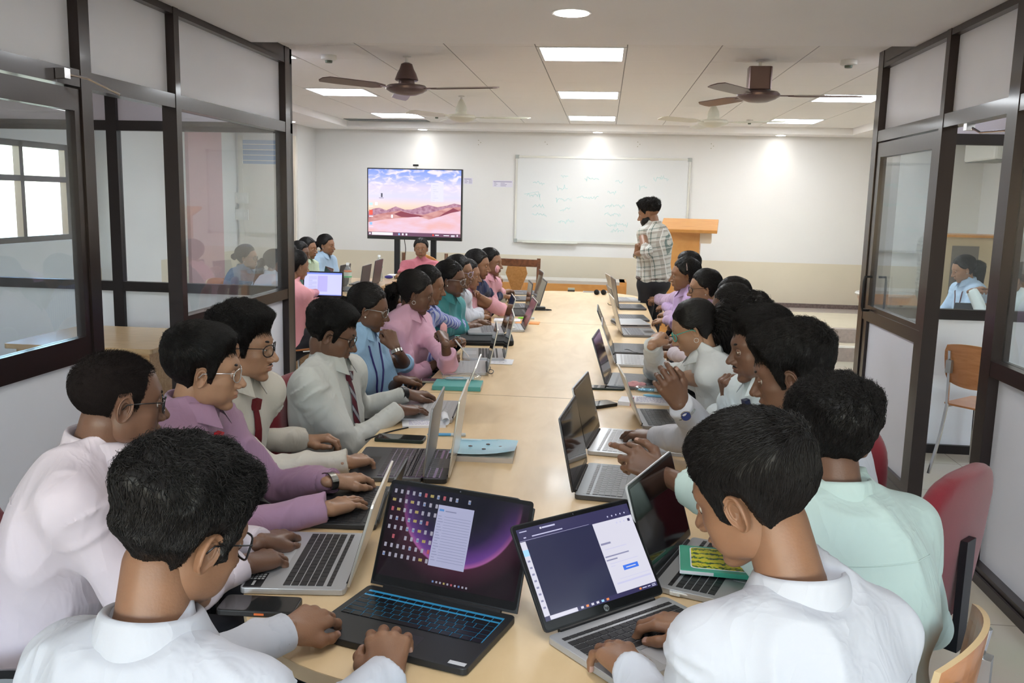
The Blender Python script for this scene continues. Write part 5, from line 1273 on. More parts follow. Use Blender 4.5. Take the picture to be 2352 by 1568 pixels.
def arc_screen(s,sw,s0,s1,M):
    m=bpy.data.materials.new('wallpaper_arc'); m.use_nodes=True; n=m.node_tree.nodes; l=m.node_tree.links; b=n['Principled BSDF']; b.inputs['Base Color'].default_value=(.004,.004,.006,1); b.inputs['Roughness'].default_value=.12
    cx=.01; rad=.15; c=M@np.array([cx,s0+.045+rad,.001,1])
    tc=n.new('ShaderNodeTexCoord'); sb=n.new('ShaderNodeVectorMath'); sb.operation='SUBTRACT'; sb.inputs[1].default_value=tuple(c[:3]); l.new(tc.outputs['Object'],sb.inputs[0])
    ln=n.new('ShaderNodeVectorMath'); ln.operation='LENGTH'; l.new(sb.outputs[0],ln.inputs[0])
    mr=n.new('ShaderNodeMapRange'); mr.inputs[1].default_value=.02; mr.inputs[2].default_value=.20; l.new(ln.outputs['Value'],mr.inputs[0])
    r=n.new('ShaderNodeValToRGB'); e=r.color_ramp.elements; e[0].color=(.004,.004,.012,1); e[1].color=(.010,.003,.006,1); e[0].position=.2; e[1].position=1
    for p_,c_ in ((.45,(.02,.008,.06)),(.66,(.16,.05,.30)),(.715,(.42,.12,.36)),(.735,(.06,.012,.03))): x=e.new(p_); x.color=(*c_,1)
    l.new(mr.outputs[0],r.inputs[0])
    sp=n.new('ShaderNodeSeparateXYZ'); l.new(sb.outputs[0],sp.inputs[0]); m2=n.new('ShaderNodeMapRange'); m2.inputs[1].default_value=.02; m2.inputs[2].default_value=-.10; l.new(sp.outputs[2],m2.inputs[0])
    mx=n.new('ShaderNodeMixRGB'); l.new(m2.outputs[0],mx.inputs[0]); mx.inputs[1].default_value=(.006,.006,.014,1); l.new(r.outputs[0],mx.inputs[2]); l.new(mx.outputs[0],b.inputs['Emission Color']); b.inputs['Emission Strength'].default_value=.38
    ms=[m,sc_mat('ico_white',(.26,.25,.31)),sc_mat('ico_blue',(.08,.15,.32)),sc_mat('ico_yellow',(.28,.22,.07)),sc_mat('ico_red',(.30,.06,.08)),sc_mat('dlg',(.33,.34,.50),1.),sc_mat('dlg_line',(.19,.20,.33),.9),sc_mat('dlg_blue',(.08,.25,.6),.8)]
    rr=np.random.default_rng(5); 
    for i in range(13):
        for j in range(8):
            if i>8 and j>1: continue
            if i==8 and j in(1,) : continue
            if rr.random()<.06: continue
            x=-sw+.010+i*.0163; y=s1-.016-j*.0212; c_=rr.choice([1,1,1,1,1,1,2,2,3,4]); w=.0032; 
            if c_==3: quad(s,x-.0045,y-.003,x+.0045,y+.0035,M,3)
            else: quad(s,x-w,y-.0048,x+w,y+.0048,M,1 if c_!=4 else 4); 
            if c_ in(2,4): quad(s,x-.002,y-.003,x+.003,y+.001,M,c_,.0017)
    quad(s,-.048,s0+.042,.044,s1-.032,M,5,.0020); quad(s,-.044,s1-.046,-.032,s1-.041,M,7,.0023); quad(s,-.028,s1-.046,.0,s1-.0435,M,6,.0023)
    for k in range(17): quad(s,-.044,s1-.058-k*.0063,-.036+.003*((k*7)%3),s1-.0568-k*.0063,M,6,.0023); quad(s,-.028,s1-.058-k*.0063,.040,s1-.0572-k*.0063,M,6,.0023)
    for k in range(10): quad(s,-.03+k*.0095,s0+.006,-.0255+k*.0095,s0+.0105,M,[2,1,1,3,1,4,1,2,1,1][k],.0017)
    return ms
def hp_screen(s,sw,s0,s1,M):
    ms=[sc_mat('navy_window',(.013,.014,.055),1.),sc_mat('page_white',(.68,.67,.78),.95),sc_mat('bar_navy',(.026,.022,.085),1.),sc_mat('ui_lightblue',(.35,.65,.95)),sc_mat('btn_blue',(.04,.16,.75)),sc_mat('ui_text',(.24,.24,.38)),sc_mat('ui_orange',(.75,.25,.08)),sc_mat('ui_text_l',(.55,.55,.75))]
    H_=s1-s0; X=lambda u:-sw+2*sw*u; Y=lambda v:s0+H_*v
    q=lambda a,b_,c,d,mi,z=.0014: quad(s,X(a),Y(b_),X(c),Y(d),M,mi,z)
    q(0,.86,1,1,2); q(0,0,1,.05,2); q(0,.05,.045,.86,1); q(.045,.70,.0,.76,3) if False else q(0,.70,.045,.77,3,.0016); q(.63,.05,1,.86,1); q(.04,.004,.27,.046,1,.0016)
    for k in range(8): q(.012,.13+k*.072,.032,.15+k*.072,5,.0018)
    for k in range(6): q(.30+k*.045,.014,.322+k*.045,.038,[1,6,1,1,3,6][k],.0017)
    q(.83,.015,.85,.036,6,.0017); q(.86,.02,.90,.03,7,.0017); q(.91,.02,.935,.03,7,.0017); q(.95,.012,.985,.02,7,.0017); q(.95,.028,.985,.036,7,.0017)
    q(.02,.962,.08,.972,7,.0017); q(.21,.955,.32,.972,7,.0017); q(.19,.953,.205,.974,1,.0017); q(.11,.893,.37,.905,7,.0017); q(.04,.893,.06,.905,7,.0017); q(.0,.868,.60,.8705,7,.0017)
    for k in range(5): q(.78+k*.04,.893,.79+k*.04,.91,7,.0017); 
    for k in range(3): q(.84+k*.035,.80,.852+k*.035,.82,7,.0017)
    q(.95,.795,.972,.828,2,.0018)
    q(.64,.60,.73,.622,5,.0017); q(.66,.54,.86,.548,7,.0017); q(.64,.455,.86,.470,5,.0017); q(.64,.415,.74,.430,5,.0017); q(.66,.375,.92,.382,7,.0017); q(.66,.345,.70,.352,7,.0017)
    q(.76,.27,.90,.325,4,.0018); q(.785,.292,.875,.302,1,.0020)
    q(.70,.19,.98,.195,7,.0017); q(.66,.14,.98,.16,7,.0017)
    return ms
def doc_screen(s,sw,s0,s1,M):
    ms=[sc_mat('doc_page',(.62,.62,.97),1.),sc_mat('doc_bar',(.22,.30,.95),1.),sc_mat('doc_dlg',(.50,.46,.88),1.),sc_mat('doc_text',(.34,.34,.62),1.)]
    H_=s1-s0; X=lambda u:-sw+2*sw*u; Y=lambda v:s0+H_*v; q=lambda a,b_,c,d,mi,z=.0014: quad(s,X(a),Y(b_),X(c),Y(d),M,mi,z)
    q(0,.93,1,1,1); q(0,0,1,.03,1); q(.36,.16,.62,.86,2,.0018)
    for k in range(14): q(.12,.80-k*.045,.12+(.22 if k not in(3,4,8) else .1),.81-k*.045,3,.0016)
    for k in range(9): q(.38,.78-k*.06,.41,.787-k*.06,3,.0020)
    return ms
def gl(m,shape):
    pass
def extras1(e,W_,D_,T,M):
    mb=MB(); mb.box((-W_/2+.012,-D_+.010,T),(-W_/2+.030,-D_+.026,T+.0004),mi=0); mb.box((-W_/2+.038,-D_+.008,T),(-W_/2+.062,-D_+.030,T+.0004),mi=1); mb.box((-W_/2+.012,-D_+.020,T+.0003),(-W_/2+.030,-D_+.0265,T+.0006),mi=0)
    mb.build('sticker',[pm('sticker_green',(.12,.45,.06),.4),pm('sticker_silver',(.6,.6,.62),.35)],e)
    MB().box((W_/2-.045,-D_+.01,T),(W_/2-.008,-D_+.022,T+.0004)).build('maker_plate',pm('sticker_silver',(.3,.3,.3)),e)
def extras2(e,W_,D_,T,M):
    mt=pm('logo_silver',(.5,.5,.52),.25,metal=.8)
    d=MB(); d.lathe([(.0075,.0008),(.0075,.0013)],24,M=M@Mx((0,.0125,0)),mi=0); d.build('logo',[mt],e)
    textobj('logo_letters','hp',.011,M@Mx((-.0052,.0095,.0014)),pm('logo_black',(.01,.01,.01)),parent=e)
    MB().box((-.055,-D_+.082,T),(.055,-D_+.096,T+.001)).build('touchpad_buttons',pm('pad_btn',(.35,.36,.38),.35,metal=.4),e)
def extrasA(e,W_,D_,T,M):
    MB().box((W_/2-.085,-D_+.006,T),(W_/2-.006,-D_+.048,T+.0004)).build('specification_sticker',pm('spec_black',(.012,.012,.014),.4),e)
    mb=MB()
    for i in range(3):
        for j in range(4): mb.box((W_/2-.080+i*.012,-D_+.011+j*.009,T+.0004),(W_/2-.073+i*.012,-D_+.017+j*.009,T+.0007))
    mb.box((W_/2-.040,-D_+.023,T+.0004),(W_/2-.016,-D_+.029,T+.0007)); mb.build('sticker_print',pm('print_grey',(.4,.4,.4)),e)
    MB().box((-W_/2+.012,-D_+.012,T),(-W_/2+.030,-D_+.026,T+.0004)).build('sticker',pm('sticker_blue',(.10,.30,.65),.4),e)
def small_sticker(e,W_,D_,T,M):
    MB().box((W_/2-.04,-D_+.012,T),(W_/2-.018,-D_+.028,T+.0004)).build('sticker',pm('sticker_navy',(.05,.05,.18),.4),e)
GR='open laptops on the left side of the table'; GR2='open laptops on the right side of the table'
laptop('black gaming laptop with lit blue keys and purple desktop, nearest on the table',None,-107.,.375,.255,113,'black','klit',screen=arc_screen,center=(-.338,1.900),extras=extras1,chamfer=1,L=.25)
laptop('silver laptop with black bezel showing a white and navy page, under the near man\'s hands',None,-48,.352,.235,125,'silver','k',lidc='black',screen=hp_screen,center=(.045,1.880),extras=extras2,L=.238)
laptop('silver laptop with blank dark screen and a green notebook lying on its keys',(.147,2.054),-21,.36,.245,107,'silver','k',L=.243)
laptop('dark grey laptop with silver-glinting keys, screen blank, beside an open hand',(-.059,2.692),-6,.36,.245,102,'grey','kg',L=.243)
laptop('silver laptop mostly hidden behind the dark grey laptop',(-.03,3.20),-8,.36,.24,104,'silver','ks',L=.235)
laptop('silver laptop seen edge-on beside a lined notebook and pencil pouch',(.192,3.611),5,.32,.215,111,'mid','k',lidc='gold',L=.215)
laptop('dark laptop with reflecting blank screen behind the black phones',(.044,4.405),-5,.36,.245,108,'grey','kg',L=.245)
laptop('bright silver laptop with pale keys behind the reflecting dark laptop',(.10,5.02),0,.35,.235,111,'silver','ks',L=.235)
laptop('dark grey laptop with charger cable on its near side, right row',(.091,5.436),0,.36,.245,113,'grey','kg',L=.27)
laptop('mid-grey laptop in front of the closed silver laptop, right row',(.164,6.169),5,.36,.245,106,'mid','kg',lidc='gold',L=.26)
laptop('closed silver laptop with a small sticker on its lid',(.15,6.60),12,.34,.235,105,'silver','k',closed=True)
laptop('grey laptop under the hand with a ring, right row',(.153,6.99),6,.34,.235,107,'grey','kg',L=.25)
laptop('dark laptop second from the far end of the right row',(.164,7.75),6,.34,.235,100,'grey','kg',L=.25)
laptop('white laptop at the far end of the right row',(.154,8.35),8,.33,.22,108,'silver','ks',lidc='gold',L=.24)
laptop('silver laptop with dark keys and spec sticker, nearest on the left side',(-.566,1.915),186,.36,.245,106,'silver','k',lidc='gold',extras=extrasA,L=.215)
laptop('black laptop under the purple-sleeved hands',(-.60,2.33),183,.345,.23,106,'black','k',L=.10)
laptop('grey laptop with violet-lit keys, lid reflecting blue, behind the silver near laptop',(-.560,2.765),184,.36,.25,97,'grey','kpur',lidc='mid',L=.235)
laptop('black thick laptop with blue-reflecting lid beside the blue magazine',(-.455,2.80),183,.36,.26,97,'black','kpur',lidc='gold',L=.265) if False else laptop('black thick laptop with tall pale lid beside the blue magazine',(-.477,2.77),184,.36,.08,97,'black','kpur',lidc='gold',L=.265)
laptop('silver laptop under the hands of the man with striped tie',(-.594,3.56),184,.36,.245,112,'silver','ks',lidc='gold',extras=small_sticker,L=.235)
laptop('silver laptop beside the teal book and plastic pouch',(-.585,4.60),188,.355,.24,102,'silver','ks',lidc='gold',extras=small_sticker,L=.235)
laptop('silver laptop with dark keys in front of the black laptop bag',(-.542,5.052),188,.355,.24,101,'silver','k',lidc='gold',L=.25)
laptop('silver laptop resting on the black laptop bag',(-.626,5.804),190,.355,.24,106,'silver','kg',lidc='gold',z=.775,L=.235)
laptop('silver laptop beside the orange folder, left row',(-.527,6.22),190,.34,.23,112,'silver','ks',lidc='gold',L=.215)
laptop('dark laptop with upright thin lid among the cables, left row',(-.575,7.075),190,.35,.24,96,'grey','k',L=.25)
laptop('black laptop with mouse beside it, left row',(-.528,7.55),190,.35,.24,106,'grey','kg',lidc='grey',L=.235)
laptop('pale grey laptop with tall lid near the far left end of the table',(-.587,8.15),190,.35,.24,102,'grey','kg',lidc='gold',L=.26)
laptop('grey laptop at the far left end of the table',(-.62,8.72),190,.33,.22,100,'mid','kg',L=.22)
# laptops on the left side table
laptop('laptop with bright lilac document screen facing the camera on the side table',None,-88,.36,.24,100,'silver','k',lidc='black',screen=doc_screen,center=(-2.47,7.72),L=.236)
laptop('pale laptop with angled lid behind the bright screen on the side table',None,-150,.35,.24,102,'gold','ks',center=(-2.62,8.25),L=.235)
laptop('dark laptop behind the woman in blue on the side table',None,178,.33,.22,98,'grey','k',center=(-2.62,8.85),L=.22)
laptop('dark upright laptop lid between the two water bottles',None,181,.36,.24,98,'grey','kg',center=(-2.34,8.62),L=.24)
laptop('dark upright laptop lid behind the right water bottle',None,181,.36,.24,98,'grey','kg',center=(-2.38,9.25),L=.25)
laptop('dark laptop on the desk beyond the right partition',None,90,.34,.23,100,'grey','kg',center=(2.78,6.95),L=.23)
# ---------------- small things on the table
def xy(x,y,z=TZ): p=pz(x,y,z); return float(p[0]),float(p[1])
def phone(label,x,y,az,case=(.012,.012,.013),w=.076,l=.16,t=.010,group=None,btn=None,z=TZ):
    cx,cy=xy(x,y,z+t); e=empty('phone',(cx,cy,z),R(az),label,'phone',group)
    MB().bbox((-l/2,-w/2,0),(l/2,w/2,t),.012).build('case',pm('case_%s'%('%.2f'%sum(case)).replace('.','_'),case,.45),e,bevel=.002)
    MB().bbox((-l/2+.004,-w/2+.004,t-.0004),(l/2-.004,w/2-.004,t+.0006),.009).build('screen',pm('phone_glass',(.02,.021,.022),.05,coat=.5),e)
    if btn: MB().box((.0,-w/2-.0012,t*.35),(.022,-w/2+.001,t*.7)).build('button',pm('btn_orange',(.75,.18,.05),.4),e)
    return e
phone('black phone in thick case with orange side button at the near left table edge',597,1385,3,w=.082,l=.175,t=.013,btn=1)
phone('phone in dark green case lying beside the reflecting dark laptop',1394,888,4,(.012,.025,.020),l=.165)
phone('black square-edged phone behind the two nearest dark laptops',1380,925,40,(.012,.012,.012),w=.085,l=.14,t=.014)
phone('dark phone behind the violet-lit laptop',920,1003,0,(.02,.02,.022),w=.08,l=.19,t=.013)
phone('pale-cased phone beside the teal book',1001,872,8,(.35,.34,.28),l=.15)
phone('white phone lying beside the two foam microphones',1356,669,2,(.6,.6,.62),l=.15)
# blue magazine
c=xy(1113,1040); e=empty('magazine',(c[0],c[1],TZ),R(2),'light blue magazine with small birds on the cover on the table','magazine')
MB().box((-.112,-.12,.0),(.112,.105,.018)).build('pages',pm('pages',(.66,.60,.54),.7),e)
n=17; V=[];Fs=[]
for i in range(n):
    for j in range(7):
        u=-1+2*i/(n-1); v=-1+2*j/6; V.append((u*.117,-.005+v*.112,.021+.018*max(0,u-.0)**2*(1-v)*.5+.006*max(0,-v)+.004*math.sin(3*u)*.5+.002))
for i in range(n-1):
    for j in range(6): Fs.append((i*7+j,(i+1)*7+j,(i+1)*7+j+1,i*7+j+1))
npmesh('cover',V,Fs,[pm('cover_blue',(.40,.74,.93),.22,coat=.4)],None,True,e)
mb=MB()
for (u,v) in ((-.45,-.05),(.08,.25),(.0,-.35),(.5,.0),(.72,.05)): mb.prism([(u*.117-.007,v*.11),(u*.117,v*.11-.003),(u*.117+.008,v*.11),(u*.117,v*.11+.007)],.0245,.0275)
mb.build('bird_print',pm('bird_dark',(.12,.06,.05),.5),e)
textobj('title','BIRDS OF THE WATER',.011,Mx((-.085,.066,.0185)),pm('title_white',(.75,.85,.88),.5),parent=e) if False else None
mb=MB(); mb.box((-.095,.090,.0255),(.04,.094,.0262)); mb.box((-.095,.078,.0255),(-.02,.085,.0262)); mb.build('title_print',pm('title_white',(.72,.84,.88),.5),e)
# teal book + pouch
c=xy(1049,893); e=empty('book',(c[0],c[1]+.04,TZ),R(3),'teal hardback book under a clear plastic pouch','book'); MB().bbox((-.118,-.085,0),(.118,.085,.022),.003).build('cover',pm('teal_cover',(.10,.40,.38),.45),e,bevel=.002)
MB().box((-.114,-.080,.003),(.119,.0825,.019)).build('pages',pm('pages',(.66,.6,.54)),e)
def pouch(label,x,y,az,z0,l=.20,w=.085,pens=((.05,.35,.65),(.75,.75,.78),(.1,.45,.7)),h=.028):
    cx,cy=xy(x,y,z0); e=empty('pencil_pouch',(cx,cy,z0),R(az),label,'pencil pouch'); g=Geo()
    P,f=sph((0,0,0),1.,26); P=np.sign(P)*np.abs(P)**.6*np.array([l/2,w/2,h/2]); P[:,2]+=h/2+.001; P=P+.004*vnoise(P*70,4)[:,None]; P[:,2]=np.maximum(P[:,2],.0008); g.add(P,f,0); g.build('clear_film',[glassm('clear_film',refl=1.4,dirt=.07)],e)
    return e,(cx,cy)
def pen(label,cx,cy,az,z,col,l=.14,r=.0045,tilt=0,cap_=None):
    e=empty('pen',(cx,cy,z),R(az),label,'pen'); M=Mx((0,0,r),0,ry=R(90-tilt)); M2=M
    MB().lathe([(.001,-l/2),(r*.6,-l/2+.008),(r,-l/2+.02),(r,l/2-.002),(r*.7,l/2)],10,M=M2).build('barrel',pm('pen_'+'_'.join('%d'%(c*100) for c in col),col,.3),e,smooth=True)
    MB().lathe([(r*1.15,l*.12),(r*1.15,l/2+.001)],10,M=M2).build('cap',pm('pencap',(.55,.6,.62),.3),e); return e
p_,c=pouch('clear plastic pouch of pens lying on the teal book',1060,872,4,TZ+.0225)
for i,(dy,col,lb) in enumerate(((.0,(.7,.72,.74),'white pen inside the clear pouch on the teal book'),(.02,(.05,.35,.6),'blue pen inside the clear pouch on the teal book'))): pen(lb,c[0]-.01,c[1]+dy-.008,6+i*5,TZ+.026,col)
p_,c=pouch('clear plastic pencil pouch beside the lined notebook, right side',1495,900,-4,TZ,.17,.08)
for i,(dy,col,lb) in enumerate(((-.01,(.05,.38,.68),'blue marker inside the right pencil pouch'),(.012,(.08,.45,.7),'second blue marker at the back of the right pencil pouch'))): pen(lb,c[0]-.0,c[1]+dy,i*4,TZ+.004,col,.13,.006)
def lined(e,w,l,m,z,n=14,seed=0,dens=.9):
    rr=np.random.default_rng(seed); mb=MB()
    for k in range(n):
        y=l/2-.014-k*(l-.02)/n; x=-w/2+.012
        while x<w/2-.02:
            d=.006+.012*rr.random(); 
            if rr.random()<dens: mb.box((x,y-.0008,z),(min(x+d,w/2-.01),y+.0008,z+.0003))
            x+=d+.004
    return tag(mb.build('handwriting',m,e),kind='stuff')
inkb=pm('ink_violet',(.30,.26,.50),.6); paper=pm('paper_white',(.80,.80,.84),.6)
c=xy(966,975); e=empty('notepad',(c[0],c[1],TZ),R(14),'white spiral notepad with handwriting and a curled page','notepad')
MB().box((-.075,-.055,0),(.10,.055,.010)).build('pages',paper,e); lined(e,.12,.10,inkb,.0101,10,1)
n=10; V=[];Fs=[]
for i in range(n):
    a=i/(n-1)*4.3; V+=[(.10+.016*math.sin(a),-.055,.010+.016*(1-math.cos(a))),(.10+.016*math.sin(a),.055,.010+.016*(1-math.cos(a)))]
for i in range(n-1): Fs.append((2*i,2*i+1,2*i+3,2*i+2))
o=npmesh('curled_page',V,Fs,[paper],None,True,e); md=o.modifiers.new('s','SOLIDIFY'); md.thickness=.0015
c=xy(1025,1001); pen('blue capped pen beside the curled notepad',c[0],c[1],8,TZ,(.10,.38,.70),.15,.006)
c=xy(1500,922); e=empty('notebook',(c[0],c[1],TZ),R(-2),'open lined notebook with a blue pen across it, right side','notebook'); MB().box((-.10,-.075,0),(.10,.075,.008)).build('pages',paper,e); lined(e,.18,.14,inkb,.0082,12,3)
c2=xy(1510,916); pen('thick light blue pen lying across the lined notebook',c2[0],c2[1],-6,TZ+.009,(.25,.58,.78),.14,.006)
c=xy(1437,925); e=empty('notebook',(c[0],c[1],TZ),R(80),'small pink and white notebook standing by the edge-on silver laptop','notebook'); MB().box((-.06,-.028,.0),(.06,.028,.018)).build('pages',paper,e); MB().box((-.062,-.03,.0),(.062,-.0285,.020)).build('cover',pm('pink_cover',(.75,.30,.35),.5),e)
c=xy(1528,1030); e=empty('notebook',(c[0]+.03,c[1],TZ),R(-5),'large open white notebook near the hand with spread fingers','notebook'); MB().box((-.14,-.10,0),(.14,.10,.012)).build('pages',paper,e); lined(e,.24,.12,pm('ink_faint',(.55,.55,.68)),.0122,8,5,.4)
c=xy(1555,818); e=empty('notebook',(c[0],c[1],TZ),R(-35),'spiral notebook under the elbow of the woman with green glasses','notebook'); MB().box((-.10,-.075,0),(.10,.075,.008)).build('pages',paper,e); lined(e,.18,.14,inkb,.0082,9,8,.5)
c=xy(1130,831); e=empty('paper_sheets',(c[0],c[1]+.02,TZ),R(2),'loose white written sheets under the writing hand','paper'); MB().box((-.13,-.085,.0),(.10,.085,.0015)).box((-.10,-.092,.0015),(.12,.07,.0025)).build('sheets',paper,e); lined(e,.19,.13,inkb,.0026,8,9,.4)
c=xy(1165,738); e=empty('paper_sheets',(c[0],c[1],TZ),R(4),'stack of white papers by the far orange folder','paper'); MB().box((-.10,-.07,.0),(.10,.07,.015)).build('sheets',paper,e)
c=xy(1212,742); e=MB().box((-.09,-.06,0),(.09,.06,.006)).build('folder',pm('orange_folder',(.80,.30,.06),.5)); e.location=(c[0],c[1],TZ); tag(e,'orange folder on the far left part of the table','folder')
c=xy(1210,736); pen('green highlighter pen on the orange folder',c[0]-.01,c[1]+.03,4,TZ+.007,(.30,.75,.08),.13,.008)
# green notebook on laptop 3
c=xy(1655,1297,.765); e=empty('notebook',(c[0],c[1]+.01,.762),R(-4),'green-bordered notebook with yellow flower picture lying on the laptop keys','notebook')
MB().bbox((-.10,-.082,0),(.10,.082,.012),.004).build('cover',pm('green_cover',(.06,.42,.28),.35,coat=.3),e,bevel=.001); MB().box((-.101,-.0835,.002),(-.02,-.08,.010)).box((-.1015,-.08,.002),(-.098,.08,.010)).build('pages',paper,e)
def flowers():
    m=pm('flower_picture',(.4,.4,.05),.25,coat=.3); n=m.node_tree.nodes; l=m.node_tree.links; b=n['Principled BSDF']; tc=n.new('ShaderNodeTexCoord'); mp=n.new('ShaderNodeMapping'); mp.inputs['Scale'].default_value=(60,150,1); l.new(tc.outputs['Object'],mp.inputs[0]); t=n.new('ShaderNodeTexNoise'); t.inputs['Scale'].default_value=1; t.inputs['Detail'].default_value=4; l.new(mp.outputs[0],t.inputs[0])
    wv=n.new('ShaderNodeTexWave'); wv.bands_direction='Y'; wv.inputs['Scale'].default_value=11; wv.inputs['Distortion'].default_value=4; wv.inputs['Detail'].default_value=3; wv.inputs['Detail Scale'].default_value=9; l.new(tc.outputs['Object'],wv.inputs[0])
    ad=n.new('ShaderNodeMath'); ad.operation='MULTIPLY_ADD'; ad.inputs[1].default_value=.55; l.new(wv.outputs['Fac'],ad.inputs[0]); l.new(t.outputs['Fac'],ad.inputs[2])
    r=n.new('ShaderNodeValToRGB'); e=r.color_ramp.elements; e[0].color=(.02,.06,.01,1); e[1].color=(.72,.66,.03,1); e[0].position=.45; e[1].position=.75; x=e.new(.6); x.color=(.12,.28,.02,1); l.new(ad.outputs[0],r.inputs[0]); l.new(r.outputs[0],b.inputs['Base Color']); return m
mb=MB(); mb.bbox((-.075,-.066,.012),(.085,.070,.0126),.012,mi=1); mb.bbox((-.072,-.063,.0124),(.082,.067,.0130),.011,mi=0); mb.build('picture',[flowers(),paper],e)
# black laptop bag, pink cloth, eraser, microphones, mice, adapters
c=xy(1125,788); e=empty('laptop_bag',(-.80,5.72,TZ),R(8),'flat black laptop sleeve with zip under a silver laptop','laptop bag'); MB().bbox((-.20,-.16,0),(.24,.16,.034),.03).build('sleeve',pm('bag_black',(.010,.012,.013),.7,bump=.3,bscale=300),e,bevel=.008); MB().tube([(-.15,-.163,.02),(.2,-.163,.02)],.003,6).build('zip',pm('zip',(.03,.03,.03)),e)
e=empty('duster',(*xy(1312,669),TZ),0,'small wooden-backed board duster at the far end of the table','duster'); MB().box((-.035,-.03,0),(.035,.03,.018)).build('felt',pm('felt_dark',(.05,.045,.04),.9),e); MB().box((-.035,-.03,.018),(.035,.03,.034)).build('back',pm('duster_back',(.35,.38,.33),.5),e)
for i,(x,l_) in enumerate(((1370,'left'),(1386,'right'))):
    c=xy(x,677); e=empty('microphone',(c[0],c[1],TZ),R(80),'round black foam microphone head, the %s of two on the far table end'%l_,'microphone'); MB().ball((0,0,.027),.027,16).build('foam',pm('foam_black',(.012,.012,.012),.95,bump=.6,bscale=500),e,smooth=True); MB().tube([(.02,0,.02),(.16,0,.016)],.014,10).build('handle',pm('mic_grey',(.4,.4,.42),.4),e)
def mouse(label,x,y,az):
    c=xy(x,y); e=empty('computer_mouse',(c[0],c[1],TZ),R(az),label,'mouse'); P,f=sph((0,0,0),1.,20); P=P*np.array([.052,.031,.036]); P[:,2]=np.maximum(P[:,2],0); g=Geo(); g.add(P,f,0); g.build('shell',[pm('mouse_black',(.02,.02,.022),.35)],e); MB().tube([(.02,0,.033),(.035,0,.028)],.004,6).build('wheel',pm('wheel',(.1,.1,.1)),e)
mouse('dark computer mouse between the far left laptops',1219,692,10); mouse('black computer mouse by the white-sleeved hand',1166,723,30)
c=xy(1236,712); e=empty('power_adapter',(c[0],c[1],TZ),R(10),'black power adapter with coiled cable beyond the left laptops','power adapter'); MB().bbox((-.06,-.03,0),(.06,.03,.03),.01).build('brick',blackpl,e,bevel=.004)
a=np.linspace(0,9,40); MB().tube(np.stack([.05+.06*np.cos(a),-.03+.035*np.sin(a),.004+.0006*a],1),.003,5).build('cable',blackpl,e,smooth=True)
def cable(label,pts,r=.0028,m=None,z=TZ,n=30,amp=.0,cat='cable'):
    W=np.array([[*xy(x,y,z+(h if h else 0)),z+r+(h or 0)] for x,y,h in pts]); t=np.linspace(0,len(W)-1,n); P=np.stack([np.interp(t,range(len(W)),W[:,k]) for k in range(3)],1)
    for _ in range(3): P[1:-1]=(P[:-2]+2*P[1:-1]+P[2:])/4
    return tag(MB().tube(P,r,6).build('charging_cable',m or blackpl,smooth=True),label,cat)
cable('black cable lying behind the laptop of the man with striped tie',[(1040,962,0),(960,978,0),(905,990,0),(870,1000,0),(840,1012,0)],.003)
cable('black coiled earphone wire beside the upright silver lid',[(1112,858,0),(1125,848,.01),(1135,852,.02),(1130,860,.02),(1120,857,.01),(1128,845,.0),(1122,840,.0)],.0022)
cable('white charging cable plugged into the silver laptop, near right',[(1545,1362,.01),(1565,1366,.008),(1610,1378,.0),(1650,1392,0)],.003,pm('cable_white',(.75,.75,.73),.4))
e=empty('charging_plug',(*xy(1550,1362,TZ+.008),TZ),R(-22),'white plug in the side of the silver laptop near right','plug'); MB().bbox((-.012,-.006,.004),(.014,.006,.012),.003).build('plug',pm('cable_white',(.75,.75,.73)),e)
cable('tangled black cable on the laptop at the middle right',[(1420,812,0),(1440,800,.02),(1465,815,.01),(1490,803,.01),(1480,818,0),(1450,812,0),(1430,820,0),(1470,826,0)],.0028)
cable('bent black cable end beyond the right laptops',[(1396,697,.02),(1398,700,.0),(1406,702,0),(1420,701,0)],.003)
c=xy(1555,1543,TZ); pen('pale blue-grey stylus at the near right table edge',c[0],c[1],3,TZ,(.35,.42,.50),.12,.006)
# bottles
def bottle(label,px_,py_,s=1.):
    c=xy(px_,py_); e=empty('water_bottle',(c[0],c[1],TZ),0,label,'bottle','water bottles on the side table')
    pr=[(.030,0),(.036,.006),(.037,.02),(.034,.03),(.037,.04),(.034,.05),(.037,.06),(.034,.07),(.037,.08),(.034,.10),(.030,.125),(.034,.15),(.037,.165),(.037,.21),(.034,.225),(.022,.25),(.014,.262),(.0135,.27)]
    MB().lathe([(a*s,b_*s) for a,b_ in pr],24).build('bottle_body',glassm('bottle_plastic',tint=(.88,.93,.93),refl=1.6,dirt=.10),e,smooth=True)
    MB().lathe([(.0375*s,.155*s),(.0378*s,.205*s)],24,cap=False).build('label',pm('bottle_label',(.62,.72,.66),.4),e); MB().lathe([(.0382*s,.157*s),(.0382*s,.168*s)],24,cap=False).build('label_band',pm('label_green',(.10,.50,.22),.4),e); MB().lathe([(.0375*s,.206*s),(.035*s,.224*s)],24,cap=False).build('neck_band',pm('label_orange',(.70,.30,.16),.5),e)
    MB().lathe([(.0155*s,.270*s),(.0155*s,.29*s),(.013*s,.293*s)],20).build('cap',pm('cap_white',(.78,.8,.8),.4),e,smooth=True)
bottle('clear water bottle with green label on the side table, the right one',871,647,1.); bottle('water bottle partly hidden behind the bright laptop screen',799,674,1.)
c=xy(893,640); e=MB().ball((0,0,.02),(.05,.025,.02),14).build('pouch',pm('purple_cloth',(.05,.04,.20),.8),smooth=True); e.location=(c[0],c[1],TZ); tag(e,'small dark blue pouch right of the water bottle','pouch')
c=xy(905,634); e=MB().box((-.09,-.07,0),(.09,.07,.01)).build('paper_sheets',paper); e.location=(c[0],c[1]+.1,TZ); tag(e,'white papers by the elbow of the woman in the sari','paper')
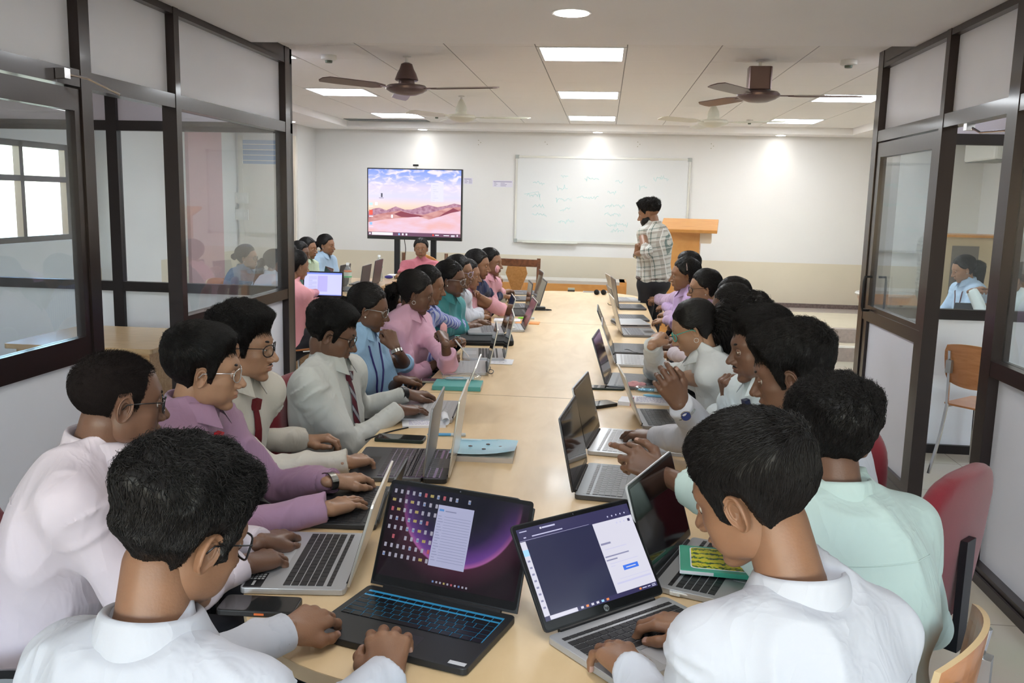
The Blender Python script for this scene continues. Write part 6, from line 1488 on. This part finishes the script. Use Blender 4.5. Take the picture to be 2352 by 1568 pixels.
# AC unit, framed picture, cupboard in the right part
e=empty('air_conditioner',(4.62,11.0,2.25),0,'white wall air conditioner high on the wall beyond the right doorway','air conditioner'); MB().bbox((-.36,-.45,-.02),(.28,.45,.26),.05).build('casing',pm('ac_white',(.76,.75,.72),.4),e,bevel=.02); MB().box((-.34,-.43,-.026),(.0,.43,-.018)).build('vent',pm('ac_grey',(.25,.27,.26),.5),e)
e=empty('cupboard',(4.35,11.3,.3),0,'pale wooden cupboard with dark front beyond the right doorway','cupboard'); MB().box((-.35,-.3,0),(.35,.3,1.05)).build('carcass',pm('cupboard_wood',(.52,.42,.28),.5),e); MB().box((-.40,-.34,1.05),(.40,.34,1.08)).build('top',orangew,e); MB().box((-.28,-.31,.05),(.02,-.30,.95)).build('door',pm('cup_dark',(.16,.14,.12),.4),e)
e=empty('side_table',(3.15,10.35,.0),0,'small marble-topped side table beside the platform','side table'); MB().lathe([(.30,.70),(.31,.715),(.30,.73)],28).build('top',pm('marble',(.6,.6,.56),.2),e); MB().lathe([(.26,.62),(.28,.66),(.28,.70)],28).build('rim',pm('rim_wood',(.5,.36,.28),.4),e)
for k in range(3): a=2*math.pi*k/3; MB().tube([(.2*math.cos(a),.2*math.sin(a),.66),(.16*math.cos(a),.16*math.sin(a),.3),(.24*math.cos(a),.24*math.sin(a),.0)],.018,6).build('leg',darkw,e)
# ================================================================ PEOPLE
WS=('white_shirt',(.52,.525,.57)); OFF=('offwhite_shirt',(.56,.565,.53))
H=lambda s,w,t,k='type',**kw: dict(s=s,w=w,t=t,k=k,**kw)
# --- left row (near to far)
P1=person('P1',(422,1217),1.22,122,'young man in white shirt and glasses, near left, typing on the black laptop',tth=145,q=2,hair='curly',hv=.95,pitch=22,roll=4,lean=.10,bw=.86,tshift=(-.015,0,-.02),skin='m',shirt=WS,glasses='black',
  hands=[H(-1,(662,1448,.80),(795,1372,.80),'relax',n=(.3,-.2,1),pole=(-.6,-.3,-.6)),H(1,(888,1548,.79),(893,1405,.83),'type',n=(-.1,-.3,1),e=(-.46,1.34,.76),hs=1.1)])
watch(P1,-1,pm('watch_brown',(.09,.035,.04),.35,metal=.3),None,.024,.030)
L1=person('L1',(272,915),1.90,103,'man with shaved head and glasses in a pale pink shirt at the left',tth=70,q=2,hair='buzz',pitch=8,fat=.5,lean=.16,skin='d',shirt=('palepink_shirt',(.60,.52,.56)),glasses='black',
  hands=[H(1,(560,1295,.79),(655,1268,.775),'type'),H(-1,(600,1245,.79),(655,1222,.775),'type')])
L2=person('L2',(470,847),2.42,86,'young man in a mauve shirt with silver glasses and thick hair',tth=66,q=2,hair='short',hv=1.05,pitch=6,lean=.14,skin='l',shirt=('mauve_shirt',(.34,.20,.29)),glasses='silver',
  hands=[H(-1,(768,1103,.80),(893,1082,.78),'type'),H(1,(748,1168,.79),(865,1130,.775),'flat')])
watch(L2,-1,pm('steel_watch',(.5,.5,.48),.22,metal=1.),None,.024,.030); ring_(L2,-1,2); ring_(L2,1,2); necktie(L2,pm('tie_red',(.45,.01,.02),.5),.03,.3)
L3=person('L3',(560,792),2.82,72,'curly-haired young man in cream shirt, dark red tie and round glasses',tth=52,q=2,hair='curly',pitch=4,lean=.10,skin='l',mous=.8,shirt=('cream_shirt',(.58,.54,.47)),glasses='black',
  hands=[H(1,(795,1060,.80),(903,1035,.775),'type'),H(-1,(700,1010,.74),(780,1000,.76),'relax')])
necktie(L3,pm('tie_maroon',(.13,.006,.014),.45))
L4=person('L4',(763,763),3.50,84,'young man in white shirt and striped tie typing with both hands',tth=62,q=2,hair='short',hv=.95,pitch=20,fat=.3,lean=.0,tshift=(.04,0,0),skin='d',shirt=OFF,glasses='black',mous=.5,
  hands=[H(1,(916,940,.80),(1002,935,.77),'flat'),H(-1,(935,903,.80),(1035,905,.77),'type')])
def stripe():
    m=pm('tie_striped',(.10,.012,.03),.5); n=m.node_tree.nodes; l=m.node_tree.links; b=n['Principled BSDF']; tc=n.new('ShaderNodeTexCoord'); w=n.new('ShaderNodeTexWave'); w.bands_direction='DIAGONAL'; w.inputs['Scale'].default_value=9; l.new(tc.outputs['Object'],w.inputs[0]); r=n.new('ShaderNodeValToRGB'); r.color_ramp.interpolation='CONSTANT'; e=r.color_ramp.elements; e[0].color=(.10,.008,.02,1); e[1].color=(.02,.02,.035,1); e[1].position=.55; x=e.new(.8); x.color=(.3,.3,.34,1); l.new(w.outputs['Fac'],r.inputs[0]); l.new(r.outputs[0],b.inputs['Base Color']); return m
necktie(L4,stripe()); ring_(L4,1,2); watch(L4,-1,pm('watch_black',(.012,.012,.014),.4),None,.024,.031)
L5=person('L5',(848,706),4.30,82,'woman in light blue shirt and glasses resting her chin on her hand',tth=60,fem=1,q=1,hair='back',pitch=14,lean=.04,skin='d',shirt=('lightblue_shirt',(.33,.52,.74)),glasses='silver',sleeve='elbow',part=1,
  hands=[H(1,(908,797,1.00),(889,747,1.10),'cup',wy=4.15,ty=4.18,n=(.6,-.6,.3),e=(930,835,.79)),H(-1,(920,870,.79),(980,868,.77),'relax')],tail=('tail',[(.02,-.02,-.04),(.04,-.06,-.14),(.04,-.10,-.26)],.030,.020,.010,.0015))
earring(L5,1); watch(L5,1,pm('steel_watch',(.5,.5,.5)),None,.016,.026); lanyard(L5,pm('lanyard_navy',(.03,.02,.16),.5))
L6=person('L6',(957,672),4.86,86,'woman in pink shirt with long ponytail writing with a white pen',tth=62,fem=1,q=1,hair='back',puff=.5,pitch=14,lean=.12,skin='d',shirt=('pink_shirt',(.72,.42,.54)),sleeve='mid',
  hands=[H(1,(1028,822,.785),(1088,816,.775),'pen',n=(.1,-.8,.5)),H(-1,(1022,785,.93),(1010,735,1.02),'cup',n=(.6,-.6,.2),e=(1030,838,.79))],tail=('tail',[(.02,.0,-.02),(.05,.03,-.12),(.07,.05,-.24)],.034,.018,.012,.0015))
earring(L6,1,'hoop'); watch(L6,1,pm('bracelet_gold',(.6,.5,.3),.3,metal=1.),None,.006,.027,'bracelet')
L7=person('L7',(985,655),5.35,84,'woman in blue striped shirt half hidden behind the woman writing',tth=64,fem=1,bw=.90,q=1,hair='back',pitch=10,skin='m',shirt=('bluestripe_shirt',(.16,.20,.58)),sleeve='mid',
  hands=[H(1,(1052,782,.83),(1097,752,.80),'claw',n=(0,-.3,1)),H(-1,(1080,748,.80),(1140,742,.775),'type')],pattern=('o',[(0,.012,.45,(.55,.6,.8),0)],1.,(0,0,.6)))
watch(L7,1,pm('steel_watch',(.5,.5,.5)),pm('dial_teal',(.05,.45,.38),.3),.014,.027)
L8=person('L8',(1036,640),5.75,76,'woman in teal shirt with silver glasses and pearl earring',tth=60,fem=1,bw=.90,q=1,hair='back',pitch=8,lean=.10,skin='d',shirt=('teal_shirt',(.06,.27,.28)),glasses='silver',
  hands=[H(1,(1090,748,.80),(1140,740,.775),'type'),H(-1,(1100,738,.80),(1152,735,.775),'type')],tail=('bun',),sleeve='mid')
earring(L8,1)
L9=person('L9',(1056,624),6.25,74,'woman in white shirt and lilac glasses behind the woman in teal',tth=60,fem=1,bw=.90,q=1,hair='back',pitch=6,skin='m',shirt=WS,glasses='lilac',hands=[H(1,(1105,726,.80),(1160,722,.775),'type'),H(-1,(1100,715,.80),(1150,712,.775),'type')],tail=('bun',))
L10=person('L10',(1075,630),6.75,78,'woman in pink shirt hidden behind the woman in white, hand under chin',tth=62,fem=1,bw=.90,q=0,hair='back',pitch=6,skin='m',shirt=('pink_shirt2',(.66,.34,.38)),sleeve='mid',hands=[H(1,(1135,700,.80),(1188,693,.775),'type'),H(-1,(1098,678,.92),(1082,658,1.0),'cup')])
L11=person('L11',(1098,607),7.12,76,'woman in navy shirt with pearl drop earrings leaning to her laptop',tth=62,fem=1,bw=.90,q=1,hair='back',pitch=8,skin='m',shirt=('navy_shirt',(.018,.028,.085)),sleeve='mid',hands=[H(1,(1168,668,.82),(1210,662,.78),'type'),H(-1,(1160,680,.80),(1205,676,.775),'type')],tail=('bun',))
earring(L11,1,'drop')
L12=person('L12',(1128,602),7.50,66,'woman in pink shirt holding a pink cloth to her mouth, far left row',tth=60,fem=1,bw=.90,q=1,hair='back',pitch=4,skin='m',shirt=('pink_shirt3',(.72,.36,.42)),sleeve='mid',hands=[H(1,(1150,642,.95),(1143,615,1.02),'cup',n=(.6,-.6,.3)),H(-1,(1155,672,.80),(1195,668,.775),'type')])
S_=person('S',(967,570),10.35,-4,'woman in a pink sari seated below the television, one arm on the table',tth=-8,fem=1,q=1,fat=.5,bw=1.18,neckdrop=.158,hair='back',pitch=2,lean=.04,skin='m',lid=14,gaze=2,shirt=('sari_pink',(.52,.16,.20)),sleeve='short',collar=False,
  hands=[H(1,(925,645,9.9),(950,645,9.85),'relax'),H(-1,(1000,650,10.0),(985,662,9.9),'relax')],tail=('bun',)) if False else person('S',(967,570),10.35,-4,'woman in a pink sari seated below the television, one arm on the table',tth=-8,fem=1,q=1,fat=.5,bw=1.18,neckdrop=.158,hair='back',pitch=2,lean=.04,skin='m',lid=14,gaze=2,shirt=('sari_pink',(.52,.16,.20)),sleeve='short',collar=False,
  hands=[H(1,(-2.30,9.98,.77),(-2.16,9.95,.76),'relax'),H(-1,(-1.95,9.95,.70),(-2.1,9.9,.72),'relax')],tail=('bun',))
watch(S_,1,pm('bangle_gold',(.65,.45,.2),.25,metal=1.),None,.008,.030,'bangle')
# sari drape across the chest
def drape(P,m):
    V=[];n=18;k=7
    for i in range(n):
        s=i/(n-1)
        for j in range(k):
            v=j/(k-1); down=.0+.40*s; side=-.15+.30*s+(v-.5)*.16*(1+.5*s); c=on_front(P,max(down+.03*(v-.5),.02),side,.010+.006*math.sin(v*18)); V.append(c-P['O'])
    Fs=[(i*k+j,(i+1)*k+j,(i+1)*k+j+1,i*k+j+1) for i in range(n-1) for j in range(k-1)]
    o=npmesh('sari_drape',V,Fs,[m],None,True,P['root']); md=o.modifiers.new('t','SOLIDIFY'); md.thickness=.004; return o
drape(S_,pm('sari_salmon',(.55,.22,.20),.6,bump=.2,bscale=500,var=.15,vscale=60)); 
c=on_front(S_,.12,-.09,.03)-S_['O']; M=np.eye(4); M[:3,0]=S_['cs']; M[:3,1]=S_['tf']; M[:3,2]=S_['sp']; M[:3,3]=c; MB().box((-.04,-.004,-.009),(.04,.004,.009),M=M@Mx((0,0,0),0,ry=R(12))).build('name_badge',pm('badge_white',(.8,.8,.82),.4),S_['root'])
# --- left rear group
person('BP',(683,608),6.95,118,'woman in salmon pink shirt with her back turned, at the bright laptop',tth=122,fem=1,q=1,hair='back',pitch=10,lean=.08,skin='l',shirt=('salmon_shirt',(.80,.36,.38)),hands=[H(1,(725,690,.80),(752,678,.775),'type'),H(-1,(735,670,.8),(765,665,.775),'type')],neckdrop=.17)
B1=person('B1',(690,580),9.0,66,'woman leaning forward between the pink and green shirts at the rear left',tth=70,fem=1,q=1,hair='back',pitch=10,skin='d',shirt=('darkgreen_shirt',(.05,.12,.09)))
B2=person('B2',(708,570),9.45,62,'woman in pale green shirt at the rear left',tth=60,fem=1,q=1,hair='back',pitch=4,skin='m',shirt=('palegreen_shirt',(.58,.70,.52)))
B3=person('B3',(750,562),9.95,62,'smiling woman in sky blue shirt with long ponytail at the rear left',tth=58,fem=1,q=1,hair='back',pitch=6,skin='m',shirt=('skyblue_shirt',(.38,.52,.68)),tail=('tail',[(.03,.06,.0),(.06,.10,-.12),(.08,.12,-.22)],.030,.018,.010,.001)); earring(B3,1)
person('B4',(664,585),8.6,80,'person mostly hidden behind the left partition post',fem=1,q=0,hair='back',pitch=6,skin='m',shirt=('darkgreen_shirt',(.05,.12,.09)))
G1=person('G1',(568,590),8.2,70,'woman in grey-blue shirt with dark shawl and glasses seen through the left glass',tth=60,fem=1,q=1,hair='back',pitch=2,skin='l',shirt=('greyblue_shirt',(.13,.17,.23)),glasses='black',tail=('bun',)); earring(G1,1)
person('G2',(634,602),7.9,108,'woman in white shirt with long ponytail seen through the left glass',tth=100,fem=1,q=1,hair='back',pitch=6,skin='m',shirt=WS,tail=('tail',[(.02,.0,.0),(.05,.02,-.12),(.06,.02,-.22)],.034,.018,.010,.0015))
# --- right row
R0=person('R0',(1727,1130),1.42,-112,'young man in white shirt at the near right typing on the silver laptop, from behind',tth=-150,q=2,hair='short',hv=1.0,pitch=22,roll=-4,lean=.12,bw=.86,tshift=(.055,.01,-.03),skin='m',shirt=WS,
  hands=[H(-1,(1462,1545,.80),(1385,1462,.80),'type',n=(.1,.0,1),e=(.14,1.34,.76),hs=1.08),H(1,(1622,1440,.80),(1497,1418,.79),'type',n=(.1,.0,1),e=(.43,1.60,.80),hs=1.08)])
R1=person('R1',(1906,1003),1.98,-150,'young man in mint green shirt looking away at the near right',tth=-150,q=2,hair='curly',hv=.9,pitch=10,roll=4,lean=.14,skin='d',shirt=('mint_shirt',(.46,.57,.54)),sleeve='mid',
  hands=[H(-1,(1518,1088,.93),(1415,1028,.90),'claw',wy=2.36,ty=2.40,n=(-.1,-.75,.6),e=(.31,2.20,.93)),H(1,(.62,2.22,.66),(.55,2.34,.64),'relax')])
R2=person('R2',(1815,855),2.46,-92,'young man in white shirt with wristwatch raising his fist, right row',tth=-75,q=2,hair='curly',pitch=16,lean=.12,skin='d',shirt=WS,lid=10,
  hands=[H(-1,(1562,928,.93),(1505,835,1.02),'relax',wy=2.9,ty=2.86,n=(-.1,-.8,.3),e=(1640,1015,.82)),H(1,(1502,1002,.80),(1420,985,.79),'claw',n=(-.1,-.2,1))])
watch(R2,-1,pm('steel_watch',(.5,.5,.5)),pm('dial_blue',(.02,.04,.16),.2),.022,.032,faceup=(-.2,-1,.2),off=-.03); watch(R2,1,pm('band_black',(.012,.02,.016),.5),None,.016,.030,'wristband',off=-.015)
R3=person('R3',(1745,795),3.05,-76,'young man in white shirt and navy tie with his hand at his mouth',tth=-62,q=2,hair='short',hv=1.15,pitch=10,lean=.12,skin='d',shirt=('iceblue_shirt',(.68,.76,.80)),mous=1.,lid=12,sweep=(.3,.8,0),
  hands=[H(-1,(1672,918,.95),(1662,858,1.06),'fist',n=(-.5,-.5,.2),e=(1690,985,.79)),H(1,(1640,950,.80),(1590,945,.785),'relax')])
necktie(R3,pm('tie_navy',(.008,.012,.05),.5)); watch(R3,1,pm('band_black',(.012,.02,.016),.5),None,.014,.029,'wristband',off=-.02)
R4=person('R4',(1592,752),3.92,-92,'woman in white shirt with green glasses and ponytail holding her forehead',tth=-84,fem=1,q=2,hair='back',pitch=26,lean=.24,skin='l',shirt=('linen_shirt',(.62,.64,.64)),glasses='teal',
  hands=[H(-1,(1500,790,1.02),(1530,742,1.10),'cup',n=(-.4,-.7,.3),e=(1503,850,.80)),H(1,(1570,850,.80),(1540,852,.78),'relax')],tail=('tail',[(.02,.04,.02),(.03,.06,-.08),(.02,.06,-.20)],.062,.030,.022,.004),hairtie=('peach_band',(.75,.38,.18),.8)); earring(R4,-1,'hoop')
R5=person('R5',(1712,740),3.95,-100,'young man with full dark hair behind the woman with green glasses',tth=-90,q=1,hair='curly',hv=.8,pitch=12,skin='m',shirt=('palepink_shirt',(.72,.60,.60)),hands=[H(-1,(1585,838,.80),(1560,825,.79),'fist'),H(1,(1545,812,.80),(1500,808,.775),'type')])
R6=person('R6',(1677,705),4.62,-88,'person with silver glasses and dark hair in the middle of the right row',tth=-80,fem=1,bw=.90,q=1,hair='back',pitch=16,skin='d',shirt=('maroon_shirt',(.16,.05,.07)),glasses='silver',hands=[H(-1,(1550,795,.80),(1498,790,.775),'type'),H(1,(1560,780,.8),(1510,775,.775),'type')])
R7=person('R7',(1680,685),5.15,-84,'woman with a small dark hair bow, right row',tth=-80,fem=1,bw=.90,q=1,hair='back',pitch=12,skin='l',shirt=('lilac_shirt',(.48,.34,.48)),tail=('bun',),hands=[H(-1,(1560,745,.8),(1510,742,.775),'type'),H(1,(1560,735,.8),(1512,733,.775),'type')])
R8=person('R8',(1617,660),5.85,-84,'woman in lilac shirt with thin glasses and stud earring, right row',tth=-76,fem=1,bw=.90,q=1,hair='back',pitch=8,skin='l',shirt=('lilac_shirt',(.48,.34,.48)),glasses='black',hands=[H(-1,(1532,722,.80),(1490,718,.775),'type'),H(1,(1530,735,.80),(1478,733,.775),'type')],tail=('bun',)); earring(R8,-1); ring_(R8,-1,2)
R9=person('R9',(1572,630),6.35,-84,'woman with a jewelled hairband and raised hand, far right row',tth=-76,fem=1,bw=.90,q=1,hair='back',pitch=6,skin='m',shirt=('lavender_shirt',(.50,.34,.58)),hands=[H(-1,(1562,685,.98),(1580,640,1.10),'cup',n=(-.6,-.6,.3),pole=(-.3,0,-1)),H(1,(1530,705,.80),(1490,700,.775),'type')])
a=np.linspace(R(-80),R(80),25); mb=MB(); 
for t_ in a: mb.ball(R9['tow']([(.095*math.sin(t_),-.012,.022+.100*math.cos(t_)*1.0)])[0]-R9['O'],.0055,6)
mb.build('hairband',pm('jewel_band',(.55,.42,.42),.2,metal=.5),R9['root'])
R10=person('R10',(1577,612),7.05,-72,'person at the far right row, only the dark hair showing',fem=1,bw=.90,q=0,hair='back',pitch=6,skin='m',shirt=('lilac_shirt',(.48,.34,.48)),hands=[H(-1,(1510,690,.8),(1470,688,.775),'type'),H(1,(1510,684,.8),(1475,682,.775),'type')])
for k in ('R0','P1','R1','L1'): yoke(PEOPLE[k])
# --- instructor
I_=person('I',(1490,489),8.55,-100,'bearded man in checked shirt standing at the far right end of the table',tth=-118,q=1,hair='fade',hv=1.0,lift=1.6,pitch=16,fat=.5,bw=1.10,lean=.02,skin='m',stand=True,beard=1,sleeve='elbow',lid=6,shirt=('checked_shirt',(.56,.56,.52)),
  pattern=('o',[(0,.085,.30,(.36,.32,.28),0.),(2,.085,.26,(.36,.32,.28),.0),(0,.085,.07,(.04,.10,.09),.5),(2,.085,.07,(.04,.10,.09),.5),(0,.085,.06,(.80,.80,.78),.75),(2,.085,.06,(.8,.8,.78),.75)],.75,(0,.15,.5)),
  hands=[H(-1,(1462,583,8.35),(1466,556,8.30),'fist',n=(-.6,-.6,.3),pole=(-.2,-.3,-1)),H(1,(1478,580,8.55),(1462,572,8.45),'cup',n=(-.3,.2,.8),pole=(.3,.2,-1))])
watch(I_,-1,pm('steel_watch',(.5,.5,.5)),None,.02,.031)
P=I_; bz=P['Pv'][2]+.03; mb=MB(); a=np.linspace(0,2*np.pi,41)[:-1]; mb.tube(np.array([[*(P['Pv'][:2]+P['cs'][:2]*.182*math.cos(t)+P['cf'][:2]*.138*math.sin(t)),bz] for t in a])-P['O'],.018,6,closed=True); mb.build('belt',pm('belt_brown',(.07,.045,.035),.5),P['root'])
# --- right cabin
RW=person('RW',(2212,617),8.3,-72,'woman in light blue shirt with a lanyard seen through the right doorway',tth=-60,fem=1,q=1,hair='back',pitch=20,skin='l',shirt=('skyblue_shirt2',(.46,.62,.80)),tail=('tail',[(.02,.05,.03),(.05,.09,-.08),(.06,.10,-.16)],.045,.025,.014,.003)); lanyard(RW,pm('lanyard_maroon',(.12,.02,.03),.5)); earring(RW,-1)
person('RX',(2345,640),6.95,-110,'person in white shirt at the right edge with an arm stretched across',tth=-100,fem=1,q=1,hair='back',pitch=8,skin='m',shirt=('mintwhite_shirt',(.70,.76,.74)),hands=[H(-1,(2232,668,6.9),(2270,655,6.95),'relax',n=(0,0,1),pole=(-1,0,-.4)),H(1,(2290,700,6.9),(2270,700,6.9),'relax')])
# --- chairs for everybody
lefts=dict(L1='behind the man with shaved head',L2='under the man in mauve',L3='behind the man in cream shirt and red tie',L4='behind the man with striped tie',L5='under the woman in light blue',L6='under the woman writing',L7='under the woman in blue stripes',L8='under the woman in teal',L9='under the woman in lilac glasses',L10='under the hidden woman in pink',L11='under the woman in navy',L12='under the woman with the pink cloth',
 R2='behind the man raising his fist, largest maroon back in view',R3='under the man with navy tie',R4='under the woman with green glasses',R5='under the man with full dark hair',R6='under the person with silver glasses, right row',R7='under the woman with the hair bow',R8='under the woman in lilac, right row',R9='under the woman with the hairband',R10='under the farthest person of the right row')
for k,t_ in lefts.items():
    P=PEOPLE[k]; back=P['Pv']; a=math.degrees(P['taz']); off={'L2':.16,'L5':.16,'L4':.12}.get(k,.08)
    x_,y_=back[0]+P['cf'][0]*off,back[1]+P['cf'][1]*off
    if k=='R2': x_,y_,a=.86,2.80,138
    oc=chair(x_,y_,a,'maroon office chair '+t_)
    oc.scale=(1,.74 if k in ('L7','L8','L9','L10','L11','L12','R5','R6','R7','R8','R9','R10') else 1,1)
    if 0: print('CH',k,round(x_,2),round(y_,2),round(a),P['Pv'])
for k,t_ in dict(P1='under the man at the near left corner',R0='under the near right man',R1='with pale-edged curved back behind the man in mint green',BP='with steel bracket under the woman in salmon pink',B1='under the woman leaning forward at the rear left',B2='under the woman in pale green',B3='under the smiling woman in sky blue',B4='under the person behind the left post',G1='under the woman seen through the left glass',G2='under the woman in white behind the left glass',RW='under the woman in the right cabin',RX='under the person at the right edge').items():
    P=PEOPLE[k]; x_,y_,a=(.545,1.85,149) if k=='R1' else (P['Pv'][0]+P['cf'][0]*.05,P['Pv'][1]+P['cf'][1]*.05,math.degrees(P['taz'])); chair(x_,y_,a,'plywood chair with steel legs '+t_,kind=1)
chair(2.45,5.78,40,'orange plywood chair with chrome legs alone inside the right cabin',kind=1)
P=PEOPLE['S']; carved_chair(P['Pv'][0],P['Pv'][1],math.degrees(P['taz']),'carved wooden armchair with curved top behind the woman in the sari','curve')
carved_chair(-1.03,10.1,-100,'dark carved wooden chair standing empty beyond the table end')
# pen in the writing hand, cloths
W6=PEOPLE['L6']['W'][1]; c=pz(1064,803,.80); e=empty('pen',tuple(c),R(-30),'white pen held by the woman in the pink shirt','pen'); M=Mx((0,0,0),0,ry=R(-50)); MB().lathe([(.001,-.06),(.004,-.05),(.0045,.075),(.004,.08)],10,M=M).build('barrel',pm('pen_white',(.75,.74,.72),.3),e,smooth=True)
def cloth(label,c,r,m,seed):
    P,f=sph((0,0,0),1.,26); P=P*np.array(r); N_=P/np.linalg.norm(P,axis=1,keepdims=True); P=P+N_*(.35*min(r))*fbm(P*55,seed,3)[:,None]; g=Geo(); g.add(P,f,0); o=g.build('handkerchief',[m]); o.location=tuple(c); return tag(o,label,'handkerchief')
pk=pm('cloth_pink',(.78,.40,.42),.8,bump=.3,bscale=200)
cloth('pink patterned handkerchief hanging from the hand of the woman writing',py(1018,765,4.62),(.022,.02,.06),pk,3)
cloth('pink cloth held at the mouth of the far woman',py(1142,617,7.32),(.02,.02,.03),pk,5)
c=pz(1462,884,TZ+.02); cloth('pink cloth lying behind the clear pencil pouch',c,(.05,.03,.018),pk,8)
c=pz(1165,752,TZ+.02); cloth('white crumpled tissue behind the silver laptop',c,(.06,.04,.012),pm('tissue',(.8,.78,.72),.8),11)
print('people done',round(time.time()-T0,1))
